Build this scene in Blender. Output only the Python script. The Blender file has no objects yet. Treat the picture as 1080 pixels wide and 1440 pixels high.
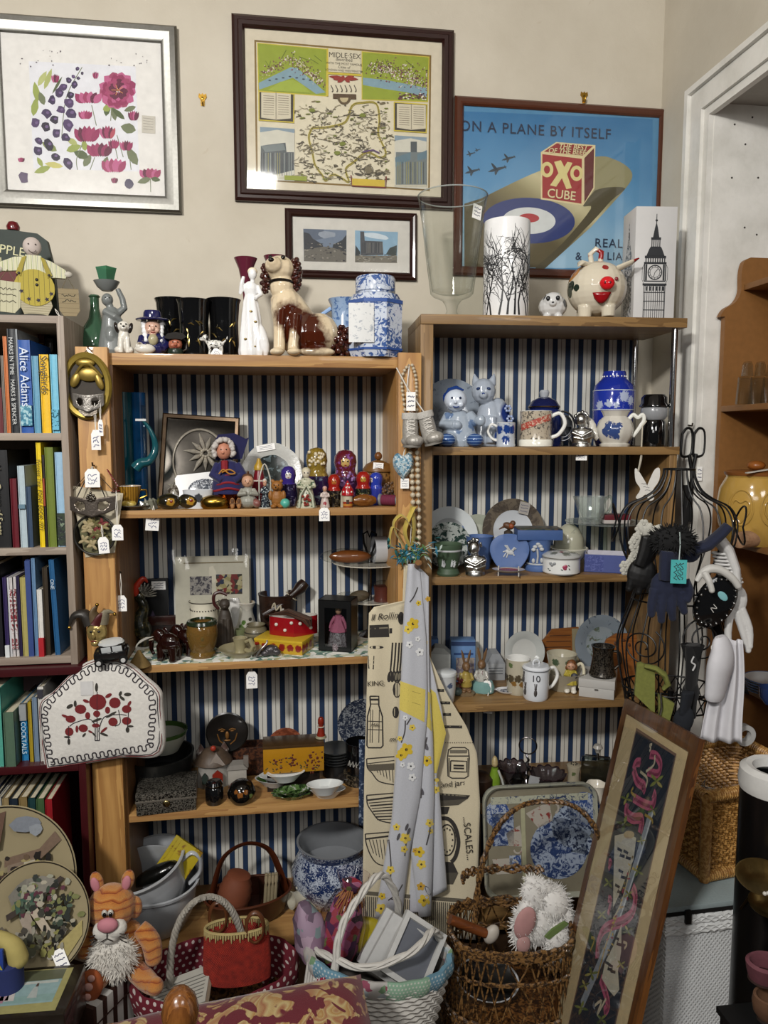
import bpy,bmesh,math,random
from math import cos,sin,sqrt
from mathutils import Vector as V,Matrix,Euler
random.seed(7);ru=random.uniform;rc=random.choice;TP=2*math.pi
class Rn(random.Random):
 u=random.Random.uniform
SC=bpy.context.scene
COL=SC.collection
R=math.radians
PI=math.pi
F=1050.0
YAW,PIT=R(8.0),R(5.8)
CAM=V((0,0,1.5))
FW=V((sin(YAW)*cos(PIT),cos(YAW)*cos(PIT),-sin(PIT)))
RT=V((cos(YAW),-sin(YAW),0))
UP=RT.cross(FW)
def ray(px,py):return FW+RT*((px-540)/F)+UP*((720-py)/F)
def PY(px,py,Y):
 r=ray(px,py);return CAM+r*(Y/r.y)
def PZ(px,py,Z):
 r=ray(px,py);return CAM+r*((Z-CAM.z)/r.z)
def PX(px,py,X):
 r=ray(px,py);return CAM+r*(X/r.x)
def KK(p):return(p-CAM).dot(FW)/F
cd=bpy.data.cameras.new('camera');cam=bpy.data.objects.new('camera',cd);COL.objects.link(cam)
cd.sensor_fit='VERTICAL';cd.sensor_height=36;cd.lens=36*F/1440;cd.clip_start=.05
cam.matrix_world=Matrix.Translation(CAM)@Matrix((RT,UP,-FW)).transposed().to_4x4()
SC.camera=cam
def srgb(h):
 if isinstance(h,str):
  h=h.lstrip('#');c=[int(h[i:i+2],16)/255 for i in(0,2,4)]
 else:c=h
 return tuple(x/12.92 if x<=.04045 else((x+.055)/1.055)**2.4 for x in c)+(1,)
MC={}
class NT:
 def __init__(s,name):
  s.m=bpy.data.materials.new(name);s.m.use_nodes=True;s.t=s.m.node_tree
  s.b=s.t.nodes['Principled BSDF'];s.out=s.t.nodes['Material Output'];s.co=None
 def n(s,ty,props=None,**ins):
  nd=s.t.nodes.new(ty)
  for k,v in(props or{}).items():setattr(nd,k,v)
  for k,v in ins.items():
   k2=int(k[1:])if k[0]=='_' and k[1:].isdigit()else k.replace('_',' ')
   s.set(nd.inputs[k2],v)
  return nd
 def set(s,sock,v):
  if isinstance(v,bpy.types.NodeSocket):s.t.links.new(v,sock)
  elif isinstance(v,bpy.types.Node):s.t.links.new(v.outputs[0],sock)
  else:sock.default_value=v
 def obj(s,scale=(1,1,1),rot=(0,0,0),loc=(0,0,0)):
  if s.co is None:s.co=s.t.nodes.new('ShaderNodeTexCoord')
  mp=s.n('ShaderNodeMapping',Vector=s.co.outputs['Object'])
  if not hasattr(scale,'__len__'):scale=(scale,)*3
  mp.inputs['Scale'].default_value=scale;mp.inputs['Rotation'].default_value=rot;mp.inputs['Location'].default_value=loc
  return mp.outputs[0]
 def math(s,op,a,b=.0,c=None):
  nd=s.n('ShaderNodeMath',{'operation':op},_0=a,_1=b)
  if c is not None:s.set(nd.inputs[2],c)
  return nd.outputs[0]
 def noise(s,vec,scale=5,detail=3,rough=.5,dist=0):return s.n('ShaderNodeTexNoise',Vector=vec,Scale=scale,Detail=detail,Roughness=rough,Distortion=dist).outputs[0]
 def vor(s,vec,scale=5,feat='F1',out=0,rnd=1.0):return s.n('ShaderNodeTexVoronoi',{'feature':feat},Vector=vec,Scale=scale,Randomness=rnd).outputs[out]
 def ramp(s,fac,stops,const=False):
  nd=s.n('ShaderNodeValToRGB',Fac=fac);cr=nd.color_ramp
  if const:cr.interpolation='CONSTANT'
  while len(cr.elements)<len(stops):cr.elements.new(1)
  for e,(p,c)in zip(cr.elements,stops):e.position=p;e.color=srgb(c)if isinstance(c,str)else((c,c,c,1)if not hasattr(c,'__len__')else c)
  return nd.outputs[0]
 def mix(s,f,a,b):
  nd=s.n('ShaderNodeMix',{'data_type':'RGBA'})
  s.set(nd.inputs[0],f)
  for i,v in((6,a),(7,b)):s.set(nd.inputs[i],srgb(v)if isinstance(v,str)else v)
  return nd.outputs[2]
 def xyz(s,vec):return s.n('ShaderNodeSeparateXYZ',Vector=vec).outputs
 def fin(s,col=None,rough=.5,me_=0,bump=None,bs=.3,bd=.002,spec=.5,coat=0,trans=0,ior=1.45,sheen=0,alpha=None):
  b=s.b
  if col is not None:s.set(b.inputs['Base Color'],srgb(col)if isinstance(col,str)else col)
  s.set(b.inputs['Roughness'],rough);s.set(b.inputs['Metallic'],me_)
  b.inputs['Specular IOR Level'].default_value=spec;b.inputs['Coat Weight'].default_value=coat;b.inputs['Coat Roughness'].default_value=.06
  b.inputs['Transmission Weight'].default_value=trans;b.inputs['IOR'].default_value=ior
  if sheen:b.inputs['Sheen Weight'].default_value=sheen;b.inputs['Sheen Roughness'].default_value=.5
  if alpha is not None:s.set(b.inputs['Alpha'],alpha)
  if bump is not None:
   bp=s.n('ShaderNodeBump',Height=bump,Strength=bs,Distance=bd);s.t.links.new(bp.outputs[0],b.inputs['Normal'])
  return s.m
def key(k,fn):
 if k not in MC:MC[k]=fn()
 return MC[k]
def pl_(c,rough=.5,me_=0,var=.12,sc=60,bump=0,coat=0,sheen=0):
 def f():
  t=NT('plain_'+c.strip('#'));nz=t.noise(t.obj(),sc,3)
  a=srgb(c);lo=tuple(x*(1-var)for x in a[:3])+(1,);hi=tuple(min(1,x*(1+var))for x in a[:3])+(1,)
  return t.fin(t.mix(nz,lo,hi),rough,me_,nz if bump else None,bump,.002,coat=coat,sheen=sheen)
 return key(('p',c,rough,me_,var,sc,bump,coat,sheen),f)
def gz_(c,rough=.12):return pl_('#'+''.join('%02x'%min(232,int(int(c.strip('#')[i:i+2],16)*1.2))for i in(0,2,4)),rough,0,.06,40,0,.5)
def me_(c,rough=.28,bump=.15,sc=120):return pl_(c,rough,1,.2,sc,bump)
def cloth(c,sc=500,bump=.3):return pl_(c,.9,0,.15,sc,bump,0,.3)
def so_(c1,c2,scale=60,thr=.5,rough=.2,c3=None,thr2=.62,dist=.6,soft=.03,coat=.3,detail=4,me_=0):
 def f():
  t=NT('print_'+c1.strip('#')+c2.strip('#'));nz=t.noise(t.obj(),scale,detail,.6,dist)
  st=[(max(0,thr-soft),c1),(thr+soft,c2)]
  if c3:st+=[(thr2-soft,c2),(thr2+soft,c3)]
  return t.fin(t.ramp(nz,st),rough,me_,coat=coat)
 return key(('s',c1,c2,scale,thr,rough,c3,thr2,dist,soft,coat,detail,me_),f)
def china(c1='e9eaee',c2='2f4c96',scale=55,dens=.5,rough=.12):
 def f():
  t=NT('china'+c2.strip('#'));co=t.obj()
  w=t.noise(co,scale,5,.62,2.0);b=t.noise(co,scale*.35,2)
  v=t.math('ADD',t.math('MULTIPLY',w,.7),t.math('MULTIPLY',b,.3))
  return t.fin(t.ramp(v,[(dens-.03,c1),(dens+.02,c2)]),rough,coat=.5)
 return key(('c',c1,c2,scale,dens,rough),f)
def multi(cols,scale=40,rough=.4,dist=.5,coat=0,bump=0):
 def f():
  t=NT('multi_'+cols[0].strip('#'));co=t.obj();nz=t.noise(co,scale*.5,2)
  mv=t.n('ShaderNodeVectorMath',{'operation':'ADD'},_0=co,_1=t.n('ShaderNodeVectorMath',{'operation':'SCALE'},_0=t.n('ShaderNodeTexNoise',Vector=co,Scale=scale).outputs[1],Scale=dist/scale).outputs[0]).outputs[0]
  v=t.n('ShaderNodeTexVoronoi',Vector=mv,Scale=scale).outputs[1]
  x=t.xyz(v)[0]
  st=[(i/len(cols),c)for i,c in enumerate(cols)]
  return t.fin(t.ramp(x,st,True),rough,0,nz if bump else None,bump,coat=coat)
 return key(('m',tuple(cols),scale,rough,dist,coat,bump),f)
def dots(bg,fg,pitch=.02,rad=.3,plane='xz',rough=.8):
 def f():
  t=NT('dots_'+bg.strip('#'));o=t.xyz(t.obj(1/pitch));ax={'x':0,'y':1,'z':2}
  a=o[ax[plane[0]]];b=o[ax[plane[1]]]
  row=t.math('FLOOR',b);a2=t.math('ADD',a,t.math('MULTIPLY',row,.5))
  fx=t.math('SUBTRACT',t.math('FRACT',a2),.5);fy=t.math('SUBTRACT',t.math('FRACT',b),.5)
  d=t.math('SQRT',t.math('ADD',t.math('MULTIPLY',fx,fx),t.math('MULTIPLY',fy,fy)))
  return t.fin(t.ramp(d,[(rad-.02,fg),(rad+.02,bg)]),rough)
 return key(('d',bg,fg,pitch,rad,plane,rough),f)
def stripes(stops,pitch,axis='x',rough=.8,rot=(0,0,0),wob=0):
 def f():
  t=NT('stripes');c=t.obj(1/pitch,rot);x=t.xyz(c)['xyz'.index(axis)]
  if wob:x=t.math('ADD',x,t.math('MULTIPLY',t.noise(c,1.2,2),wob))
  return t.fin(t.ramp(t.math('FRACT',x),stops,True),rough)
 return key(('st',tuple(stops),pitch,axis,rough,rot,wob),f)
def wood(c1,c2,axis='x',scale=14,rough=.45,coat=.1,stretch=.07):
 def f():
  t=NT('wood_'+c1.strip('#'));sc=[1,1,1];sc['xyz'.index(axis)]=stretch
  co=t.obj(tuple(sc));a=t.noise(co,scale,4,.6,.8);b=t.noise(co,scale*9,3,.6)
  v=t.math('ADD',t.math('MULTIPLY',t.math('FRACT',t.math('MULTIPLY',a,5)),.45),t.math('MULTIPLY',b,.55))
  return t.fin(t.ramp(v,[(.15,c1),(.75,c2)]),rough,0,b,.12,.001,coat=coat)
 return key(('w',c1,c2,axis,scale,rough,coat,stretch),f)
def glass(c='ffffff',rough=.0,ior=1.45):
 def f():
  t=NT('glass_'+c.strip('#'));return t.fin(c,rough,trans=1,ior=ior)
 return key(('g',c,rough,ior),f)
def tg_(c='ffffff',edge='b9c2c2',rough=.02,ior=1.5,body=.0):
 def f():
  t=NT('clear_glass_'+c.strip('#'));lwf=t.n('ShaderNodeLayerWeight',Blend=.5).outputs[1];lw=lwf
  tr=t.n('ShaderNodeBsdfTransparent',Color=t.mix(t.math('POWER',lw,4.0),c,edge));gl=t.n('ShaderNodeBsdfGlossy',Roughness=rough)
  fr=t.math('ADD',t.math('MULTIPLY',t.math('POWER',lwf,5),.6),.04);sh=t.n('ShaderNodeMixShader',_0=fr,_1=tr.outputs[0],_2=gl.outputs[0]).outputs[0]
  if body:
   t.set(t.b.inputs['Base Color'],srgb(c));t.b.inputs['Roughness'].default_value=.1
   sh=t.n('ShaderNodeMixShader',_0=body,_1=sh,_2=t.b.outputs[0]).outputs[0]
  t.t.links.new(sh,t.out.inputs[0]);return t.m
 return key(('tg',c,edge,rough,ior,body),f)
def film(c='ffffff',a=.16,rough=.12):
 def f():
  t=NT('film');nz=t.noise(t.obj(),18,3)
  return t.fin(c,rough,alpha=a,bump=nz,bs=.5,bd=.01)
 return key(('f',c,a,rough),f)
class MB:
 def __init__(s,k=1.0):s.bm=bmesh.new();s.k=k;s.M=Matrix();s.mi=0;s.ly=.0
 def v(s,p):return s.bm.verts.new(s.M@(V(p)*s.k))
 def face(s,vs):
  try:f=s.bm.faces.new(vs)
  except ValueError:return None
  f.material_index=s.mi;return f
 def m(s,i):s.mi=i;return s
 def la(s,prof,seg=24,c=(0,0,0),sx=1,sy=1,M=None,a0=0,a1=None,wob=None):
  c=V(c);rings=[];full=a1 is None;n=seg if full else seg+1
  for r,z in prof:
   if r<=1e-6 and full:
    p=V((0,0,z));p=M@p if M else p;rings.append([s.v(p+c)]);continue
   ring=[]
   for i in range(n):
    a=a0+(2*PI if full else a1-a0)*i/seg;rr=r*(wob(a,z)if wob else 1)
    p=V((rr*cos(a)*sx,rr*sin(a)*sy,z));p=M@p if M else p
    ring.append(s.v(p+c))
   rings.append(ring)
  for A,B in zip(rings,rings[1:]):
   m=max(len(A),len(B))
   for i in range(m if full else m-1):
    j=(i+1)%m
    if len(A)==1 and len(B)==1:continue
    if len(A)==1:s.face([A[0],B[j],B[i]])
    elif len(B)==1:s.face([A[i],A[j],B[0]])
    else:s.face([A[i],A[j],B[j],B[i]])
  return s
 def ell(s,c,r,rot=None,seg=14,ring=8):
  if not hasattr(r,'__len__'):r=(r,r,r)
  M=Matrix.Diagonal((r[0],r[1],r[2])).to_3x3()
  if rot:M=Euler([R(a)for a in rot]).to_matrix()@M
  return s.la([(cos(-PI/2+PI*i/ring),sin(-PI/2+PI*i/ring))if 0<i<ring else(0,-1 if i==0 else 1)for i in range(ring+1)],seg,c,M=M)
 def tu(s,pts,r,seg=8,closed=False,flat=1.0):
  pts=[V(p)for p in pts];n=len(pts)
  rr=r if hasattr(r,'__len__')else[r]*n
  rings=[];nrm=None
  for i,p in enumerate(pts):
   if closed:t=pts[(i+1)%n]-pts[i-1]
   else:t=pts[min(i+1,n-1)]-pts[max(i-1,0)]
   if t.length<1e-9:t=V((0,0,1))
   t.normalize()
   if nrm is None:
    nrm=t.orthogonal().normalized()if abs(t.z)>.9 else V((0,0,1)).cross(t).normalized()
   nrm=(nrm-t*nrm.dot(t))
   if nrm.length<1e-6:nrm=t.orthogonal()
   nrm.normalize();b=t.cross(nrm)
   rings.append([s.v(p+(nrm*cos(TP*j/seg)+b*sin(TP*j/seg)*flat)*rr[i])for j in range(seg)])
  for i in range(n if closed else n-1):
   A,B=rings[i],rings[(i+1)%n]
   for j in range(seg):s.face([A[j],A[(j+1)%seg],B[(j+1)%seg],B[j]])
  if not closed:s.face(rings[0][::-1]);s.face(rings[-1])
  return s
 def box(s,c,d,rot=None,bev=0):
  b2=bmesh.new();bmesh.ops.create_cube(b2,size=1)
  for v in b2.verts:v.co=V((v.co.x*d[0],v.co.y*d[1],v.co.z*d[2]))
  if bev:bmesh.ops.bevel(b2,geom=b2.edges[:],offset=bev,segments=2,affect='EDGES',profile=.6)
  M=Euler([R(a)for a in rot]).to_matrix()if rot else Matrix.Identity(3)
  mp={}
  for v in b2.verts:mp[v]=s.v(M@v.co+V(c))
  for f in b2.faces:s.face([mp[v]for v in f.verts])
  b2.free();return s
 def bx(s,x0,x1,y0,y1,z0,z1,bev=0):return s.box(((x0+x1)/2,(y0+y1)/2,(z0+z1)/2),(abs(x1-x0),abs(y1-y0),abs(z1-z0)),None,bev)
 def pr_(s,out,y0,y1,fr=None):
  fr=fr or(lambda u,v,w:(u,w,v))
  A=[s.v(fr(u,v,y0))for u,v in out];B=[s.v(fr(u,v,y1))for u,v in out];n=len(out)
  s.face(A);s.face(B[::-1])
  for i in range(n):s.face([A[i],B[i],B[(i+1)%n],A[(i+1)%n]])
  return s
 def flat(s,out,y=0,fr=None):
  fr=fr or(lambda u,v,w:(u,w,v));s.face([s.v(fr(u,v,y))for u,v in out]);return s
 def disc(s,u,v,r,y=0,n=12,rv=None):return s.flat([(u+r*cos(TP*i/n),v+(rv or r)*sin(TP*i/n))for i in range(n)],y)
 def line(s,pts,w,y=0):
  pts=[V((p[0],p[1]))for p in pts];L=[];Rr=[]
  for i,p in enumerate(pts):
   t=pts[min(i+1,len(pts)-1)]-pts[max(i-1,0)];t=t.normalized()if t.length>0 else V((1,0));n=V((-t.y,t.x))*w/2
   L.append(s.v((p.x+n.x,y,p.y+n.y)));Rr.append(s.v((p.x-n.x,y,p.y-n.y)))
  for i in range(len(pts)-1):s.face([L[i],L[i+1],Rr[i+1],Rr[i]])
  return s
 def grid(s,fn,nu,nv):
  g=[[s.v(fn(i/nu,j/nv))for j in range(nv+1)]for i in range(nu+1)]
  for i in range(nu):
   for j in range(nv):s.face([g[i][j],g[i+1][j],g[i+1][j+1],g[i][j+1]])
  return s
 def mesh(s,name,ang=40):
  bmesh.ops.recalc_face_normals(s.bm,faces=s.bm.faces[:])
  me=bpy.data.meshes.new(name);s.bm.to_mesh(me);s.bm.free()
  me.shade_smooth();me.set_sharp_from_angle(angle=R(ang));return me
 def bu(s,name,m,parent=None,label=None,loc=None,rot=None,ang=40,rm_=0,solid=0,sub=0):
  o=bpy.data.objects.new(name,s.mesh(name,ang));COL.objects.link(o)
  for q in(m if isinstance(m,(list,tuple))else[m]):o.data.materials.append(q)
  if parent is not None:o.parent=parent
  if loc is not None:o.location=loc
  if rot is not None:o.rotation_euler=[R(a)for a in rot]
  if label:o['label']=label
  if solid:
   md=o.modifiers.new('thickness','SOLIDIFY');md.thickness=solid;md.offset=0
  if rm_:
   md=o.modifiers.new('remesh','REMESH');md.mode='VOXEL';md.voxel_size=rm_;md.use_smooth_shade=True
   md=o.modifiers.new('smooth','SMOOTH');md.iterations=3;md.factor=.5
  if sub:md=o.modifiers.new('sub','SUBSURF');md.levels=sub;md.render_levels=sub
  return o
def tag(o,label,cat,group=None):
 o['label']=label;o['category']=cat
 if group:o['group']=group
 return o
def th_(name,label,cat,loc,rz=0,group=None,rot=None):
 o=bpy.data.objects.new(name,None);COL.objects.link(o);o.empty_display_size=.02
 o.location=loc;o.rotation_euler=[R(a)for a in rot]if rot else(0,0,R(rz));return tag(o,label,cat,group)
def struct(o):o['kind']='structure';return o
def arc(cx,cz,r,a0,a1,n=12,rz=None):return[(cx+r*cos(R(a0+(a1-a0)*i/n)),cz+(rz or r)*sin(R(a0+(a1-a0)*i/n)))for i in range(n+1)]
def arc3(c,r,a0,a1,n=12,rz=None,y=0):return[(x,y,z)for x,z in arc(c[0],c[1],r,a0,a1,n,rz)]
def sp_(pts,n=6):
 P=[V(p)for p in pts];out=[]
 for i in range(len(P)-1):
  a,b,c,d=P[max(i-1,0)],P[i],P[i+1],P[min(i+2,len(P)-1)]
  for j in range(n):
   t=j/n;out.append(.5*((2*b)+(c-a)*t+(2*a-5*b+4*c-d)*t*t+(3*b-a-3*c+d)*t**3))
 out.append(P[-1]);return[tuple(p)for p in out]
FONT={}
def text(name,s,size,m,parent,loc=(0,0,0),rot=(90,0,0),align='CENTER',depth=.0004,sx=1,shear=0,label=None,space=1,bold=0):
 cu=bpy.data.curves.new(name,'FONT');cu.body=s;cu.size=size;cu.align_x=align;cu.align_y='CENTER';cu.extrude=depth;cu.shear=shear;cu.space_character=space;cu.resolution_u=3;cu.offset=bold
 t=bpy.data.objects.new(name,cu);COL.objects.link(t);bpy.context.view_layer.update()
 me=bpy.data.meshes.new_from_object(t.evaluated_get(bpy.context.evaluated_depsgraph_get()));bpy.data.objects.remove(t);bpy.data.curves.remove(cu)
 o=bpy.data.objects.new(name,me);COL.objects.link(o);me.materials.clear();me.materials.append(m)
 o.parent=parent;o.location=loc;o.rotation_euler=[R(a)for a in rot];o.scale=(sx,1,1)
 if label:o['label']=label
 return o
WHITE='e8e6e0';INK='23232b'
def st_(parent,x,y,z,w=.022,h=.032,drop=.04,rz=0,col='f0efec',mark='4a4f78',name='price_tag',tilt=0):
 b=MB();c=V((x,y,z-drop));b.pr_([(-w/2,-h),(w/2,-h),(w/2,-h*.22),(w*.28,0),(-w*.28,0),(-w/2,-h*.22)],-.0006,.0006)
 t=b.bu(name,pl_(col,.8),parent,'white paper price tag',loc=c,rot=(0,tilt,rz))
 s=MB();s.tu([(0,0,-.004),(-.002,0,drop*.5),(0,.002,drop)],.0008,5).tu([(0,0,-.004),(.002,0,drop*.5),(0,.002,drop)],.0008,5)
 s.bu('string',pl_('dcd8cf',.9),t)
 q=MB()
 for i in range(3):
  zz=-h*(.35+.2*i);pts=[(-w*.3+w*.6*j/9,zz+ru(-.1,.1)*h)for j in range(10)]
  q.line(pts,h*.035,-.0009)
 q.bu('writing',pl_(mark,.8),t)
 return t
def sticker(parent,c,w,h,rz=0,col='f2f1ee',tilt=0):
 b=MB();b.box((0,0,0),(w,.0008,h));t=b.bu('price_sticker',pl_(col,.8),parent,'white sticker',loc=c,rot=(0,tilt,rz))
 q=MB()
 for i in range(3):q.line([(-w*.35+w*.7*j/7,h*(.25-.25*i)+ru(-.05,.05)*h)for j in range(8)],h*.05,-.0008)
 q.bu('writing',pl_('55586e',.8),t);return t
class Art(MB):
 def __init__(s,origin,Y,cols,rough=.6,fn=None):
  super().__init__();s.org=V(origin);s.Y=Y;s.o=(0,0,1,1);s.n=0;s.cols=list(cols);s.rough=rough;s.fn=fn
 def z(s,ox,oy,sx,sy=None):s.o=(ox,oy,sx,sy or sx);return s
 def uv(s,p):
  px,py=s.o[0]+p[0]/s.o[2],s.o[1]+p[1]/s.o[3]
  if s.fn:return s.fn(px,py)
  q=PY(px,py,s.Y)-s.org;return(q.x,q.z)
 def ci(s,c):
  if c not in s.cols:s.cols.append(c)
  s.mi=s.cols.index(c);s.n+=1;return-s.n*3e-6
 def poly(s,pts,c):s.flat([s.uv(p)for p in pts],s.ci(c));return s
 def rect(s,x0,y0,x1,y1,c,sl=0):return s.poly([(x0,y0),(x1,y0+sl*(x1-x0)),(x1,y1+sl*(x1-x0)),(x0,y1)],c)
 def rb_(s,pts,w,c):
  y=s.ci(c);u=[s.uv(p)for p in pts];a,b=s.uv(pts[0]),s.uv((pts[0][0]+1,pts[0][1]));s.line(u,w*abs(b[0]-a[0]),y);return s
 def blob(s,x,y,rx,ry,c,rot=0,n=12,wob=0):
  ca,sa=cos(R(rot)),sin(R(rot));o=[]
  for i in range(n):
   a=TP*i/n;q=1+ru(-wob,wob);u,w=rx*q*cos(a),ry*q*sin(a);o.append((x+u*ca-w*sa,y+u*sa+w*ca))
  return s.poly(o,c)
 def leaf(s,x0,y0,x1,y1,w,c):
  dx,dy=x1-x0,y1-y0;L=math.hypot(dx,dy);nx,ny=-dy/L,dx/L
  return s.poly([(x0,y0)]+[(x0+dx*t+nx*w*q,y0+dy*t+ny*w*q)for t,q in((.2,.7),(.5,1),(.8,.6))]+[(x1,y1)]+[(x0+dx*t-nx*w*q,y0+dy*t-ny*w*q)for t,q in((.8,.6),(.5,1),(.2,.7))],c)
 def done(s,name,parent,label=None,mats=None):
  return s.bu(name,mats or[pl_(c,s.rough)if isinstance(c,str)else c for c in s.cols],parent,label)
def frame_ring(b,x0,x1,z0,z1,prof):
 rings=[[b.v((x0+i,-d,z0+i)),b.v((x1-i,-d,z0+i)),b.v((x1-i,-d,z1-i)),b.v((x0+i,-d,z1-i))]for i,d in prof]
 for A,B in zip(rings,rings[1:]):
  for j in range(4):b.face([A[j],A[(j+1)%4],B[(j+1)%4],B[j]])
 return b
def SP(px,Y,z):
 m=(px-540)/F;A=FW.y+m*RT.y;d=A*UP.z-UP.y*FW.z;zz=z-CAM.z;a=(Y*UP.z-UP.y*zz)/d;c=(A*zz-FW.z*Y)/d
 return CAM+FW*a+RT*(a*m)+UP*c
def face_cam(p):return-math.degrees(math.atan2(p.x,p.y))
def put(name,label,cat,px,Y,z,rz=None,group=None,turn=0):
 p=SP(px,Y,z);t=th_(name,label,cat,p,(face_cam(p)if rz is None else rz)+turn,group);t['_k']=KK(p);return t,KK(p)
def pz_(name,label,cat,px,py,z,rz=None,group=None,turn=0):
 p=PZ(px,py,z)
 if p.y>2.24:p=SP(px,2.24,z)
 t=th_(name,label,cat,p,(face_cam(p)if rz is None else rz)+turn,group);return t,KK(p)
def pa_(base,groups,rough=.15,nz=.25,sc=60,coat=.5,soft=.12,base2=None):
 t=NT('painted_'+base.strip('#'));co=t.obj();n=t.noise(co,sc,3)
 col=t.mix(t.noise(co,sc*.5,2),base,base2 or base)
 off=t.math('MULTIPLY',t.math('SUBTRACT',n,.5),nz*2)
 for c,sph in groups:
  m=None
  for(x,y,z,r)in sph:
   d=t.n('ShaderNodeVectorMath',{'operation':'DISTANCE'},_0=co,_1=(x,y,z)).outputs['Value']
   q=t.math('ADD',t.math('DIVIDE',d,r),off);m=q if m is None else t.math('MINIMUM',m,q)
  f=t.n('ShaderNodeMapRange',Value=m);f.inputs[1].default_value=1+soft;f.inputs[2].default_value=1-soft
  col=t.mix(f.outputs[0],col,c)
 return t.fin(col,rough,coat=coat)
def zpatch(bands,rough=.2,coat=.4,nz=.0,sc=80):
 t=NT('banded');z=t.xyz(t.obj())[2]
 if nz:z=t.math('ADD',z,t.math('MULTIPLY',t.math('SUBTRACT',t.noise(t.obj(),sc,2),.5),nz))
 lo,hi=bands[0][0],bands[-1][0]+.05;f=t.n('ShaderNodeMapRange',Value=z);f.inputs[1].default_value=lo;f.inputs[2].default_value=hi
 return t.fin(t.ramp(f.outputs[0],[((a-lo)/(hi-lo),c)for a,c in bands],True),rough,coat=coat)
def eyes(t,k,x,y,z,dx,r=1.2,c='15130f',name='eye'):
 for s in(-1,1):MB(k).ell((x+s*dx,y,z),r,None,8,6).bu(name,pl_(c,.15),t)
BROWN='4a1e0c'
# THE SETTING
YB=2.33
XR=PY(932,100,YB).x
YL=2.0
def wallmat():
 t=NT('plaster');co=t.obj();a=t.noise(co,3,5,.6);b=t.noise(co,60,4,.6);c=t.noise(co,14,6,.7,1.5)
 col=t.ramp(a,[(.3,'bab2a2'),(.7,'c9c2b3')]);col=t.mix(t.ramp(c,[(.66,.0),(.72,.5)]),col,'b3a692')
 return t.fin(col,.85,bump=t.math('ADD',t.math('MULTIPLY',b,.3),c),bs=.25,bd=.004)
PLASTER=wallmat()
def paintmat():
 t=NT('old_white_gloss_paint');co=t.obj();a=t.noise(co,9,5,.6);c=t.noise(co,70,3)
 return t.fin(t.ramp(a,[(.35,'cdcbc4'),(.6,'dedcd6')]),.3,bump=t.math('ADD',a,t.math('MULTIPLY',c,.2)),bs=.4,bd=.006)
PAINT=paintmat()
struct(MB().bx(-2.6,XR,YB,YB+.12,0,2.9).bu('wall_back',PLASTER))
zl=PX(978,130,XR).z;yo=PX(978,130,XR).y;yi=PX(1005,145,XR).y
zs=PX(1005,145,XR).z
w=MB();w.bx(XR,XR+.16,yo-.02,YB+.12,0,2.9);w.bx(XR,XR+.16,-.2,yo-.02,zl-.02,2.9);struct(w.bu('wall_right',PLASTER))
struct(MB().bx(-2.6,XR+.9,-1.0,YB+.12,-.06,0).bu('floor',wood('3a2a20','54402f','y',5)))
struct(MB().bx(-2.6,XR+.9,-.2,YB+.12,2.9,2.96).bu('ceiling',pl_('d8d2c8',.9)))
tr=MB()
for(a,b,t)in((0,.018,.034),(.018,.03,.022),(.03,.085,.026),(.085,.11,.016)):
 s=(yo-yi)/.11
 tr.bx(XR-t,XR+.001,yo-b*s,yo-a*s,0,zl-a*s);tr.bx(XR-t,XR+.001,-.2,yo-b*s,zl-b*s,zl-a*s)
struct(tr.bu('trim_1',PAINT))
struct(MB().bx(XR+.001,XR+.8,yi-.002,yi+.06,0,zs+.03).bu('door_1',PAINT))
struct(MB().bx(XR+.001,XR+.8,-.2,yi-.002,zs,zs+.03).bu('trim_2',pl_('a9a6a0',.7)))
struct(MB().bx(XR+.8,XR+.86,-.2,yi+.06,0,2.0).bu('wall_alcove',PAINT))
nl=MB()
for(px,py)in((1033,175),(1048,203),(1029,250),(1066,250),(1047,320),(1058,165),(1064,330)):
 p=PY(px,py,yi-.002);nl.ell(p,(.0028,.003,.0028),None,8,5)
struct(nl.bu('trim_3',pl_('3a3632',.6)))
def hook(px,py,label):
 p=PY(px,py,YB);t=th_('picture_hook',label,'hook',p,0,'brass picture hooks on the wall')
 b=MB();pl=[(-.010,.018),(-.004,.014),(0,.019),(.004,.014),(.010,.018),(.012,.008),(.006,0),(.005,-.016),(-.005,-.016),(-.006,0),(-.012,.008)]
 b.pr_(pl,-.003,0);b.bu('plate',me_('b08a3c'),t)
 h=MB();h.tu([(0,-.003,-.012),(0,-.009,-.015),(0,-.013,-.010),(0,-.013,-.003)],.0022,8);h.bu('prong',me_('b08a3c'),t)
 n=MB();n.la([(0,-.003),(.0045,-.003),(.0035,0),(0,.001)],10,(0,-.004,.004),M=Euler((R(90),0,0)).to_matrix());n.bu('pin',me_('7b6530'),t)
hook(285,141,'empty brass picture hook between silver frame and map frame')
hook(821,138,'small brass picture hook above the aeroplane poster')
# GREY BOOKCASE (left)
YBK=1.95
GREY=wood('7d6f63','a09385','x',12,.55,0);GREYV=wood('7d6f63','a09385','z',12,.55,0)
def zY(px,py,Y):return PY(px,py,Y).z
XB1=PY(89.5,455,YBK).x;XB0=-1.25
bc_z=[zY(40,443,YBK),zY(40,609,YBK),zY(40,771,YBK),zY(40,925,YBK)]
bk=th_('bookcase','grey oak-effect bookcase filled with upright books at left','bookcase',(XB1,YBK,bc_z[3]-.02))
o0=bk.location.copy()
def loc(b,o=o0):b.M=Matrix.Translation(-V(o));return b
b=loc(MB());b.bx(XB1-.017,XB1,YBK,YB-.02,bc_z[3]-.022,bc_z[0],.001);b.bu('side_panel',GREYV,bk)
b=loc(MB());b.bx(XB0-.017,XB0,YBK,YB-.02,bc_z[3]-.022,bc_z[0],.001);b.bu('side_panel',GREYV,bk)
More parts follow.
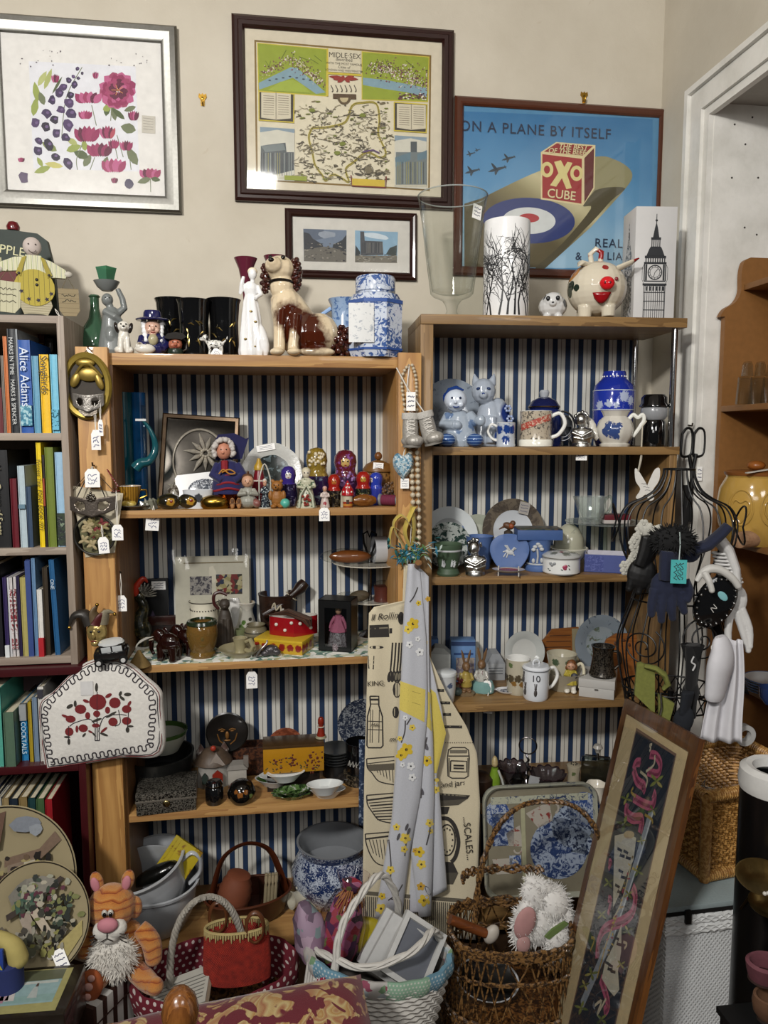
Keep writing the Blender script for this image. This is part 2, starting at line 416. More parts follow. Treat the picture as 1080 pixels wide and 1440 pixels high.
for i,z in enumerate(bc_z):
 b=loc(MB());b.bx(XB0,XB1-.017,YBK+.002,YB-.025,z-.018,z,.001);b.bu(['top','shelf','shelf','bottom_panel'][i],GREY,bk)
b=loc(MB());b.bx(XB0,XB1-.017,YB-.025,YB-.02,bc_z[3]-.02,bc_z[0]-.002);b.bu('back_panel',pl_('4a433c',.8),bk)
MAR=pl_('3d1216',.3,0,.2,20,0,.2)
zm0=bc_z[3]-.022
mb_z=[zm0,zY(30,1078,YBK-.02),.04]
XM1=PY(110,600,YL-.02).x-.003
mk=th_('bookcase','low dark maroon bookcase under the grey bookcase','bookcase',(XM1,YBK-.02,0));o1=mk.location.copy()
for x in(XM1,XB0):
 b=loc(MB(),o1);b.bx(x-.018,x,YBK-.02,YB-.02,0,mb_z[0]-.02,.001);b.bu('side_panel',MAR,mk)
for n,z in zip(('top','shelf','bottom_panel'),mb_z):
 b=loc(MB(),o1);b.bx(XB0,XM1-(.018 if n!='top' else 0),YBK-.02,YB-.03,z-.02,z,.001);b.bu(n,MAR,mk)
b=loc(MB(),o1);b.bx(XB0,XM1-.018,YB-.03,YB-.024,.04,mb_z[0]-.02);b.bu('back_panel',MAR,mk)
# PINE UNIT
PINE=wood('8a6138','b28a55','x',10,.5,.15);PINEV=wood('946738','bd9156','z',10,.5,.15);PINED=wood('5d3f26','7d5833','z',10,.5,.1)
def stripemat():
 t=NT('striped_wallpaper');x=t.xyz(t.obj(1/.041))[0]
 N='1e3454';Cc='cfcdc5';Tn='3d362f';T2='9d9588'
 col=t.ramp(t.math('FRACT',x),[(0,N),(.37,Tn),(.385,Cc),(.655,Tn),(.69,Cc),(.97,T2)],True)
 return t.fin(col,.7)
STRIPE=stripemat()
zP={'top':zY(350,499,YL),'doll':zY(350,716,YL),'mid':zY(350,930,YL),'low':zY(345,1136,YL),'bot':zY(400,1316,YL)}
XP0=PY(160,600,YL).x;XP1=PY(558,600,YL).x
xpl,xpl2=PY(110,600,YL-.02).x,PY(155,600,YL-.02).x
xpr,xpr2=PY(560,600,YL-.02).x,PY(592,600,YL-.02).x
pu=th_('shelving_unit','tall pine shelving unit with blue striped backing, left of the oak unit','shelves',(XP0,YL,0));o2=pu.location.copy()
ztop=zP['top']
b=loc(MB(),o2);b.bx(xpl,xpl2,YL-.022,YL,0,zY(130,489,YL),.0015);b.bu('post',PINEV,pu)
b=loc(MB(),o2);b.bx(xpr,xpr2,YL-.022,YL,0,zY(575,497,YL),.0015);b.bu('post',PINEV,pu)
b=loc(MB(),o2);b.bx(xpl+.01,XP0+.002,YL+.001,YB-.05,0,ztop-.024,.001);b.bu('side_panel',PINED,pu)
b=loc(MB(),o2);b.bx(XP1,XP1+.02,YL+.001,YB-.05,0,ztop-.024,.001);b.bu('side_panel',PINEV,pu)
for n,z in zP.items():
 th=.030 if n in('top','bot')else .02
 b=loc(MB(),o2)
 b.bx(XP0+(.002 if n!='top' else-.05),XP1 if n!='top' else XP1+.02,YL+(0 if n!='top' else .0),YB-.05,z-th,z,.0015)
 b.bu('top' if n=='top' else 'shelf',PINE,pu)
b=loc(MB(),o2);b.bx(XP0+.002,XP1,YB-.05,YB-.045,.05,ztop-.02);b.bu('back_panel',STRIPE,pu,'blue, navy and cream striped paper backing')
zmid=zP['mid']
b=MB();b.bx(XP0+.004,XP1-.002,YL+.003,YB-.055,zmid+.0003,zmid+.0012)
tag(b.bu('shelf_paper',multi(['dfe2dc','7f9a8a','c9cdb9','e9e9e2','5e7d78','b8b48c','#ededE6'],60,.5)),'flower printed paper lining a pine shelf','shelf liner')
SH=.0013
# OAK UNIT
OAK=wood('6b5030','8f7046','x',12,.45,.1);OAKV=wood('6b5030','8f7046','z',12,.45,.1)
XO=PY(591,600,YL).x;RO=R(-2.5)
def onoak(px,py,dy=0):
 n=V((sin(-RO),cos(RO),0));p0=V((XO,YL,0))+n*dy;r=ray(px,py);return CAM+r*((p0-CAM).dot(n)/r.dot(n))
ou=th_('shelving_unit','oak-effect shelving unit with blue striped backing at right','shelves',(XO,YL,0),math.degrees(RO))
MO=ou.matrix_basis.copy();MO=Matrix.Translation((XO,YL,0))@Matrix.Rotation(RO,4,'Z');MOI=MO.inverted()
def lo(p):return MOI@p
WO=lo(onoak(962,500)).x;DO=.27
zO={'top':onoak(775,444.5).z,'blue':onoak(775,628.5).z,'wedg':onoak(775,809).z,'mug':onoak(775,987).z,'glass':onoak(775,1130).z,'bot':.08}
b=MB();b.bx(0,.034,0,DO,0,zO['top']-.026,.001);b.bu('side_panel',OAKV,ou)
b=MB();b.bx(WO-.028,WO-.006,.005,DO,0,zO['blue']-.02,.001);b.bu('side_panel',OAKV,ou)
for n,z in zO.items():
 b=MB();x1=WO+.004 if n=='top' else WO-.002
 b.bx(0 if n=='top' else .034,x1,-.004 if n=='top' else 0,DO,z-(.026 if n=='top' else .022),z,.001);b.bu('top' if n=='top' else 'shelf',OAK,ou)
b=MB();b.bx(.034,WO-.028,DO,DO+.004,.05,zO['top']-.02);b.bu('back_panel',STRIPE,ou,'blue, navy and cream striped paper backing')
for(x,y)in((WO-.02,.018),(WO-.035,DO-.03)):
 b=MB();b.la([(.009,zO['blue']),(.009,zO['top']-.026)],14,(x,y,0));b.bu('chrome_pole',me_('c8c8c8',.12,0),ou,'shiny chrome pole')
# DRESSER in the alcove
DR=pl_('82592f',.5,0,.16,60)
YD=yi-.03;XD0=PY(1013,600,YD).x
dz=lambda px,py:PY(px,py,YD).z
ds=th_('dresser','orange brown dresser with scalloped side standing in the doorway','dresser',(XD0,YD,0))
b=MB();d0=V((XD0,YD,0));b.M=Matrix.Translation(-d0)
prof=[PY(px,py,YD)for px,py in sp_([(1013,445),(1020,434),(1034,425),(1042,410),(1043,385),(1047,368),(1056,362)],5)]
ol=[(XD0,0),(XD0,prof[0].z)]+[(p.x,p.z)for p in prof]+[(XD0+.34,prof[-1].z),(XD0+.34,0)]
b.pr_(ol,YD,YD+.02);b.bu('side_panel',DR,ds)
for i,(px,py)in enumerate(((1045,400),(1013,571),(1014,757),(1016,948))):
 z=dz(px,py);xx=PY(px,py,YD).x+.002
 b=MB();b.M=Matrix.Translation(-d0);b.bx(xx,XD0+.34,YD-1.0,YD-.0005,z-.016,z,.001);b.bu('shelf',DR,ds)
b=MB();b.M=Matrix.Translation(-d0);b.bx(XD0+.34,XD0+.352,YD-1.0,YD+.02,0,dz(1050,365));b.bu('back_panel',DR,ds)
zD=[dz(1045,400),dz(1013,571),dz(1014,757),dz(1016,948)]
# FRAMED PICTURES
def picture(name,label,cat,x0,y0,x1,y1,prof,fm,mount,mw,Y=YB,group=None):
 cx,cy=(x0+x1)/2,(y0+y1)/2;c=PY(cx,cy,Y);l,r=PY(x0,cy,Y).x-c.x,PY(x1,cy,Y).x-c.x;t,bt=PY(cx,y0,Y).z-c.z,PY(cx,y1,Y).z-c.z
 th=th_(name,label,cat,c,0,group)
 b=MB();frame_ring(b,l,r,bt,t,prof);b.bu('frame',fm,th,ang=20)
 i=prof[-1][0]-.002
 MB().bx(l+i,r-i,-.008,-.002,bt+i,t-i).bu('mount',pl_(mount,.8),th)
 MB().bx(l+i,r-i,-.0125,-.0115,bt+i,t-i).bu('glass_pane',tg_('ffffff','f4f6f6',.07),th)
 return th,c
def art(th,c,d=.0082,cols=(),**k):
 a=Art(V((c.x,c.y,c.z)),c.y-d,cols,**k);a.M=Matrix.Translation((0,-d,0));return a
th,c=picture('framed_print','wide silver frame holding a purple and pink flower print','picture',-17,31,252.5,296,[(0,0),(0,.016),(.006,.022),(.02,.024),(.036,.020),(.044,.016),(.046,.012)],me_('85847f',.42,.02),'e4e2de',0)
a=art(th,c);a.z(20,70,4.5)
a.poly([(92,72),(768,106),(792,770),(122,752)],'dfe0e6')
MG,MD,PK,PU,PD,GL,GD,OL='8f2757','5e1238','b85a86','3b2a52','231a33','93a04e','4d5c36','6b7454'
for(x,y,l,an,w,cc)in((150,330,130,100,22,GL),(190,250,140,70,18,'a9b06a'),(150,230,110,60,20,'b2b878'),(120,420,120,80,24,GL),(190,350,90,110,22,OL),(240,280,130,60,9,GD),(270,640,110,150,26,'7d8a4a'),(330,640,100,20,26,GL),(400,640,90,-40,24,'a9b06a'),(230,740,110,200,22,GL),(310,740,120,170,20,'c2bd6e'),(180,740,70,120,16,GL),(580,420,90,80,22,GD),(640,450,110,100,20,OL),(700,440,110,140,18,GD),(560,380,60,20,22,GL),(770,510,100,165,34,OL),(780,730,130,120,30,OL),(440,740,90,60,24,OL),(470,680,100,160,28,GD),(560,760,90,70,22,OL),(450,640,70,100,20,GL),(400,600,80,150,20,'a9b06a'),(770,360,80,200,18,OL)):
 a.leaf(x,y,x+l*cos(R(an)),y-l*sin(R(an)),w,cc)
for pts in([(490,350),(520,480)],[(300,560),(330,300),(430,110)],[(400,760),(395,690),(430,600)],[(640,620),(655,690)],[(480,760),(510,680)],[(610,450),(620,330)],[(740,760),(730,680)],[(650,540),(690,680)]):
 a.rb_(sp_(pts,4),5,OL)
for(x,y,r)in((240,320,30),(205,400,34),(255,440,30),(200,490,32),(285,275,30),(310,235,26),(345,195,20),(375,170,16),(400,120,14),(380,220,24),(355,285,24),(345,335,32),(295,380,28),(360,400,36),(340,480,38),(265,530,34),(220,600,36),(325,555,28),(135,465,32),(150,640,32),(155,575,28),(340,720,36),(260,675,30),(430,150,12),(405,180,14)):
 a.blob(x,y,r,r*.85,rc([PU,PD,'33244a','4b3560']),ru(0,90),9,.22);a.blob(x+r*.2,y-r*.1,r*.35,r*.3,'6a5382',0,7,.2)
def peony(x,y,r,n=11,sq=1.0):
 for ring,cc in((1,PK),(.86,MG),(.66,'a13c68'),(.5,MD)):
  for i in range(n):
   an=TP*i/n+ring*3;a.blob(x+r*.62*ring*cos(an),y+r*.62*ring*sq*sin(an),r*.36*ring+4,r*.26*ring*sq+3,cc if i%3 else rc([MG,PK,MD,'9c3f63']),math.degrees(an),8,.15)
peony(655,260,120,13)
for i in range(10):a.rb_([(655,255),(655+40*cos(i*.63),255+34*sin(i*.63))],4,'d08a4a' if i%2 else '3a0c20')
def tulip(x,y,w,h,cc=MG):
 for i in range(6):
  f=-1+2*i/5;a.leaf(x+f*w*.25,y+h*.5,x+f*w*.6,y-h*.5+abs(f)*h*.2,w*.18,rc([cc,MD,PK,'9a335f']))
for q in((470,300,140,80),(460,530,130,110),(540,630,130,95),(630,730,125,95),(450,410,70,60),(590,520,80,90,'b04a5a'),(630,595,55,65),(710,605,65,70),(755,415,55,70),(260,180,40,60),(515,160,30,50,PK),(45,695,34,34),(635,825,34,40)):tulip(*q)
a.blob(60,810,30,38,'594a66',0,9,.2).blob(725,850,28,30,'45405a',0,9,.2)
tulip(860,780,110,70,'c85a80');a.leaf(865,815,780,840,20,OL).leaf(865,815,925,825,16,GD).rb_([(862,815),(864,900)],4,OL)
for i in range(26):a.blob(rc([ru(0,300),ru(590,870)]),ru(5,110),5*random.random()+1.5,4*random.random()+1.5,'4a3b4a',0,6)
a.rect(808,415,893,525,'c3beb2',.08)
for i in range(5):a.rb_([(816,432+i*17),(880,440+i*17)],3,'8c877c')
a.done('print',th,'watercolour of purple and magenta flowers with green leaves')
BRN=pl_('2a1411',.3,0,.2,60,0,.3)
th,c=picture('framed_map','large dark brown frame holding an old county map','map',328.5,34,636,290,[(0,0),(0,.014),(.008,.02),(.016,.019),(.02,.024),(.03,.022),(.034,.014),(.036,.012)],BRN,'cfc6b1',0)
a=art(th,c);a.z(320,10,3.375)
a.poly([(127,155),(967,228),(960,873),(135,823)],'7a6230').poly([(136,165),(958,236),(952,864),(144,815)],'d3cbb2')
GR='8c9a2e';BLU='7d9aa6';RD='6d3a44';LIN='4a443a'
YEL='c2b03c'
def city(q,river,band,n,seed):
 rnd=Rn(seed);a.poly(q,YEL);cx=sum(p[0]for p in q)/len(q);cy=sum(p[1]for p in q)/len(q)
 a.poly([(cx+(x-cx)*.975,cy+(y-cy)*.965)for x,y in q],GR);a.poly(river,BLU)
 for i in range(n):
  t=rnd.random();j=min(int(t*(len(band)-1)),len(band)-2);f=t*(len(band)-1)-j
  x=band[j][0]+(band[j+1][0]-band[j][0])*f+rnd.gauss(0,band[j][2]);y=band[j][1]+(band[j+1][1]-band[j][1])*f+rnd.gauss(0,band[j][2])*.8
  x=min(max(x,q[0][0]+12),q[1][0]-14);y=max(y,q[0][1]+30);a.blob(x,y,rnd.u(2,7),rnd.u(1.5,4.5),rnd.choice([RD,'d8cfc0','4a2a33','7d4a52','c8b9b0']),rnd.u(0,180),4)
 for i in range(10):
  x,y=q[0][0]+rnd.u(20,q[1][0]-q[0][0]-60),q[0][1]+rnd.u(30,90);a.rb_([(x,y),(x+rnd.u(-50,60),y+rnd.u(20,50))],2.5,'5e6a24')
city([(140,168),(475,198),(470,425),(145,400)],[(147,360),(300,285),(330,288),(466,405),(420,412),(310,335),(150,392)],[(170,320,16),(300,245,20),(380,300,16),(450,360,14)],300,3)
a.poly([(190,396),(250,355),(310,345),(360,372),(395,408)],'98a83c')
for i in range(7):a.blob(200+i*32,350-abs(3-i)*-6-20,7,3,'394048',0,6)
city([(636,210),(958,236),(952,452),(636,440)],[(642,335),(760,348),(948,385),(946,428),(850,405),(740,388),(642,370)],[(690,290,22),(780,300,34),(860,330,30),(940,360,14)],420,4)
for i in range(60):a.blob(ru(810,940),ru(412,440),6,4,rc([RD,'d8cfc0','4a2a33']),0,4)
a.rect(470,198,478,425,YEL).poly([(478,200),(632,212),(632,318),(478,308)],'cdc5ac').poly([(476,310),(634,320),(634,330),(476,320)],YEL)
for i in range(8):a.leaf(555,340,480+20*i,330+(i%3)*14,9,'8c2b22')
a.rect(500,412,610,436,'54402a',.03).poly([(x,y)for x,y in arc(553,430,32,0,180,12,34)],'5a4a30').poly([(x,y)for x,y in arc(553,432,20,0,180,10,22)],'b9ab86')
for i in range(6):a.rb_(sp_([(490+22*i,372),(500+22*i,395),(495+22*i,404)],4),4,LIN)
def openbook(q,q2):
 a.poly(q,YEL);cx=sum(p[0]for p in q)/4;cy=sum(p[1]for p in q)/4;a.poly([(cx+(x-cx)*.94,cy+(y-cy)*.92)for x,y in q],'3d382e');x0,y0,x1,y1=q2
 a.poly([(x0,y0),(x1,y0+8),(x1,y1+4),((x0+x1)/2,y1+10),(x0,y1)],'c9c1aa').rb_([((x0+x1)/2,y0),((x0+x1)/2,y1+8)],4,'8a8270')
 for s in(0,1):
  for i in range(9):xx=x0+10+s*(x1-x0)/2;a.rb_([(xx,y0+16+i*(y1-y0)/11),(xx+(x1-x0)*.36,y0+19+i*(y1-y0)/11)],2.6,'7c7464')
openbook([(146,398),(318,412),(316,552),(147,540)],(160,406,300,526));openbook([(788,450),(948,462),(944,600),(788,590)],(803,460,940,574))
def church(x0,y0,x1,y1,tower):
 a.poly([(x0,y0),(x1,y0+10),(x1,y1+10),(x0,y1)],'c6c4b6').poly([(x0,y0),(x1,y0+10),(x1,y0+30),((x0+x1)/2,y0+14),(x0,y0+26)],'8294a0')
 G='4c5357';H='6d7778'
 if tower:a.rect(868,640,898,720,G).rect(798,690,945,850,H).poly([(795,715),(868,690),(868,725),(795,760)],'5e7884').poly([(900,700),(945,680),(945,720),(900,730)],'5e7884')
 else:a.poly([(158,660),(190,655),(275,645),(280,690),(315,690),(315,775),(156,815)],G).poly([(158,660),(265,650),(275,680),(180,690)],H)
 for i in range(14):
  x=x0+6+i*(x1-x0-10)/14;a.rb_([(x,y1-(120 if tower else 125)),(x,y1-15)],3,rc(['2e3234','8e9690','8e8a52']))
 a.rect(x0,y1-12,x1,y1,'b9b5a2')
church(154,570,318,818,False);church(792,610,944,856,True)
rnd=Rn(9)
bd=sp_([(400,575),(385,620),(402,690),(415,750),(450,800),(465,825),(500,795),(545,815),(575,830),(560,770),(600,735),(660,690),(725,715),(750,690),(715,605),(720,540),(705,460),(640,455),(590,470),(560,545),(480,570),(400,575)],4)
a.rb_(bd,9,'b0a23c').rb_(bd,3,'54492c')
for i in range(280):
 x,y=rnd.u(335,770),rnd.u(470,830);L=rnd.u(14,60);pts=[(x,y)]
 for j in range(4):pts.append((pts[-1][0]+rnd.u(-L,L)*.5,pts[-1][1]+rnd.u(-8,12)))
 a.rb_(sp_(pts,3),rnd.choice([1.6,2.2,3]),rnd.choice([LIN,'6d6550','5a5446','8a8168']))
for i in range(100):x,y=rnd.u(335,770),rnd.u(440,830);a.blob(x,y,rnd.u(3,16),rnd.u(2,4),rnd.choice(['4d4636','7a6f52','6d7434']),rnd.u(-15,5),6)
for(x,y)in((400,492),(520,695),(545,650),(640,515)):a.blob(x,y,16,10,'70782e',0,7,.2)
a.rect(590,815,745,850,'c2a93a',.05).rb_([(585,800),(590,850),(750,858),(752,805)],6,'6d2a24').blob(668,775,18,18,'6d6550').rb_(arc(668,775,22,0,360,14),3,LIN).leaf(640,800,600,790,6,LIN).leaf(700,800,740,785,6,LIN)
a.rect(270,800,376,822,'8a9438',.05);a.rb_([(640,690),(690,680),(720,695)],7,'5a4468')
a.done('print',th,'hand-coloured old map with town plans, open books and church views')
INKB=pl_('3a342a',.8)
def at_px(c,px,py,d):q=PY(px,py,c.y-d)-c;return(q.x,-d,q.z)
kk=KK(c)
for s,x,y,z in(('MIDLE·SEX',556,231,9.5),('described',553,250,6),('WITH THE MOST FAMOUS',553,270,4.2),('Cities of',553,286,5),('LONDON AND WESTMINSTER',553,302,3.8)):
 text('lettering',s,z*kk,INKB,th,at_px(c,320+x/3.375,10+y/3.375,.0125-.0015),depth=.0001)
th,c=picture('framed_views','low wide dark frame with two small street views','picture',401,298,585,393,[(0,0),(0,.012),(.006,.017),(.012,.015),(.017,.018),(.022,.013)],BRN,'cbc8c0',0)
a=art(th,c);a.z(400,280,5.4)
a.poly([(143,225),(472,236),(470,480),(148,472)],'6d7a8c').poly([(143,225),(300,230),(290,300),(146,330)],'586272')
a.blob(330,270,70,26,'8d95a0',0,10,.2).poly([(146,250),(190,262),(215,300),(290,345),(300,385),(148,400)],'35373c').poly([(470,270),(440,310),(370,345),(360,390),(470,420)],'33363a').poly([(148,385),(300,360),(370,370),(470,400),(470,480),(148,472)],'66625a')
for i in range(70):a.blob(ru(155,465),ru(330,470),ru(3,12),ru(2,7),rc(['2e2f33','4d4a44','8a857a','5d5a55']),0,6,.2)
a.poly([(536,238),(862,250),(855,486),(536,480)],'86a6bc').blob(690,280,90,22,'c3cfd6',10,10,.2).poly([(575,245),(605,246),(610,316),(745,322),(752,425),(578,430)],'4b4d50').poly([(540,350),(575,400),(575,440),(536,440)],'33383a').poly([(855,350),(800,370),(770,420),(850,440)],'3a4240').poly([(536,430),(855,430),(855,486),(536,480)],'6f6a5e')
for i in range(18):a.rb_([(590+i*9,330),(588+i*9,410)],3,rc(['34363a','6a6a68','77736a']))
for i in range(40):a.blob(ru(540,850),ru(420,478),ru(3,14),ru(2,5),rc(['2e2f33','4d4a44','9a968a','8c8980']),0,6,.2)
a.done('print',th,'two small dull street and church scenes')
MHG=pl_('4a2312',.3,0,.2,60,0,.3)
th,c=picture('framed_poster','reddish brown frame with a blue aeroplane wing poster','poster',637.5,146,932,392,[(0,0),(0,.012),(.006,.018),(.016,.016),(.022,.017),(.027,.012)],MHG,'4f86ad',0)
def skym():
 t=NT('printed_blue_sky');o=t.obj();x=t.xyz(o);v=t.math('ADD',t.math('MULTIPLY',x[2],1.6),t.math('MULTIPLY',t.noise(o,5,4),.5))
 return t.fin(t.ramp(v,[(-.0,'8fb4cc'),(.25,'5b90b8'),(.6,'2f6f9f')]),.55)
def wingm():
 t=NT('printed_wing');o=t.obj();x=t.xyz(t.obj(1,(0,R(-32),0)));return t.fin(t.ramp(t.math('ADD',t.math('MULTIPLY',x[2],4.2),.62),[(.0,'5a5138'),(.35,'8d8560'),(.6,'c3bb94'),(.9,'8f8a66')]),.55)
SKY,WNG=key('skym',skym),key('wingm',wingm)
a=art(th,c);a.cols=['sky','wing']
a.z(630,130,3.484)
a.poly([(70,92),(1003,130),(996,860),(70,860)],'sky')
a.poly([(80,545)]+sp_([(160,520),(460,380),(720,315),(820,330),(890,375),(900,425),(850,495)],5)+[(700,660),(480,858),(80,858)],'wing')
a.poly(sp_([(720,480),(780,465),(868,470),(800,530),(700,640),(480,858),(430,858),(560,740),(700,570),(660,555),(720,480)],4),'4e4833')
for rx,ry,cc in((225,112,'2c3a72'),(130,65,'cfd3d2'),(50,22,'a83038')):a.blob(397,628 if rx>60 else 615,rx,ry,cc,2,36)
a.poly([(455,292),(664,316),(662,554),(455,524)],'d6c79a').poly([(462,302),(656,325),(654,545),(462,516)],'99262b')
a.poly([(455,292),(530,243),(722,258),(664,316)],'d6c79a').poly([(470,290),(533,249),(710,263),(660,309)],'8f2328').poly([(664,316),(722,258),(718,470),(662,554)],'d6c79a').poly([(668,322),(716,272),(712,466),(668,540)],'5d1c20')
a.poly([(520,340),(553,332),(570,365),(585,340),(610,345),(583,400),(606,468),(580,474),(558,420),(530,462),(500,455),(541,395)],'d6c98a')
for x,y in((485,378),(630,396)):a.blob(x,y,31,38,'d6c98a',0,20).blob(x,y,15,20,'99262b',0,16)
def plane(x,y,s):
 a.leaf(x-30*s,y+12*s,x+50*s,y-10*s,7*s,'34424e').leaf(x-16*s,y-26*s,x+14*s,y+14*s,6*s,'2c3944').leaf(x+6*s,y+4*s,x+2*s,y+26*s,6*s,'3c4a55').leaf(x+38*s,y-16*s,x+46*s,y+0*s,3*s,'34424e')
for q in((230,375,1.2),(288,322,.9),(110,385,1.0),(105,300,.6),(140,282,.4)):plane(*q)
a.done('print',th,None,[SKY,WNG]+[pl_(x,.55)for x in a.cols[2:]])
NAV,CRM=pl_('20304a',.7),pl_('d9cc9e',.7)
kk=KK(c)
def tx(s,x,y,z,m,**k):text('lettering',s,z*kk,m,th,at_px(c,630+x/3.484,130+y/3.484,.0108),depth=.0001,**k)
tx('ON A PLANE BY ITSELF',433,186,19.5,NAV,sx=.98,space=1.12,bold=.0002)
for s,x,y in(('REAL',790,738),('& VALUABLE',740,803)):pass
tx('REAL',718,738,17,NAV,align='LEFT',space=1.15,bold=.0002);tx('&',624,803,15,NAV,align='LEFT',bold=.0002);tx('LIA',778,803,15,NAV,align='LEFT',space=1.15,bold=.0002)
tx('THE BEST',612,269,10,CRM,shear=.25,bold=.0003);tx('OF THE BEEF',582,290,9.5,CRM,shear=.25,bold=.0003);tx('CUBE',556,502,17,CRM,bold=.0004,rot=(90,4,0))
# BOOKS
PAGE=pl_('c9bfa6',.9,0,.2,400)
def book(label,x0,x1,top,zb,Y,col,depth=.17,lean=0,group=None,words=None,wc='d8d6cc',ws=.5,band=None,wpos=.5,pic=None,lines=None):
 base=(PZ((x0+x1)/2,900,zb));a=PY(x0,0,Y).x;
 def xat(px):
  py=720
  for _ in range(12):
   p=PY(px,py,Y);py+=(p.z-zb)/KK(p)*1.0
  return p
 p0,p1=xat(x0),xat(x1);w=max(p1.x-p0.x-.0006,.004);h=PY((x0+x1)/2,top,Y).z-zb
 t=th_('book',label,'book',(p0.x+w/2,Y,zb),0,group,rot=(0,lean,0))
 c=.0022
 b=MB();b.bx(-w/2,-w/2+c,0,depth,0,h);b.bx(w/2-c,w/2,0,depth,0,h)
 b.la([(w/2,0),(w/2,h)],10,(0,.004,0),sy=min(1,.006/w),a0=PI,a1=2*PI);b.bx(-w/2,w/2,.002,.005,0,h)
 b.bu('cover',pl_(col,.45,0,.14,90,0,.1),t)
 if w>2.4*c:MB().bx(-w/2+c,w/2-c,.004,depth-.003,.003,h-.003).bu('pages',PAGE,t)
 yf=-.0035-min(.006,w/2)*.35
 if band:
  for(za,zc,cc)in band:MB().bx(-w/2-.0004,w/2+.0004,yf+.0004,.01,h*za,h*zc).bu('band',pl_(cc,.5),t)
 if pic:MB().bx(-w*.46,w*.46,yf-.0002,0,h*pic[0],h*pic[1]).bu('spine_picture',pic[2],t)
 if words:
  sz=min(w*ws*1.25,h*.9/(len(words)*.56));text('spine_lettering',words,sz,pl_(wc,.5),t,(0,yf-.0006,h*wpos),(90,90,0),depth=.0002)
 if lines:
  for zz in lines:MB().bx(-w*.42,w*.42,yf-.0003,yf+.002,h*zz,h*zz+.0025).bu('spine_band',me_('a98f4a',.4),t)
 return t
z1,z2,z3=bc_z[1],bc_z[2],bc_z[3];YF=YBK+.015
G1,G2,G3='books on the top shelf of the grey bookcase','books on the middle shelf of the grey bookcase','books on the bottom shelf of the grey bookcase'
book('dark red book at the far left of the top book row',-9,5.5,545,z1,YF,'5a1018',group=G1)
book('thin grey-brown book next to the orange book',6,10,500,z1,YF,'6d655c',group=G1)
book('orange book left of the black book with white title',10.3,16,473,z1,YF,'b8672f',group=G1)
book('black book with large white vertical title',16.8,28,462.5,z1,YF,'1d2126',group=G1,words='MARKS IN TIME   MARKS & SPENCER',wc='c6c8c6',ws=.85)
book('tall thin grey book beside the broad blue book',28.4,30,463,z1,YF,'8d9296',group=G1)
book('broad blue book with white script title and fruit picture',30.5,48,478,z1,YF,'1f4f9a',group=G1,words='Alice Adams',wc='cfd8e4',ws=.8,wpos=.6,pic=(.08,.3,multi(['6fa3b5','3d7f96','9dc0c8','2a6a86'],160)))
MB()
book('slim pale blue book between the blue and the yellow books',49,58.5,500.5,z1,YF,'5e93ae',group=G1,words='a slim volume'.upper()[:0]or None)
book('orange-brown book standing behind the slim pale blue book',47.5,57,474.5,z1,YF+.19,'8a4f26',.12,group=G1)
book('dark red-brown book standing behind the yellow book',59,68,470,z1,YF+.19,'4d1d16',.12,group=G1,lines=(.8,.9))
book('black book in the back row behind the pale blue books',69,80,476,z1,YF+.19,'241d1a',.12,group=G1)
book('bright yellow book with black title',60,72.8,498.5,z1,YF,'e0b41c',group=G1,words='Songbirds',wc='2b2a20',ws=.9,wpos=.74)
book('light blue book at the right end of the top row',74.5,85,498.5,z1,YF,'6fb3cc',group=G1,words='THE HIDDEN WINGS'[:0]or None,pic=(.04,.3,so_('6fb3cc','2b5a6a',120,.56)))
book('thick black book with cream italic title',-12,17,633,z2,YF,'141416',group=G2,words='Mary Queen of Scots',wc='b9b08a',ws=.42)
book('dark red cloth book on the middle shelf',18.5,27.7,673,z2,YF,'5c0f1c',group=G2)
book('pale grey-blue paperback with a round emblem',29.7,39.6,655,z2,YF,'a9b9c0',group=G2,words='Lord of the Rise'[:0]or None,pic=(.48,.53,pl_('5f7c8c',.5)))
book('short slate blue book beside the pale paperback',40.2,47.5,684.5,z2,YF,'33455c',group=G2)
book('tall narrow yellow annual with black title',57,64,622,z2,YF,'dcbf14',group=G2,words='Princess Tina  PONY BOOK 1971',wc='2a2412',ws=.9)
book('thin black and red book between the yellow and olive books',65,67.8,640,z2,YF,'231715',group=G2,pic=(.45,.75,pl_('8e3a24',.5)))
book('olive green book with plain spine',68.6,80.5,629,z2,YF,'67752a',group=G2)
book('pale blue book with a photo of a seated woman at its foot',82.5,95,636,z2,YF,'93b4cc',group=G2,pic=(.02,.36,so_('2c3a28','1a1d24',90,.5,.5,'7a8a72',.62)))
book('black book at the left edge of the lower row',-10,6,794,z3,YF,'16161a',group=G3,words='THE BOOK OF SPORT'[:0]or None)
book('purple book with pale foot on the lower row',8.8,14.6,812,z3,YF,'2f2450',group=G3,band=[(0,.15,'cfd3d4')])
book('thin white pamphlet next to the purple book',15.4,18,812,z3,YF,'c9c9cc',group=G3)
RW=so_('c8c2c2','7d2a33',150,.5,.5,detail=2)
book('left one of two thin white books with red flecked spines',18.6,22.6,812,z3,YF,'c4bfbf',group=G3,pic=(.1,.85,RW))
book('right one of two thin white books with red flecked spines',24,27.8,811,z3,YF,'c4bfbf',group=G3,pic=(.1,.85,RW))
book('dark purple book beside the cream edged book',28.2,32.4,810,z3,YF,'241c3e',group=G3)
book('cream and olive covered thin book',33.2,41,812,z3,YF,'a39a5c',group=G3)
book('tall dark blue book on the lower row',42,49,787,z3,YF,'26366a',group=G3,band=[(.0,.99,'31447a')])
book('tall steel blue book beside the short white and red book',50,55.4,785,z3,YF,'5f7fa0',group=G3)
book('short white book with a red foot',56,63.2,829,z3,YF-.006,'cfcdc8',group=G3,band=[(0,.28,'a31c26')])
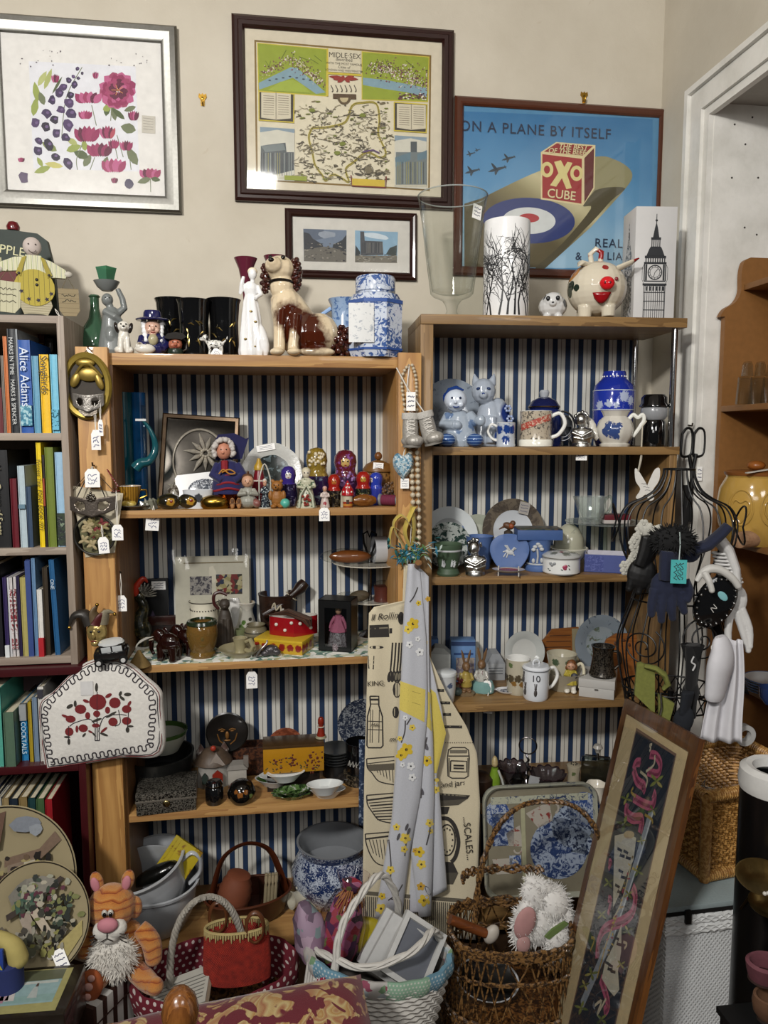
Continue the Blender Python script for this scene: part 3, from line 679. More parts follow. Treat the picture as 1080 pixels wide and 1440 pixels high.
book('dark brown book with flecked spine',64.7,72,798,z3,YF,'332a1e',group=G3)
book('tall blue book leaning at the right of the lower row',78,85.5,787,z3,YF,'1f5480',.2,group=G3,words='ONE',wc='c4d2dc',ws=.8,wpos=.75,lean=-1.5)
G4,G5='books on the upper maroon shelf','books on the lower maroon shelf'
zm1=mb_z[1];YM=YBK-.015
book('aqua green book at the left edge of the maroon shelf',-14,6,968,zm1,YM,'4f9c8c',group=G4)
book('thick grey-green book standing proud of the shelf',8,22.8,1002,zm1,YM-.004,'4f6654',group=G4)
book('thin brown book behind the blue cocktail book',24,29,992,zm1,YM+.06,'4a3222',group=G4)
book('blue and grey cocktail book',31.5,41,990,zm1,YM+.03,'2476a8',group=G4,words='COCKTAILS',wc='c6d8e0',ws=.8,wpos=.42,band=[(.72,1,'8f9294')])
book('thin mustard yellow book on the maroon shelf',42.8,47.8,987,zm1,YM+.02,'a08a26',group=G4)
book('grey-blue thin book beside the tea cosy',49,56,981,zm1,YM+.02,'6d7f92',group=G4)
book('white book half hidden by the tea cosy',57.5,66,966,zm1,YM+.02,'c9c6c0',group=G4,pic=(.86,.97,pl_('33323a',.5)))
for i,(x0,x1,tp,cc,lb)in enumerate(((-8,4,1120,'1f2a4d','dark blue book at the left edge of the bottom row'),(5,11,1119,'22252a','first black book in the bottom row'),(11.5,17,1121,'a3a29c','pale grey book in the bottom row'),(18,27,1122,'8c7a56','tan cloth book in the bottom row'),(28,39,1123,'1d2733','navy cloth book in the bottom row'),(40.5,52,1121,'7d6a44','brown-yellow book in the bottom row'),(53,63,1122,'1c3a3c','dark teal book in the bottom row'),(64,75,1123,'3f5a38','green book next to the red one in the bottom row'),(76,86,1124,'8c1a22','red book with gilt lines at the right of the bottom row'))):
 book(lb,x0,x1,tp,mb_z[2],YM-.0,cc,.16,group=G5,lines=(.1,.2,.5,.8,.9)if 'gilt' in lb else None,lean=0)
# ON THE GREY BOOKCASE
zt=bc_z[0]
t,k=put('shop_sign','dark green painted wooden sign with cream letters and red knob on the grey bookcase','sign',20,2.16,zt,0)
b=MB(k);b.pr_([(-60,0),(62,0),(57,84),(50,118),(38,127),(0,131),(-60,131)],-5,6);b.bu('board',pl_('1d2a23',.6,0,.3,60),t)
b=MB(k);b.pr_([(-60,58),(8,56),(10,82),(-60,84)],-8,-5);b.bu('painted_panel',pl_('5a1a1c',.6,0,.3,60),t,'dark red panel')
MB(k).la([(0,0),(8,0),(9,5),(6,11),(0,13)],14,(5,0,131)).bu('knob',pl_('5c1218',.25,0,.2,60,0,.3),t)
text('lettering','APPLE P',17*k,pl_('c9c6a0',.7),t,(5*k,-5.6*k,102*k),(90,8,0),depth=.0003)
text('lettering','ICKERS'[:1]+',',13*k,pl_('c9c6a0',.7),t,(-10*k,-5.6*k,88*k),depth=.0003)
t,k=put('wooden_figure','flat wooden figure in yellow dungarees and checked shirt holding two small boards','figure',51,2.06,zt)
CHK=stripes([(0,'c8c6a8'),(.5,'8d9a6a'),(.62,'d2cfb6'),(.8,'5d6a74'),(.86,'c8c6a8')],.011,'x',.7)
MB(k).la([(0,0),(25,0),(25,3),(22,8),(12,10),(0,10)],24,sy=.55).bu('stand',pl_('3d3a36',.6),t)
def eg(cx,cz,rx,rz,y0,y1,n=24):return[(cx+rx*cos(TP*i/n),cz+rz*sin(TP*i/n))for i in range(n)]
MB(k).pr_([(-18,30),(-20,22),(-14,8),(-1,7),(1,7),(15,8),(22,22),(20,30)],-4,4).bu('trousers',stripes([(0,'a29a80'),(.6,'6d6450'),(.7,'b5ad92')],.006,'z',.8),t)
MB(k).pr_(eg(0,46,26,25,0,0),-5,5).bu('dungarees',stripes([(0,'a8983c'),(.85,'6d6428'),(.95,'b0a044')],.012,'x',.7),t)
for s,pl in((-1,[(-8,88),(-24,86),(-45,76),(-47,66),(-36,66),(-20,68),(-12,64)]),(1,[(8,88),(22,84),(40,74),(44,68),(40,62),(26,62),(14,60)])):
 b=MB(k);b.pr_(pl,-3,3.5);b.bu('sleeve',CHK,t);MB(k).ell((s*44,-1,68),(6,4,4.5)).bu('hand',pl_('b9b4a8',.6),t)
MB(k).pr_([(-13,66),(13,64),(10,90),(-10,90)],-4.5,4).bu('shirt',CHK,t)
for s in(-1,1):
 b=MB(k);b.pr_([(s*9,88),(s*14,86),(s*23,64),(s*17,60)],-6.2,-4);b.bu('brace',pl_('9a8c38',.7),t);MB(k).ell((s*19,-6.4,64),(2,1,2),None,8,5).bu('button',pl_('2a2420',.5),t)
for z in(50,57):MB(k).ell((3,-5.2,z),(2.2,1,2.2),None,8,5).bu('button',pl_('1f1c18',.5),t)
for x,z in((-17,40),(-8,30),(4,29),(15,31),(21,39)):
 b=MB(k);b.flat([(x+(3.4 if i%2 else 1.6)*cos(i*PI/5),z+(3.4 if i%2 else 1.6)*sin(i*PI/5))for i in range(10)],-5.4);b.bu('star',pl_('2a2233',.7),t)
MB(k).ell((-1,-1,102),(12,7,13),None,20,12).bu('head',pl_('b5a9a2',.6),t,'pale round face')
b=MB(k)
for s in(-1,1):b.disc(-1+s*4.5,104,1.1,-8.2,8)
b.line(arc(-1,98,5,200,340,8),.9,-8.2).bu('face_paint',pl_('3a2a26',.7),t)
def slate(x,z,w,h,mt,tilt,words):
 b=MB(k);b.pr_([(-w/2,0),(w/2,0),(w/2,-h*.8),(w*.3,-h),(-w*.3,-h),(-w/2,-h*.8)],-1.2,1.2);q=b.bu('hanging_board',mt,t,None,V((x,-4,z))*k,(0,tilt,0))
 s=MB(k);s.tu([(-w*.3,0,0),(0,0,16),(w*.3,0,0)],.5,5);s.bu('cord',pl_('6d6248',.9),q)
 s=MB(k)
 for i,n in enumerate(words):s.line([(-w*.34+w*.68*j/14,-h*(.25+.2*i)+ru(-2,2))for j in range(15)],1.0,-1.5)
 s.bu('painted_words',pl_('3c382c',.8),q)
slate(-34,52,33,42,stripes([(0,'b9b69a'),(.9,'6d6850'),(.95,'b9b69a')],.014,'x',.8),3,'abc')
slate(43,48,27,38,stripes([(0,'8d7f62'),(.88,'5a4c38'),(.93,'8d7f62')],.012,'z',.8),-2,'ab')
st_(t,30*k,-6*k,20*k,.012,.04,.02,tilt=-28)
# ON THE PINE UNIT
zt=zP['top']
t,k=put('bottle','round green glass bottle behind the grey lady candle holder','bottle',136,2.17,zt)
MB(k).la([(0,0),(20,0),(24,10),(24,24),(18,40),(9,55),(6,70),(6,84),(8,86),(6,88),(5,84),(0,20)],24).bu('body',tg_('5d8a6c','1f3d2c',.05,body=.35),t)
t,k=put('candle_holder','grey frosted glass lady holding a bowl above her head','candle holder',157,2.06,zt)
GRY=pl_('6f7372',.35,0,.12,40,0,.2)
b=MB(k);b.la([(0,0),(17,0),(20,6),(18,20),(15,36),(13,50),(11,60),(6,66),(0,68)],20,(2,0,0),sy=.8)
b.ell((0,-6,25),(9,10,16)).ell((-3,0,76),(8,8,9)).ell((0,0,66),(5,5,8)).tu([(-8,-3,60),(6,-10,52),(14,-6,46)],[5,5,4],8).tu([(10,0,58),(19,0,66),(17,0,78),(11,0,92)],[5.5,5,4.2,3.5],8)
b.bu('lady',GRY,t,rm_=.0017)
MB(k).la([(0,0),(7,0),(13,5),(17,12),(17.5,13),(15,12),(0,4)],24,(-3,0,88)).bu('bowl',GRY,t)
eyes(t,k,-3,-7.5,78,2.6,.9,'3a3c3c')
t,k=put('tealight_glass','small pinched green glass cup in the bowl on the lady','candle glass',150,2.065,zt+PY(150,390,2.065).z-PY(150,499,2.065).z-.018)
MB(k).la([(0,0),(9,0),(11,12),(14,24),(13.4,24),(10.4,12),(8,2),(0,2)],4,wob=lambda a,z:1+.12*sin(4*a)).bu('cup',tg_('6fae8c','12502f',.03,body=.3),t)
def sit_dog(t,k,s,body,ear,sitrot=1):
 b=MB(k*s);b.ell((0,2,13),(9,10,14)).ell((0,-3,24),(7.5,7.5,10)).ell((0,-4,36),(8.5,8,8)).ell((0,-10,34),(4.5,5,4)).tu([(-4,-6,22),(-4.5,-9,10),(-4.5,-9,1)],[4,3.2,3.2],8).tu([(4,-6,22),(4.5,-9,10),(4.5,-9,1)],[4,3.2,3.2],8).ell((-8,-4,5),(5,8,5)).ell((8,-4,5),(5,8,5)).ell((8,9,4),(5,4,3))
 b.bu('body',body,t,rm_=.0014*max(1,s))
 for q in(-1,1):MB(k*s).ell((q*9,-3,35),(3,5,7.5),(0,q*14,0)).bu('ear',ear,t)
 MB(k*s).ell((0,-14.5,35.5),(1.8,1.2,1.4),None,8,6).bu('nose',pl_('14110f',.2),t);eyes(t,k*s,0,-11.2,39,3.2,1.1)
t,k=put('dog_figurine','small seated white pottery dog with black ears beside the grey lady','figurine',175,2.03,zt)
sit_dog(t,k,1.03,pa_('d8d4ca',[('231d19',[(0,0,44*k,6*k),(8*k,6*k,20*k,6*k)])]),pl_('201a17',.2))
t,k=put('toby_jug','pottery toby jug of a seated man with wide dark blue hat and white hair','toby jug',216,2.04,zt)
FL=pl_('c9a28e',.25,0,.12,70,0,.3);NVY=pl_('1b1d4c',.15,0,.1,50,0,.5);GW=gz_('d5d3cc')
b=MB(k);b.ell((0,2,10),(19,14,12)).ell((2,2,22),(15,12,13)).tu([(-14,0,24),(-17,-8,14),(-8,-13,12)],[6,5.5,5],8).tu([(16,0,24),(19,-6,14),(12,-12,8)],[6,6,5],8);b.bu('coat',NVY,t,rm_=.0018)
MB(k).ell((0,-10,20),(7,5,8)).bu('waistcoat',pl_('a29a7a',.25),t);MB(k).ell((-11,-12,7),(14,7,7)).ell((-18,-13,10),(6,5,6)).bu('lap_dog',pa_('d6d2c8',[('6d5a44',[(-18*k,-14*k,12*k,4*k)])]),t)
MB(k).ell((0,-2,37),(11,10,12),None,18,12).ell((0,-12,35),(2.6,3,3)).ell((-5,-9,33),(4,3,3.4)).ell((5,-9,33),(4,3,3.4)).ell((0,-8,28),(5,4,3.6)).bu('head',FL,t,rm_=.0014);eyes(t,k,0,-11,38.5,4,1.2);MB(k).tu([(-3,-11.6,30.3),(0,-12.4,29.6),(3,-11.6,30.3)],.7,6).bu('mouth',pl_('8a4038',.4),t)
for s in(-1,1):
 b=MB(k)
 for i in range(5):b.ell((s*(12-.5*i),1-i,44-6*i),(4.4,5,4.4))
 b.bu('wig',GW,t,rm_=.0014)
MB(k).la([(0,47),(22,47),(23,48.5),(21,50),(12.5,51),(12,58),(10.5,61),(0,61)],28,sy=.85).bu('hat',NVY,t)
t,k=put('character_jug','tiny character jug head with black three-cornered hat and red face','character jug',247,2.02,zt)
MB(k).la([(0,0),(10,0),(11,4),(9,8),(0,9)],16).bu('collar',pl_('1d2a20',.3),t)
MB(k).ell((0,0,14),(9.5,8,10)).ell((0,-8,13),(2.5,3,2.5)).ell((4,-5,12),(3.4,3,3)).ell((-4,-5,12),(3.4,3,3)).bu('head',pl_('a8644c',.25,0,.2,90,0,.3),t,rm_=.001);eyes(t,k,0,-7.4,16.5,3.2,1)
MB(k).pr_([(-15,22),(-9,20),(0,21),(9,20),(15,24),(10,29),(0,30),(-10,28)],-9,8).bu('hat',pl_('1c1712',.25),t);MB(k).tu(arc3((0,11),4,90,-90,8,None,0)and[(11,2,22),(16,2,18),(15,2,8),(10,2,5)],1.5,8).bu('handle',pl_('2a2018',.25),t)
MB(k).tu([(-3,-7.8,9.5),(0,-8.6,8.7),(3,-7.8,9.5)],.6,6).bu('mouth',pl_('6d1f1a',.4),t)
BLK=pl_('0c0c0d',.07,0,.1,50,0,.6)
for i,(px,Y,r,h,lb)in enumerate(((245,2.16,24,83,'left'),(274,2.06,23,77,'middle'),(316,2.09,23,80,'right'))):
 t,k=put('beaker',{'left':'shiny black beaker standing behind the toby jug, leftmost of three','middle':'shiny black beaker with gold leaf sprays, in front in the middle','right':'shiny black beaker beside the white lady figurine, rightmost of three'}[lb],'beaker',px,Y,zt,group='black and gold beakers')
 MB(k).la([(0,0),(r*.84,0),(r*.88,3),(r*.86,h*.6),(r*.95,h*.93),(r+1,h),(r-1,h+.6),(r*.84,h*.6),(0,6)],32).bu('body',BLK,t)
 b=MB(k);rnd=Rn(i+2)
 for j in range(9):
  a=-PI/2+rnd.u(-.9,.9);z=rnd.u(.2,.62)*h;q=r*.885;L=rnd.u(6,12);an=rnd.u(0,PI)
  pts=[(a-L/q/2*cos(an),z-L/2*sin(an)),(a,z+1.5),(a+L/q/2*cos(an),z+L/2*sin(an))]
  b.tu([(q*cos(x),q*sin(x),zz)for x,zz in pts],[.3,1.3,.3],6)
 b.bu('gold_spray',me_('b09a5c',.3),t,'raised gold leaf sprays')
t,k=put('dog_figurine','tiny standing white dog with dark spots, tagged, before the black beakers','figurine',303,2.015,zt,0)
b=MB(k);b.ell((0,0,15),(12,5,6)).ell((-13,-1,23),(5,4.5,5)).ell((-18,-1,21.5),(4,2.6,2.6)).tu([(-9,0,17),(-12,0,22)],4,8).tu([(11,0,17),(16,0,22),(17,0,26)],[1.6,1.2,.8],6)
for x in(-8,8):
 for y in(-3,3):b.tu([(x,y,13),(x+1,y,6),(x,y,0)],[2.8,1.9,2],8)
b.bu('body',so_('d9d7d0','1b1917',150,.56,.15),t,rm_=.0012)
for s in(-1,1):MB(k).ell((-10.5,s*4.4,23),(2,1.2,4)).bu('ear',pl_('1c1917',.2),t)
st_(t,6*k,-6*k,12*k,.026,.022,.01,tilt=35)
PUR=tg_('7a3046','3a0f1c',.04,body=.55)
for px,Y,h,lb in((348,2.12,138,'purple glass trumpet vase rising behind the white lady figurine'),(389,2.16,143,'purple glass trumpet vase rising behind the pottery spaniel')):
 t,k=put('trumpet_vase',lb,'vase',px,Y,zt)
 MB(k).la([(0,0),(11,0),(12,2),(4,6),(3,20),(4,80),(6,h-34),(10,h-14),(16,h),(15,h),(8.4,h-16),(3,h-40),(0,h-44)],28).bu('body',PUR,t)
t,k=put('lady_figurine','tall white porcelain lady in a draped gown with gold touches','figurine',354,2.03,zt)
PW=gz_('d4d3d2',.1)
b=MB(k);b.la([(0,0),(17,0),(18,6),(16,30),(13,55),(10,74),(8,84),(10,92),(9,98),(4,102),(0,103)],28,sy=.8,wob=lambda a,z:1+.09*sin(7*a+z*.04)*(1 if z<80 else .2)).ell((15,-2,22),(9,9,24),(0,-12,0)).tu([(9,0,96),(14,-4,84),(6,-11,78)],[4,3.6,3],8).tu([(-9,0,96),(-14,-2,86),(-12,-4,98),(-9,-5,108)],[4,3.6,3,2.4],8);b.bu('gown',PW,t,rm_=.0018)
MB(k).ell((3,-1,112),(6,6.4,8)).ell((3,0,103),(3.2,3.2,5)).bu('head',PW,t,rm_=.0014);MB(k).ell((3,2,116),(7,7,6)).ell((3,7,113),(4,4,4)).bu('hair',gz_('c2b8a0'),t,rm_=.0014)
for z,x in((12,4),(22,-8),(46,6),(60,0)):MB(k).ell((x,-13+z*.06,z),(2.4,1.2,1.6)).bu('gold_flower',me_('9a8450',.3),t)
t,k=put('spaniel_figurine','large glossy cream and brown seated pottery spaniel looking up','figurine',430,2.06,zt,0)
SPN=pa_('cfba98',[('421808',[(-22*k,-20*k,52*k,22*k),(0,-18*k,40*k,24*k),(8*k,-20*k,22*k,24*k),(-28*k,-16*k,30*k,13*k),(-34*k,-2*k,138*k,9*k),(-20*k,0,136*k,8*k)])],.08,.3,70,.7,.2,'ddcdb0')
b=MB(k)
b.la([(0,-26),(22,-20),(31,0),(30,22),(24,46),(18,62),(0,66)],24,(-8,0,30),sy=.85,M=Euler((0,R(-22),0)).to_matrix())
b.ell((18,-4,32),(30,28,30)).ell((-26,-4,66),(22,22,30)).ell((-32,-3,96),(17,17,22)).ell((-34,-4,120),(20,19,18)).ell((-42,-16,122),(13,14,11)).ell((-44,-24,124),(8,8,7))
b.tu([(-34,-16,62),(-36,-22,34),(-37,-23,5)],[11,8.5,8],12).tu([(-14,-18,56),(-16,-24,30),(-18,-25,5)],[10,8,8],12).ell((-40,-28,5),(10,12,5.5)).ell((-17,-31,5),(10,12,5.5)).ell((14,-26,6),(26,12,7))
b.bu('body',SPN,t,rm_=.0024)
CURL=pa_('3a140c',[('6a3018',[(0,0,0,.01)])],.07,.4,90,.8)
def curls(c,r,n,name,m,sz,seed):
 rnd=Rn(seed);b=MB(k);b.ell(c,tuple(x*.9 for x in r),None,16,10)
 for i in range(n):
  u=1-2*(i+.5)/n;a=i*2.4;s=sqrt(1-u*u);b.ell((c[0]+r[0]*s*cos(a),c[1]+r[1]*s*sin(a),c[2]+r[2]*u),sz*rnd.u(.8,1.2),None,8,5)
 return b.bu(name,m,t)
curls((-54,0,108),(5.5,9,20),26,'ear',CURL,3,1);curls((-13,-2,112),(7,10,22),34,'ear',CURL,3.4,2);curls((48,-2,23),(23,18,21),60,'tail',CURL,4,3)
MB(k).tu([(-33+17*cos(a),-3+17*sin(a),100-3*sin(a))for a in[TP*i/24 for i in range(24)]],1.8,8,True).bu('collar',pl_('17120f',.2),t)
MB(k).ell((-46,-31,126),(4,2.6,3)).bu('nose',pl_('17100d',.1),t)
for x,y in((-47,-20),(-30,-21)):MB(k).ell((x,y,132),(3,2,2.6)).bu('eye',pl_('120d0a',.05),t)
t,k=put('jug','pale blue jug with frilled rim half hidden behind the ginger jar','jug',486,2.16,zt)
MB(k).la([(0,0),(20,0),(24,14),(23,40),(19,62),(20,78),(24,86),(23,86),(18,74),(0,10)],28,wob=lambda a,z:1+(.04*sin(9*a)if z>70 else 0)).bu('body',so_('8fa6c4','4a6a9c',60,.55,.15),t);MB(k).tu([(-20,0,74),(-32,0,66),(-33,0,44),(-23,0,26)],3,8).bu('handle',gz_('7f98ba'),t)
t,k=put('ginger_jar','lidded blue and white ginger jar with flower pattern and a paper label','jar',528,2.05,zt)
CH=china('c3cbd8','3c5890',46,.53)
b=MB(k)
for z0,z1,r0,r1 in((0,8,36,39),(8,74,39,40),(74,86,40,33),(86,89,33,26)):
 b.la([(r0,z0),(r1,z1)],8,a0=PI/8)
b.flat([(36*cos(PI/8+i*PI/4),36*sin(PI/8+i*PI/4))for i in range(8)],0,lambda u,v,w:(u,v,0));b.bu('body',CH,t)
MB(k).la([(25,86),(25,90),(28,91),(28,108),(26,111),(14,113),(0,113.5)],32).bu('lid',CH,t);MB(k).la([(39.6,9),(40.4,9),(40.4,12),(39.8,12)],8,a0=PI/8).bu('foot_band',pl_('33508f',.15),t)
MB(k).la([(39.9,72),(40.9,72),(41,77),(40,77)],8,a0=PI/8).bu('shoulder_band',pl_('3b5794',.15),t)
MB(k).box((-19,-38.6,44),(34,.8,52)).bu('paper_label',so_('cfd0cf','9aa0a8',90,.6,.7),t,'white paper label taped on')
# ON THE OAK UNIT
zt=zO['top'];YO=1.985
t,k=put('footed_vase','tall clear glass footed vase in front of the aeroplane poster','vase',635,2.09,zt)
MB(k).la([(0,0),(26,0),(26,2),(10,6),(7,12),(9,20),(14,27),(26,32),(30,36),(36,80),(42,130),(48,166),(49,168),(47,167),(40.5,130),(34,80),(28,40),(18,36),(0,35)],40).bu('body',tg_('fbfcfb','c6ccc8',.02),t)
MB(k).tu([(48*cos(TP*i/40),48*sin(TP*i/40),167.5)for i in range(40)],.9,6,True).bu('rim',tg_('dfe4e2','6d7672',.03,body=.35),t)
sticker(t,(33*k,-28*k,138*k),15*k,19*k,38,tilt=8)
t,k=put('lantern_vase','white cylinder vase printed with black bare branches','vase',711,2.06,zt)
MB(k).la([(0,0),(31,0),(32,2),(32,130),(31.5,132),(30,131),(30,10),(0,8)],40).bu('body',gz_('c9c7c5',.2),t)
b=MB(k);rnd=Rn(5)
def cyl(a,z):return(32.12*cos(a),32.12*sin(a),z)
def strip(p0,p1,w0,w1):
 (a0,z0),(a1,z1)=p0,p1;d=V(((a1-a0)*32,z1-z0));
 if d.length<.1:return
 n=V((-d.y,d.x)).normalized();q=[]
 for(a,z),w,s in((p0,w0,1),(p1,w1,1),(p1,w1,-1),(p0,w0,-1)):q.append(b.v(cyl(a+s*n.x*w/32,z+s*n.y*w)))
 b.face(q)
def branch(a,z,ang,L,w,d):
 n=4
 for i in range(n):
  a2=a+L/n*cos(ang)/32;z2=z+L/n*sin(ang);strip((a,z),(a2,z2),w*(1-.15*i),w*(1-.15*(i+1)));a,z=a2,z2;ang+=rnd.u(-.3,.3)
  if d>0 and z<104 and rnd.random()<.85:branch(a,z,ang+rnd.choice([-1,1])*rnd.u(.4,1.0),L*.62,w*.62,d-1)
for i in range(9):branch(-PI/2+(-1.35+i*.33)+rnd.u(-.1,.1),2,PI/2+rnd.u(-.35,.35),rnd.u(50,80),1.5,3)
b.bu('branch_print',pl_('17171a',.5),t,'black branch print')
t,k=put('cat_money_box','small round white pottery cat with dark markings next to the pig','figurine',777,2.04,zt)
b=MB(k);b.ell((0,0,18),(20,18,17)).ell((0,-8,24),(14,12,12)).ell((0,-18,19),(5,4,4))
for s in(-1,1):b.la([(5,0),(3,5),(.8,9)],10,(s*10,-6,33)).ell((s*8,-8,3),(6,7,4))
b.bu('body',pa_('c9c9c8',[('4a4d52',[(-14*k,-12*k,30*k,5*k),(15*k,-6*k,20*k,6*k),(16*k,2*k,30*k,6*k),(2*k,-10*k,38*k,3.4*k)])],.1),t,rm_=.0016)
for s in(-1,1):MB(k).ell((s*6.5,-18.5,26),(3,2,3.4)).bu('eye',pl_('1d1f22',.1),t)
MB(k).ell((0,-22,20),(1.8,1.2,1.2)).bu('nose',pl_('3a3c40',.2),t)
t,k=put('pig_money_box','round cream pottery pig with red snout, painted strawberry and leaf','money box',838,2.03,zt,turn=6)
PIG=pa_('cfc6b2',[('b0762a',[(-34*k,-8*k,66*k,15*k),(-28*k,-16*k,74*k,8*k)]),('1c2a1e',[(-38*k,-16*k,44*k,8*k),(-40*k,-12*k,36*k,8*k),(-31*k,-26*k,40*k,5*k),(6*k,-28*k,76*k,4*k),(12*k,-27*k,73*k,3*k)]),('8f1c1e',[(8*k,-30*k,67*k,5*k)])],.1,.25,80,.6,.06)
b=MB(k);b.ell((0,0,42),(41,38,38),None,24,16).ell((8,-34,40),(11,8,10))
for x,y in((-17,-16),(14,-20),(-16,16),(16,16)):b.tu([(x,y,16),(x,y,1)],[10,9],12)
b.bu('body',PIG,t,rm_=.0022)
MB(k).ell((9,-42,42),(10,6,9)).bu('snout',gz_('a8141c'),t,'red snout')
b=MB(k)
for s in(-1,1):b.ell((9+s*3.4,-47.6,42),(1.4,.8,2),None,8,5)
b.bu('nostrils',pl_('5a0a10',.3),t)
b=MB(k);b.grid(lambda u,v:((-12+24*u)*(1-.25*v)+3,-38+4*v-8*(u-.5)**2*-1,31-7*v-7*(1-(2*u-1)**2)*(v)),8,3);b.bu('mouth',pl_('8f0f16',.2),t,solid=.003)
for x in(-12,22):MB(k).ell((x,-33 if x<0 else-32.5,49),(2.6,1.6,2.6)).bu('eye',pl_('7a2f33',.2),t)
for s,p in((-1,[(-14,-14,72),(-24,-22,74),(-28,-30,68)]),(1,[(26,-16,66),(42,-22,72),(52,-24,77)])):
 MB(k).tu(p,[8,6.5,1.5],12,flat=.5).bu('ear',pa_('cfc6b2',[('8f1c1e',[(52*k,-24*k,77*k,8*k),(-17*k,-16*k,74*k,6*k)])],.1),t)
MB(k).tu([(-8,2,78),(-10,0,90),(-3,0,97),(5,0,92),(4,2,79)],3.8,10).bu('top_loop',pa_('d8d0bd',[('8f1c1e',[(5*k,0,90*k,8*k),(-10*k,0,88*k,3*k)])],.1),t,'cream and red loop on its back')
p0=SP(903,2.0,zt);t=th_('gift_box','tall white carton printed with a black clock tower','box',p0,-6);k=KK(p0)
BW,BD,BH=58,50,153
t.location=SP(909,2.045,zt)
MB(k).bx(-BW/2,BW/2,-BD/2,BD/2,0,BH,.5).bu('carton',pl_('c4c3c2',.35,0,.05,30),t)
b=MB(k);yy=-BD/2-.12
def rr(x0,x1,z0,z1):b.flat([(x0,z0),(x1,z0),(x1,z1),(x0,z1)],yy)
def outl(x0,x1,z0,z1,w=.7):b.line([(x0,z0),(x0,z1)],w,yy).line([(x1,z0),(x1,z1)],w,yy).line([(x0,z0),(x1,z0)],w,yy).line([(x0,z1),(x1,z1)],w,yy)
ox=0
b.flat([(-4.5,111),(4.5,111),(2.2,124),(.6,130),(.5,143),(-.5,143),(-.6,130),(-2.2,124)],yy);rr(-1.6,1.6,133,135.5);rr(-7,7,108,111.5)
for i in range(5):rr(-6.4+i*2.8,-5+i*2.8,98,108)
b.flat([(-13,86),(13,86),(9,96),(7,99),(-7,99),(-9,96)],yy);rr(-15,15,83,86.6);rr(-16,16,76,78)
for i in range(9):rr(-14+i*3.3,-12.4+i*3.3,78,83)
outl(-15,15,52,76,1.6);b.line(arc(0,64,9.6,0,360,24),1.6,yy).line(arc(0,64,7,0,360,20),.7,yy).line([(0,64),(4.5,69)],.9,yy).line([(0,64),(-2,57)],.8,yy)
for i in range(12):a=i*PI/6;b.line([(7.2*cos(a),64+7.2*sin(a)),(9.2*cos(a),64+9.2*sin(a))],.7,yy)
for s in(-1,1):rr(s*12.4-1.3,s*12.4+1.3,53,75);b.line([(s*15,76),(s*18,70),(s*18,54),(s*15,48)],.6,yy)
rr(-17,17,46,49);outl(-15,15,1,46,1)
for i in range(10):rr(-13.6+i*3,-12.8+i*3,1,46)
for z in(12,24,36):rr(-15,15,z,z+1.2)
for i in range(6):rr(-12+i*4.6,-9.6+i*4.6,39,45)
b.bu('tower_print',pl_('26282c',.5),t,'black clock tower print')
b=MB(k);f2=lambda u,v,w:(-BW/2-.12,u,v)
b.flat([(-16,1),(16,1),(15,86),(8,99),(4,112),(0,140),(-4,112),(-8,99),(-15,86)],0,f2);b.bu('side_print',so_('4a4d52','b9b9ba',110,.5,.5),t)
# DOLL SHELF
zt=zP['doll']
def cyl_vase(px,Y,r,h,col,edge,lb,body=.5):
 t,k=put('glass_vase',lb,'vase',px,Y,zt)
 MB(k).la([(0,0),(r,0),(r,h),(r-1.2,h),(r-1.5,5),(0,4)],32).bu('body',tg_(col,edge,.04,body=body),t)
cyl_vase(173,2.14,17,158,'0f5a6a','03202a','tall dark teal cylinder glass vase at the shelf left end')
cyl_vase(197,2.17,12,156,'1a63a0','062244','tall clear blue glass vase right of the teal one')
t,k=put('glass_ornament','clear glass stem with a curling blue-green glass dolphin','ornament',206,2.09,zt)
MB(k).la([(0,0),(9,0),(8,2),(3,6),(2.4,20),(2.4,140),(3.5,142),(0,142)],14).bu('stem',tg_('e6f0ee','7f9a9a',.02),t)
MB(k).tu(sp_([(-14,-4,54),(-6,-5,62),(6,-4,66),(14,-3,80),(13,-3,96),(6,-3,112),(-2,-3,122)],5),[2]+[8-.2*i for i in range(14)]+[5-.22*i for i in range(16)],10).bu('dolphin',tg_('2a7480','0a3038',.03,body=.4),t,'blue-green glass dolphin')
MB(k).box((-4,-4,122),(14,3,3)).bu('clasp',pl_('c9cccc',.3),t)
t,k=put('saucer','grey-rimmed saucer with the gold striped cup on the doll shelf','saucer',190,2.035,zt)
MB(k).la([(0,0),(12,0),(14,3),(24,6),(24,7),(13,4.4),(0,4)],28).bu('dish',pl_('55524a',.25),t)
t,k=put('coffee_cup','small cup with gold vertical stripes and white inside','cup',183,2.035,zt+.0095)
MB(k).la([(0,0),(8,0),(10,4),(15,22),(16,28),(15.2,28),(13,20),(0,6)],28).bu('body',stripes([(0,'7d5a1c'),(.5,'2b1c0c'),(.62,'a47a2a')],.0065,'x',.25),t)
MB(k).la([(15.6,27.6),(15.6,28.4),(12.6,20),(0,7)],28).bu('lining',gz_('c9c6be'),t);MB(k).tu([(15,0,22),(22,0,22),(23,0,14),(13,0,10)],1.6,8).bu('handle',me_('8a6a2c',.3),t)
t,k=put('stone','pale yellow polished stone in front of the gold cup','stone',181,1.985+.035,zt+.006)
MB(k).ell((0,0,5.5),(11,6,5.5),None,16,10).bu('body',so_('a88f3c','c9b56a',90,.5,.2),t)
t,k=put('crystal','rough grey-white crystal cluster with a price tag','crystal',211,2.03,zt)
b=MB(k);rnd=Rn(4)
for i in range(9):b.la([(0,0),(4,0),(4.4,7+rnd.random()*6),(0,13+rnd.random()*6)],6,(rnd.u(-8,8),rnd.u(-4,4),0),M=Euler((rnd.u(-.5,.5),rnd.u(-.6,.6),0)).to_matrix())
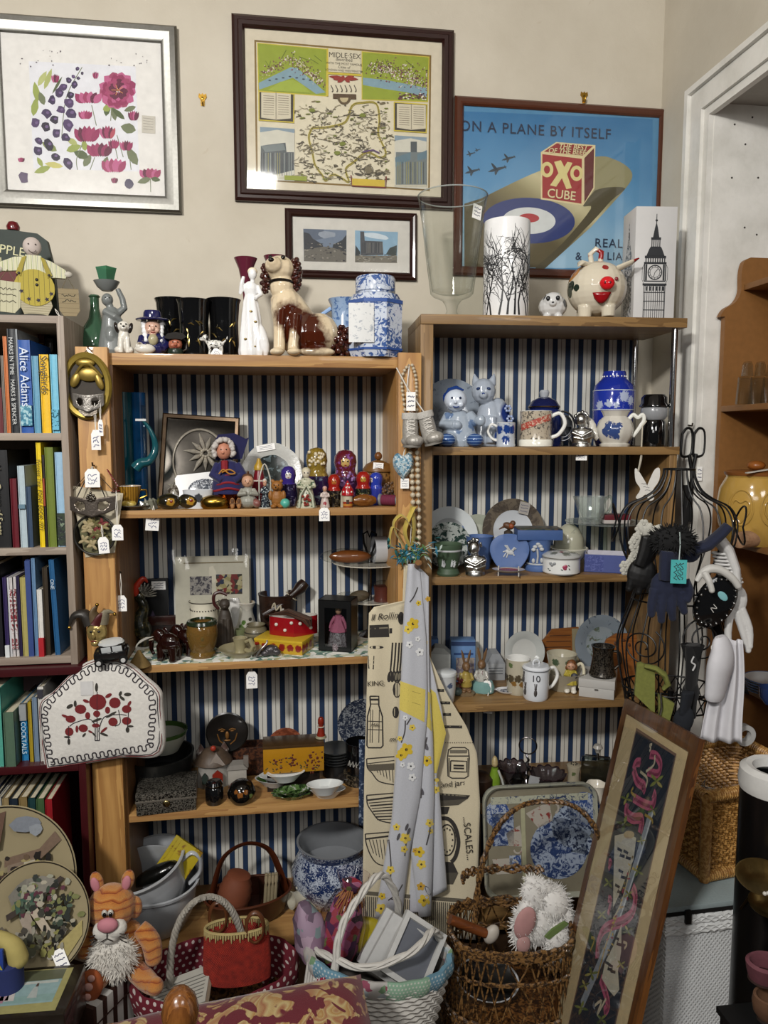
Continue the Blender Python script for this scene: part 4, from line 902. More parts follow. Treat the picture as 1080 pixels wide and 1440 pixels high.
b.bu('points',pl_('6f6f62',.2,0,.3,120),t,ang=15);st_(t,4*k,-9*k,6*k,.034,.046,.02,8,tilt=6)
for px,Y,r,lb in((238,2.03,17,'left of two dark egg paperweights with yellow flower painting'),(266,2.04,15,'right of two dark egg paperweights, with a red and yellow flower')):
 t,k=put('painted_egg',lb,'ornament',px,Y,zt,group='dark painted eggs')
 MB(k).ell((0,0,11),(r,r*.8,11),None,22,14).bu('egg',pa_('1d1a10',[('54502a',[(-r*k,0,10*k,8*k),(r*k,0,10*k,7*k),(0,0,24*k,6*k)]),('a8802a',[(2*k,-r*.7*k,11*k,5.5*k)]),('6d2218',[(3*k,-r*.8*k,12*k,2.4*k)])],.12,.4,160,.6),t)
t,k=put('sea_shell','small brown and white shell behind the painted eggs','shell',246,2.12,zt+.001)
MB(k).la([(0,0),(9,2),(11,10),(9,20),(5,28),(0,33)],16,wob=lambda a,z:1+.06*sin(8*a)).bu('body',so_('8f8a80','3e352c',70,.5,.3),t)
t,k=put('trinket_box','oval brass trinket box on the doll shelf','box',303,2.03,zt)
MB(k).la([(0,0),(17,0),(20.5,4),(20.5,9),(0,9)],28,sy=.7).bu('base',me_('8a6d2e',.25),t);MB(k).la([(21,9),(21,11),(17,16),(8,19),(0,19.5)],28,sy=.7).bu('lid',me_('9c7c34',.25),t)
def leanq(t,fn):pass
p=SP(276,2.2,zt);k=KK(p);t=th_('relief_plaque','square dark metal plaque embossed with a large edelweiss flower','plaque',SP(277,2.17,zt),0,rot=(-14,3.5,2))
DKM=pl_('26231f',.28,.8,.3,90)
b=MB(k);b.bx(-50,50,-1,3,0,124,.8);b.bu('plate',DKM,t)
b=MB(k);frame_ring(b,-53,53,-1,126,[(0,0),(0,4),(2,6),(6,5),(7,0)]);b.bu('rim',pl_('4a3a2a',.3,.7,.4,60),t)
b=MB(k)
b.tu([(35*cos(a)*1.02,-2,62+44*sin(a))for a in[TP*i/40 for i in range(40)]],1.8,8,True)
b.bu('ring',pl_('a59e90',.35,.5,.4,120),t)
b=MB(k)
for i in range(11):
 a=TP*i/11+.2;L=30 if i%2 else 24;b.tu([(8+3*cos(a),-2,72+3*sin(a)),(8+L*.55*cos(a),-5,72+L*.55*sin(a)),(8+L*cos(a),-1.5,72+L*sin(a))],[1,3.4,.5],8)
for i in range(9):b.ell((8+5*cos(i*.7),-4,72+5*sin(i*.7)),2.3,None,8,6)
for cx,cz in((-22,34),(-4,26),(-30,22),(22,30)):
 for i in range(7):a=TP*i/7;b.tu([(cx,-2,cz),(cx+6*cos(a),-4,cz+5*sin(a)),(cx+12*cos(a),-1.5,cz+9*sin(a))],[1,2.2,.4],6)
b.bu('edelweiss',pl_('b9b2a4',.35,.5,.4,120),t)
p=SP(285,2.1,zt);t=th_('serving_dish','white oblong dish with grey flower print leaning by the fur-haired doll','dish',p,0,rot=(-16,-6,0));k=KK(p)
b=MB(k);b.pr_([(x*34/10,4+z*4.4)for x,z in[(-10,0),(-9,-.8),(9,-.8),(10,0),(10,9),(9,10),(-9,10),(-10,9)]],-2,2);b.bu('dish',gz_('c6c8cc'),t)
b=MB(k);b.ell((4,-2,24),(22,1.2,15),None,24,8);b.bu('print',china('b9bdc4','3a3f4a',120,.5),t,'grey floral print')
t,k=put('napkin_pot','small white pot with a dark floral band in front of the oblong dish','pot',279,2.045,zt)
MB(k).la([(0,0),(17,0),(21,26),(20,26),(16,4),(0,3)],28,sy=.5).bu('body',pa_('c3c5c8',[('3d3f44',[(0,-9*k,15*k,6*k),(-14*k,-6*k,14*k,4*k),(14*k,-6*k,14*k,4*k)])],.12,.5,220),t)
t,k=put('copper_bowl','small copper bowl under the fur-haired doll','bowl',325,2.05,zt)
MB(k).la([(0,0),(10,0),(12,3),(16,12),(18,20),(17,20),(14,11),(0,5)],28).bu('bowl',me_('6a3416',.25),t)
t,k=put('costume_doll','doll with white fur hair in a dark blue coat trimmed with red braid','doll',321,2.07,zt+.03)
b=MB(k);b.la([(0,0),(22,0),(24,6),(20,28),(12,48),(0,52)],24,sy=.7).tu([(-12,0,44),(-20,-6,30),(-8,-13,22)],[7,6.5,5],10).tu([(12,0,44),(21,-6,30),(8,-13,22)],[7,6.5,5],10);b.bu('coat',pl_('17184a',.85,0,.25,90,.4,0,.3),t,rm_=.002)
MB(k).pr_([(-16,50),(20,52),(30,82),(26,80),(10,88),(-12,86),(-20,72)],3,9).bu('hood',pl_('161642',.85),t)
MB(k).ell((-5,-3,63),(10,9,12),None,16,10).ell((-6,-12,61),(1.8,2,1.8)).bu('face',pl_('b57a62',.5),t,rm_=.0013)
b=MB(k);rnd=Rn(8)
for i in range(34):a=-.5+i*(PI+1)/33;b.ell((-5+13*cos(a)+rnd.u(-1,1),-5+rnd.u(-3,3),64+15*sin(a)),rnd.u(3,4.4),None,8,5)
b.bu('fur_hair',pl_('b7b1ac',.95,0,.25,200,.5),t)
eyes(t,k,-5,-11.4,65.5,3.6,1)
b=MB(k)
for z,w in((10,22),(18,19),(28,15)):b.tu([(w*cos(a),-.75*w*.98+(.75*w)*(1+sin(a))-1,z+2*sin(3*a))for a in[PI+PI*i/16 for i in range(17)]],1.7,6)
b.tu([(-4,-10,50),(-4,-12,34)],5,8);b.bu('braid',pl_('7d1722',.8,0,.25,150),t,'red braid trim')
b=MB(k);b.tu(sp_([(-8,-16,34),(2,-17,38),(10,-17,33),(2,-17,32),(-6,-17,38),(-12,-16,32)],4),1,6);b.bu('bow',pl_('a87428',.7),t,'orange yarn bow')
p=SP(383,2.2,zt);k=KK(p);t=th_('display_plate','white rimmed plate with dark green scene leaning on the striped back','plate',p,0,rot=(-13,0,0))
Mx=Euler((R(90),0,0)).to_matrix()
def plate_parts(t,k,r,cz,rim,centre,wr=.62,ribbed=0):
 MB(k).la([(0,0),(r*.55,-1),(r*.6,0),(r*.68,2),(r,4.5),(r,5.5),(r*.66,3.6),(r*.6,2.2),(0,2)],48,(0,0,cz),M=Mx,wob=(lambda a,z:1+.012*sin(ribbed*a))if ribbed else None).bu('rim',rim,t)
 MB(k).la([(0,2.2),(r*wr*.9,2.3),(r*wr,3.2)],48,(0,0,cz),M=Mx).bu('centre',centre,t)
plate_parts(t,k,42,42,pl_('b9b9b4',.25,0,.1,120,.3),so_('141c18','59686c',60,.56,.2,'a7b0b2',.68),.74,40)
sticker(t,(-8*k,-6*k,77*k),26*k,9*k,0,tilt=-10)
for px in(327,336):
 t,k=put('miniature_clog',('left' if px==327 else 'right')+' one of the tiny pair of wooden clogs','clog',px,2.01,zt,0,'tiny wooden clogs')
 MB(k).ell((0,1,8),(3.8,4,8)).bu('shoe',pl_('a8794e',.5),t,rm_=.0008);MB(k).ell((0,-1.6,11),(2.4,2,4)).bu('insole',pl_('5a3a22',.7),t);MB(k).box((0,-2.6,8),(7.6,1.4,1.4)).bu('strap',pl_('6d4a2c',.6),t)
def small_fig(name,label,px,Y,w,h,robe,head,hair,z=None,extra=None,cat='figurine',group=None,skirt=None,arms=True,turn=0):
 t,k=put(name,label,cat,px,Y,zt if z is None else z,group=group,turn=turn);r=w/2
 b=MB(k);b.la([(0,0),(r,0),(r,h*.06),(r*.8,h*.3),(r*.6,h*.5),(r*.72,h*.66),(r*.3,h*.74),(0,h*.75)],20,sy=.8)
 if arms:
  for s in(-1,1):b.tu([(s*r*.6,0,h*.66),(s*r*.85,-r*.3,h*.52),(s*r*.2,-r*.75,h*.5)],[r*.26,r*.22,r*.18],8)
 b.bu('robe',robe,t,rm_=max(.0009,h*k*.018))
 MB(k).ell((0,-.5,h*.84),(r*.42,r*.42,h*.12),None,14,9).bu('head',head,t)
 eyes(t,k,0,-r*.42-.2,h*.86,r*.17,max(.5,r*.07))
 if hair:MB(k).ell((0,r*.08,h*.895),(r*.47,r*.46,h*.1),None,14,9).bu('hair',hair,t)
 return t,k,r,h
SK=pl_('b98d72',.4);
t,k=put('baby_figurine','small kneeling cherub figure in a pale gown beside the clogs','figurine',349,2.025,zt)
MB(k).ell((0,0,10),(13,11,10)).ell((0,0,22),(9,7,9)).tu([(-7,0,26),(-12,-6,20),(-2,-9,22)],[4,3.6,3],8).tu([(7,0,26),(12,-6,20),(2,-9,22)],[4,3.6,3],8).ell((12,-5,7),(6,6,6)).bu('gown',pa_('8d8c82',[('7a4a44',[(13*k,-6*k,8*k,7*k)])],.4),t,rm_=.0012)
MB(k).ell((0,-1,38),(8.5,8,9)).ell((0,-9,36.5),(1.4,1.6,1.4)).bu('head',SK,t,rm_=.001);MB(k).ell((0,2,43),(8,7.6,6)).tu([(0,0,46),(1,-2,52)],1.4,6).bu('hair',pl_('5a3a24',.6),t);eyes(t,k,0,-8.6,39,3,.8)
t,k=put('lighthouse_bottle','dark red bottle shaped tower with a yellow cap behind the cherub','ornament',365,2.1,zt)
MB(k).la([(0,0),(11,0),(10,30),(7,44),(6,50),(0,50)],20).bu('body',pl_('6a1620',.25,0,.2,60,0,.3),t);MB(k).la([(7,50),(7,55),(4,60),(2,66),(0,67)],16).bu('cap',pl_('a8862c',.35),t)
for z in(14,34):MB(k).la([(10.6-z*.03,z),(11-z*.03,z+1),(10.4-z*.03,z+2.4)],20).bu('band',pl_('b9a8a0',.4),t)
t,k,r,h=small_fig('madonna_figurine','tiny madonna in a dark blue robe with white flowers under a white arch',373,2.025,13,42,so_('141d28','a9b4b4',230,.58,.25),SK,pl_('b9b7ae',.4))
MB(k).la([(0,0),(10,0),(10,1.4),(0,1.4)],20).bu('base',pl_('b4b0a4',.5),t)
MB(k).tu(sp_([(-8,4,1),(-8,4,30),(-7,4,44),(0,4,62),(7,4,44),(8,4,30),(8,4,1)],4),1,6).bu('arch',pl_('b5b1a6',.5),t)
t,k=put('bear_figurine','small brown standing bear figurine beside the purple nesting doll','figurine',390,2.02,zt)
MB(k).ell((0,0,14),(9,7,13)).ell((0,0,31),(8.5,7.5,8)).ell((-2,-7,29),(4,4,3.4)).ell((-6,0,38),(2.6,2,2.6)).ell((6,0,38),(2.6,2,2.6)).ell((-9,-3,18),(3.4,3.6,7)).ell((9,-3,18),(3.4,3.6,7)).ell((-5,-4,3),(4.6,6,3)).ell((5,-4,3),(4.6,6,3)).bu('body',pl_('8a5a26',.5,0,.25,120,.2),t,rm_=.001);eyes(t,k,-1,-7.2,33,3,.9);MB(k).ell((-2,-11,30),1.2,None,8,6).bu('nose',pl_('1f130a',.3),t)
t,k=put('glass_marble','small turquoise ball by the bear figurine','ball',401,2.012,zt);MB(k).ell((0,0,7),7,None,16,10).bu('ball',pl_('4fa594',.3,0,.1,60,0,.3),t)
def nest(label,px,Y,w,h,bands,face,facec='c9a06a',scarf=None,flower=None,z=None,turn=0,split=.5,group='painted nesting dolls'):
 t,k=put('nesting_doll',label,'nesting doll',px,Y,zt if z is None else z,turn=turn,group=group);r=w/2
 prof=[(0,0),(r*.8,0),(r*.97,h*.18),(r,h*.34),(r*.93,h*.48),(r*.76,h*.58),(r*.74,h*.64),(r*.86,h*.76),(r*.8,h*.88),(r*.5,h*.97),(0,h)]
 lo_=[p for p in prof if p[1]<=h*split]+[(r*.92,h*split)];up_=[(r*.93,h*split)]+[p for p in prof if p[1]>h*split]
 MB(k).la(lo_+[(0,h*split)],28).bu('lower_half',bands[0],t);MB(k).la([(0,h*split)]+up_,28).bu('upper_half',bands[1],t)
 if face:
  MB(k).ell((0,-r*.52,h*.77),(r*.5,r*.36,h*.125),None,18,10).bu('face',pl_(facec,.25,0,.08,50,0,.3),t)
  b=MB(k)
  for s in(-1,1):b.ell((s*r*.18,-r*.86,h*.785),(r*.07,r*.05,r*.07),None,8,5)
  b.bu('painted_eyes',pl_('1a1410',.3),t)
  MB(k).ell((0,-r*.86,h*.715),(r*.09,r*.05,r*.04),None,8,5).bu('painted_mouth',pl_('9a2a24',.3),t)
 if flower:
  b=MB(k);rnd=Rn(px)
  for i in range(flower[1]):
   a=-PI/2+rnd.u(-.8,.8);zz=rnd.u(*flower[2])*h
   rr_=r*.96 if zz<h*.5 else r*.82
   b.ell((rr_*cos(a),rr_*sin(a),zz),r*rnd.u(.09,.16),None,8,5)
  b.bu('painted_flowers',pl_(flower[0],.3),t)
 return t,k
P=lambda c,c2=None,s=90:so_(c,c2,s,.58,.15,coat=.5)if c2 else pl_(c,.15,0,.12,60,0,.5)
nest('purple and dark nesting doll with white face and yellow scarf',406,2.07,25,57,(P('1d1633','6d6a80'),P('322570')),True,'c9c4be',split=.55)
t,k,r,h=small_fig('bride_figurine','white and green robed figurine with a pointed niche of red flowers',431,2.025,27,57,so_('b9b7a0','43563c',90,.56,.3),pl_('c2b8a4',.5),pl_('bdb59c',.5))
MB(k).la([(0,0),(15,0),(15,1.6),(0,1.6)],20,sy=.8).bu('base',pl_('b5ad96',.5),t)
MB(k).tu([(-10,-11,1),(-8,-10.5,18),(0,-10,32),(8,-10.5,18),(10,-11,1)],1.6,8).bu('niche',pl_('b2b6a0',.4),t)
b=MB(k);rnd=Rn(3)
for i in range(16):b.ell((rnd.u(-5,5),-11.5,4+rnd.random()*15),1.9,None,7,5)
b.bu('red_flowers',pl_('7d2a20',.4),t)
nest('large nesting doll with gold painted scarf covered in pale flowers',446,2.12,35,80,(P('2a1a40','6f7f8f',60),P('7a6424','a58c46',60)),False,flower=('c9bca0',26,(.68,.95)))
nest('nesting doll with violet flowered scarf and pale face, at the back',486,2.13,37,76,(P('3a1a3c','7d5a86',70),P('5a1a24','7d4a8c',60)),True,'b99a5c',flower=('8a6a9c',16,(.4,.6)))
nest('red capped nesting doll with black flowered skirt, left front',470,2.04,21,46,(P('15100e','5d5138',120),P('8f1a12')),True,'a8642c')
t,k=put('toadstool_ornament','tiny cottage with a red white-spotted toadstool roof','ornament',489,2.02,zt)
MB(k).la([(0,0),(7,0),(7,16),(0,16)],18).bu('wall',zpatch([(0,'7d3a14'),(2*k,'b0762c'),(5*k,'8a2a14'),(8*k,'b5ab94')],.4),t);MB(k).la([(7.6,16),(9,17),(8,25),(3,33),(1,37),(0,38)],20).bu('roof',pl_('9c121a',.2,0,.1,50,0,.4),t)
b=MB(k)
for a,z,q in((-1.6,21,8.4),(-2.3,22,8.3),(-.9,22,8.3),(-1.9,28,5.6),(-1.2,28,5.6),(-1.5,33,3)):b.ell((q*cos(a),q*sin(a),z),1.4,None,8,5)
b.bu('white_spots',pl_('d5cfc6',.4),t);MB(k).box((0,-7,8),(4,.8,6)).bu('door',pl_('3a2014',.5),t);MB(k).la([(2.4,0),(2,16),(3,18),(0,24)],10,(-8,0,0)).bu('chimney',pl_('a39a86',.5),t)
nest('red and black nesting doll with gold face, second from the right',511,2.07,24,48,(P('141a14','6d6a44',120),P('8f1a14')),True,'a88434')
nest('bright blue nesting doll turned to the left',529,2.08,22,46,(P('262f84'),P('26389a')),True,'c6bcae',turn=-55)
t,k=put('wooden_pot','carved brown wooden pot with knobbed lid and white price label','pot',532,2.15,zt)
CRV=so_('4a3014','7d5a2c',110,.5,.35,coat=.1)
MB(k).la([(0,0),(17,0),(21,8),(22,34),(19,44),(0,44)],28).bu('body',CRV,t);MB(k).la([(22,44),(22,47),(17,54),(6,59),(0,60)],28).bu('lid',pl_('6d4a22',.4),t);MB(k).ell((0,0,65),(5.5,5.5,6)).bu('knob',pl_('6d421e',.35),t)
sticker(t,(0,-20*k,52*k),14*k,9*k,0,tilt=4)
t,k=put('pine_cone','brown textured ball beside the carved pot on the doll shelf','ornament',549,2.06,zt)
b=MB(k);b.ell((0,0,19),(10,9,12),None,14,9)
for i in range(50):u=1-2*(i+.5)/50;a=i*2.4;s=sqrt(1-u*u);b.ell((10.5*s*cos(a),9.5*s*sin(a),19+12.5*u),2.6,None,6,4)
b.la([(0,0),(5,0),(5,8),(0,9)],10);b.bu('cone',so_('2e1d0e','6d4a22',90,.5,.5),t)
t,k,r,h=small_fig('lady_figurine','tiny pink and white crinoline lady with a price tag',457,2.01,14,31,pa_('b9a9a2',[('8f2a33',[(0,-6*.0021,6*.0021,.006)])],.2),SK,pl_('b58f8c',.4));st_(t,-1*k,-8*k,5*k,.028,.036,.008)
t,k=put('wooden_egg','polished brown wooden darning egg lying at the shelf front','darning egg',512,2.025,zt,0)
MB(k).la([(0,-17),(5,-15),(8.6,-6),(9,2),(7,12),(4,17),(0,18)],22,(0,0,9),M=Euler((0,R(90),R(8))).to_matrix()).bu('egg',wood('5a3010','80501e','x',30,.25,.4),t)
t,k=put('thread_spool','wooden reel of magenta thread lying on its side','thread reel',545,2.04,zt,62)
My=Euler((R(90),0,0)).to_matrix()
b=MB(k)
for y0 in(-14,12):b.la([(0,0),(8.5,0),(8.5,3),(7,4),(0,4)],20,(0,y0,8.5),M=My)
b.la([(0,0),(4,0),(4,26),(0,26)],12,(0,13,8.5),M=My);b.bu('reel',pl_('77787a',.4),t);MB(k).la([(7,0),(7.4,3),(7.4,19),(7,22)],22,(0,9,8.5),M=My).bu('thread',stripes([(0,'6d1f3c'),(.6,'4a1428')],.0035,'y',.8),t)
# HUNG ON THE PINE POSTS
YP=YL-.022
def hang(name,label,cat,px,py,dy=.004,group=None):p=PY(px,py,YP-dy);t=th_(name,label,cat,p,0,group);return t,KK(p)
def nail(px,py):
 t,k=hang('nail','nail in the pine post at '+('the oval frame' if py<600 else 'the silver eye mask'),'nail',px,py);MB(k).tu([(0,10,0),(0,-8,1),(0,-9,5)],1,6).bu('shaft',me_('3a342c',.5),t)
nail(126,492);nail(132,655)
t,k=hang('oval_plaque','oval brass plaque hanging at the top of the left pine post','plaque',122,543)
GLD=pl_('8f7a34',.38,.55,.25,60)
b=MB(k);n=48;rr_=[]
for i in range(n):
 a=TP*i/n;rr_.append([b.v(((34.5-q)*cos(a),y,(47-q)*sin(a)))for q,y in((0,0),(0,-3),(3,-6),(8,-5),(10,-1.5),(10,0))])
for i in range(n):
 for j in range(5):b.face([rr_[i][j],rr_[(i+1)%n][j],rr_[(i+1)%n][j+1],rr_[i][j+1]])
b.bu('rim',GLD,t);MB(k).pr_([(26*cos(TP*i/32),38*sin(TP*i/32))for i in range(32)],-1,1).bu('backing',pl_('2a2116',.6,0,.5,60),t)
b=MB(k);b.tu(sp_([(-16,-4,10),(-6,-6,26),(4,-6,30),(14,-5,22),(22,-4,12)],5),2,8).ell((-14,-5,8),(6,2.5,11),(0,24,0)).ell((4,-4,16),(16,3,10)).ell((18,-5,6),(5,2.5,12),(0,-20,0)).ell((0,-4,32),(13,3,6));b.bu('gilt_swag',pl_('8a7436',.35,.6,.3,120),t,'gilt ribbon swag inside the oval')
MB(k).tu([(-9,-3,37),(2,-2,49),(10,-3,36)],.8,6).bu('hanging_wire',me_('6d675a',.4),t)
def mask(t,k,w,h,m,eye=True,cz=0):
 def f(u,v):
  x=(u*2-1);z=(v*2-1);zz=z*h*(1-.25*abs(x)**3)+abs(x)**2*h*.5-(.22*h*max(0,1-abs(x)*3.2)if z<0 else 0)*z*-1
  return(x*w,-8*(1-x*x)-2,cz+zz)
 b=MB(k);nu,nv=36,12;g=[[b.v(f(i/nu,j/nv))for j in range(nv+1)]for i in range(nu+1)]
 for i in range(nu):
  for j in range(nv):
   x,z=(i+.5)/nu*2-1,(j+.5)/nv*2-1
   if eye and((abs(x)-.48)/.22)**2+((z-.0-.1*abs(x))/.5)**2<1:continue
   b.face([g[i][j],g[i+1][j],g[i+1][j+1],g[i][j+1]])
 return b.bu('mask',m,t,solid=.0015)
t,k=hang('eye_mask','crackled silver half mask hanging inside the brass oval plaque','mask',125,567,.017)
mask(t,k,21,11,pl_('8f8a84',.35,.6,.45,220,.6),True,0)
b=MB(k);b.pr_([(-13,-4),(13,-4),(12,-14),(5,-18),(-6,-18),(-12,-13)],-7,-5);b.bu('lower_face',pl_('8c8276',.4,.5,.45,220,.6),t)
st_(t,9*k,-6*k,0,.022,.05,.066,10);st_(t,16*k,-6*k,4*k,.012,.04,.048,-6)
t,k=hang('greeting_card','cream card hung behind the silver eye mask with a red checked ribbon','card',135,730,.002)
MB(k).pr_([(-34,48),(38,36),(24,-48),(-16,-54)],-.6,.6).bu('card',pl_('b9b09a',.8),t);MB(k).tu([(18,-3,70),(32,-3,46),(22,-3,38),(34,-3,40)],2,6,flat=.4).bu('ribbon',dots('8a2030','c9b0ae',.006,.3),t,'red checked ribbon');
b=MB(k);b.tu([(-2,-3,72),(-34,-3,34)],.5,5).tu([(-2,-3,72),(30,-3,34)],.5,5);b.bu('cord',pl_('4a4038',.8),t)
for i,ch in enumerate('IY'):text('lettering',ch,9*k,pl_('2a2624',.7),t,((-18+12*i)*k,-1.1*k,(24-4*i)*k),depth=.0002)
t,k=hang('venetian_mask','pewter coloured cat-eye mask with a jewelled crest on the left post','mask',131,712,.022)
mask(t,k,32,12,pl_('6d645c',.32,.75,.3,200,.3),True,0)
b=MB(k)
for i in range(8):a=i*PI/4;b.ell((5*cos(a),-11,13+4*sin(a)),2.2,None,8,6)
b.ell((0,-12,13),3,None,8,6).ell((0,-12,20),2,None,8,6).bu('jewelled_crest',me_('97928a',.2),t)
b=MB(k);b.tu([(-24,-4,6),(0,4,56)],.9,6).tu([(20,-4,6),(0,4,56)],.9,6);b.bu('cord',pl_('1f1b18',.7),t);st_(t,1*k,-2*k,56*k,.036,.046,.006)
t,k=hang('glass_disc','round glass disc in a dark ring with dried flowers, hung on the left post','ornament',133,752,.02)
MB(k).tu([(27.5*cos(TP*i/40),0,27.5*sin(TP*i/40))for i in range(40)],1.7,8,True).bu('ring',pl_('35332f',.35,.6),t)
MB(k).la([(0,-.6),(26.5,-.6),(26.5,.6),(0,.6)],36,M=Mx).bu('glass',tg_('e2e4dc','c2c8be',.02),t)
b=MB(k);rnd=Rn(2);cols_=['6d2a2c','8c7f58','5a5430','9a8c6a']
for ci in range(4):
 b=MB(k)
 for i in range(5):
  x,z=rnd.u(-14,16),rnd.u(-16,18)
  if ci==0:x,z=abs(x)*.8,abs(z)
  for j in range(4):a=j*1.7+rnd.random();b.ell((x+4*cos(a),-2-ci*.5,z+4*sin(a)),(4.5,1.2,2.2),(0,math.degrees(-a),0),8,5)
 b.bu('dried_flowers',pl_(cols_[ci],.8),t)
st_(t,12*k,-5*k,14*k,.026,.042,.03,tilt=-4);st_(t,32*k,-4*k,62*k,.027,.04,.086,6)
t,k=hang('price_label','white tag hanging by itself from a nail inside the pine side panel','price tag',170,806,-.03)
MB(k).tu([(0,6,0),(0,-4,1),(0,-5,4)],.8,6).bu('hook',me_('55504a',.5),t);st_(t,0,-4*k,0,.027,.042,.058)
t,k=hang('tea_cosy','white quilted tea cosy embroidered with a red flower tree','tea cosy',143,1010,.03)
a=Art(t.location,t.location.y,['d5d2cb'],.9);a.z(0,750,4)
out=[(255,1330),(238,1150),(228,950),(300,890),(420,770),(520,712),(640,705),(740,735),(830,810),(905,880),(918,960),(918,1235),(700,1255),(500,1290),(300,1322)]
uvs=[a.uv(q)for q in out];cxu=sum(u[0]for u in uvs)/len(uvs);czu=sum(u[1]for u in uvs)/len(uvs)
b=MB()
N=12
sm=sp_(uvs+[uvs[0]],5)[:-1]
def ringat(s,y):return[b.v((cxu+(u-cxu)*s,y,czu+(v-czu)*s))for u,v in sm]
rings=[ringat(s,y)for s,y in((.2,-.030),(.5,-.029),(.8,-.025),(.93,-.019),(.985,-.012),(1.0,-.004),(1.0,.006),(.98,.014),(.8,.02),(.2,.022))]
for A,B in zip(rings,rings[1:]):
 for i in range(len(A)):b.face([A[i],A[(i+1)%len(A)],B[(i+1)%len(A)],B[i]])
b.face(rings[0][::-1]);b.face(rings[-1])
b.bu('cover',cloth('cfccc6',120,.5),t,sub=1)
def onc(px,py):
 u,v=a.uv((px,py));return u,v
def depthat(u,v):
 d=V((u-cxu,v-czu));best=1e9
 ang=math.atan2(d.y,d.x);q=min(sm,key=lambda p:abs((math.atan2(p[1]-czu,p[0]-cxu)-ang+PI)%(2*PI)-PI));f=d.length/V((q[0]-cxu,q[1]-czu)).length
 for(s0,y0),(s1,y1)in zip(((0,-.0302),(.2,-.030),(.5,-.029),(.8,-.025),(.93,-.019),(.985,-.012)),((.2,-.030),(.5,-.029),(.8,-.025),(.93,-.019),(.985,-.012),(1.0,-.004))):
  if f<=s1:return y0+(y1-y0)*(f-s0)/(s1-s0)
 return-.004
def stitch(b,pts,r):b.tu([(u,depthat(u,v)-.0004,v)for u,v in[onc(*q)for q in pts]],r,5)
DK=pl_('27222a',.9);RED=pl_('6d1f22',.9,0,.25,300)
def meander(p0,p1,n,amp,ph=0):
 o=[]
 for i in range(n*12+1):
  t_=i/(n*12);x=p0[0]+(p1[0]-p0[0])*t_;y=p0[1]+(p1[1]-p0[1])*t_;dx,dy=p1[0]-p0[0],p1[1]-p0[1];L=math.hypot(dx,dy);s=sin(TP*n*t_+ph);s=math.copysign(abs(s)**.8,s)
  lx=-.115*L/n*sin(4*PI*n*t_+2*ph);o.append((x-dy/L*amp*s+dx/L*lx,y+dx/L*amp*s+dy/L*lx))
 return o
path=[(300,1265),(262,1000),(300,925),(410,820),(530,745),(640,738),(725,765),(800,830),(862,895),(868,1000),(852,1180),(300,1265)]
b=MB();pts=[]
for p0,p1 in zip(path,path[1:]):
 L=math.hypot(p1[0]-p0[0],p1[1]-p0[1]);pts+=meander(p0,p1,max(1,round(L/44)),17)[:-1]
stitch(b,pts,.0015);b.bu('meander_stitching',DK,t,'black meander stitching')
for off,m_,nm in((1.0,DK,'black'),(1.035,RED,'red')):
 b=MB();bp=[(283,1298),(248,1120),(243,955),(310,892),(425,780),(525,722),(640,715),(735,745),(820,818),(888,885),(897,970),(893,1205),(700,1232),(480,1268),(283,1298)]
 cx0,cy0=570,1005;stitch(b,[(cx0+(x-cx0)*off*.985,cy0+(y-cy0)*off*.985)for x,y in sp_(bp,4)],.0009);b.bu('border_line',m_,t,nm+' border line')
b=MB();b2=MB();b3=MB()
def blobs(bm,x,y,rx,ry,rot=0):
 ca,sa=cos(R(rot)),sin(R(rot));o=[]
 for i in range(12):q=TP*i/12;X,Y_=rx*cos(q),ry*sin(q);u,v=onc(x+X*ca-Y_*sa,y+X*sa+Y_*ca);o.append(bm.v((u,depthat(u,v)-.0012,v)))
 bm.face(o)
for q in((565,925,48,44),(470,965,32,26),(660,930,32,30),(725,965,26,22),(415,1020,28,20),(485,1070,26,22),(650,1035,26,24),(725,1030,26,22),(407,1090,24,24),(510,1000,14,20),(620,970,14,20),(560,990,20,18),(555,1055,22,12),(500,920,18,9,20),(625,890,20,10,-30),(740,935,16,8,-60),(385,1005,22,8,20),(525,1090,14,6,30),(600,1080,24,7,-40),(450,1075,8,20)):blobs(b,*q)
b.bu('red_flowers',RED,t,'red embroidered flowers')
for q in((558,845,8,24),(730,885,20,10),(700,905,18,8,40),(690,880,8,14,20),(410,950,20,10,-30),(440,935,8,18),(730,1080,10,16),(745,1060,18,6),(405,1145,8,18),(395,1120,18,6),(560,1025,30,7,-20),(640,995,34,7,-30),(600,1105,24,7,20),(490,1108,14,6,-50),(545,1105,16,5,50)):blobs(b2,*q)
b2.bu('leaves',pl_('33302a',.9),t,'dark embroidered leaves')
for pts in([(562,1140),(562,870)],[(570,1090),(600,1010),(680,995),(725,1000)],[(555,1060),(520,1020),(440,1040),(410,1060)],[(680,970),(690,1040),(660,1060)],[(550,1140),(552,1070)],[(574,1140),(572,1070)],[(550,1140),(574,1140)],[(735,985),(728,1090)],[(404,1060),(404,1150)]):stitch(b3,sp_(pts,5),.0011)
b3.bu('stems',DK,t)
b=MB();u,v=onc(505,850);b.box((u,depthat(u,v)-.002,v),(.03,.0008,.036));b.bu('price_sticker',pl_('c6c5c4',.8),t,'small handwritten paper label')
t,k=hang('jester_mask','small gold faced jester mask ornament with pointed dark red hat above the tea cosy','mask',136,893,.02)
MB(k).ell((2,-6,6),(14,8,17)).ell((-1,-14,3),(3,4,6)).ell((0,-10,-9),(6,5,5)).ell((5,-11,12),(5,3,3)).bu('face',pl_('a5905a',.25,.6,.25,100),t,rm_=.0014,)
for s in(-1,1):MB(k).ell((1+s*5,-13,8),(2.4,1.4,1.8),None,8,6).bu('eye_hole',pl_('15110d',.5),t)
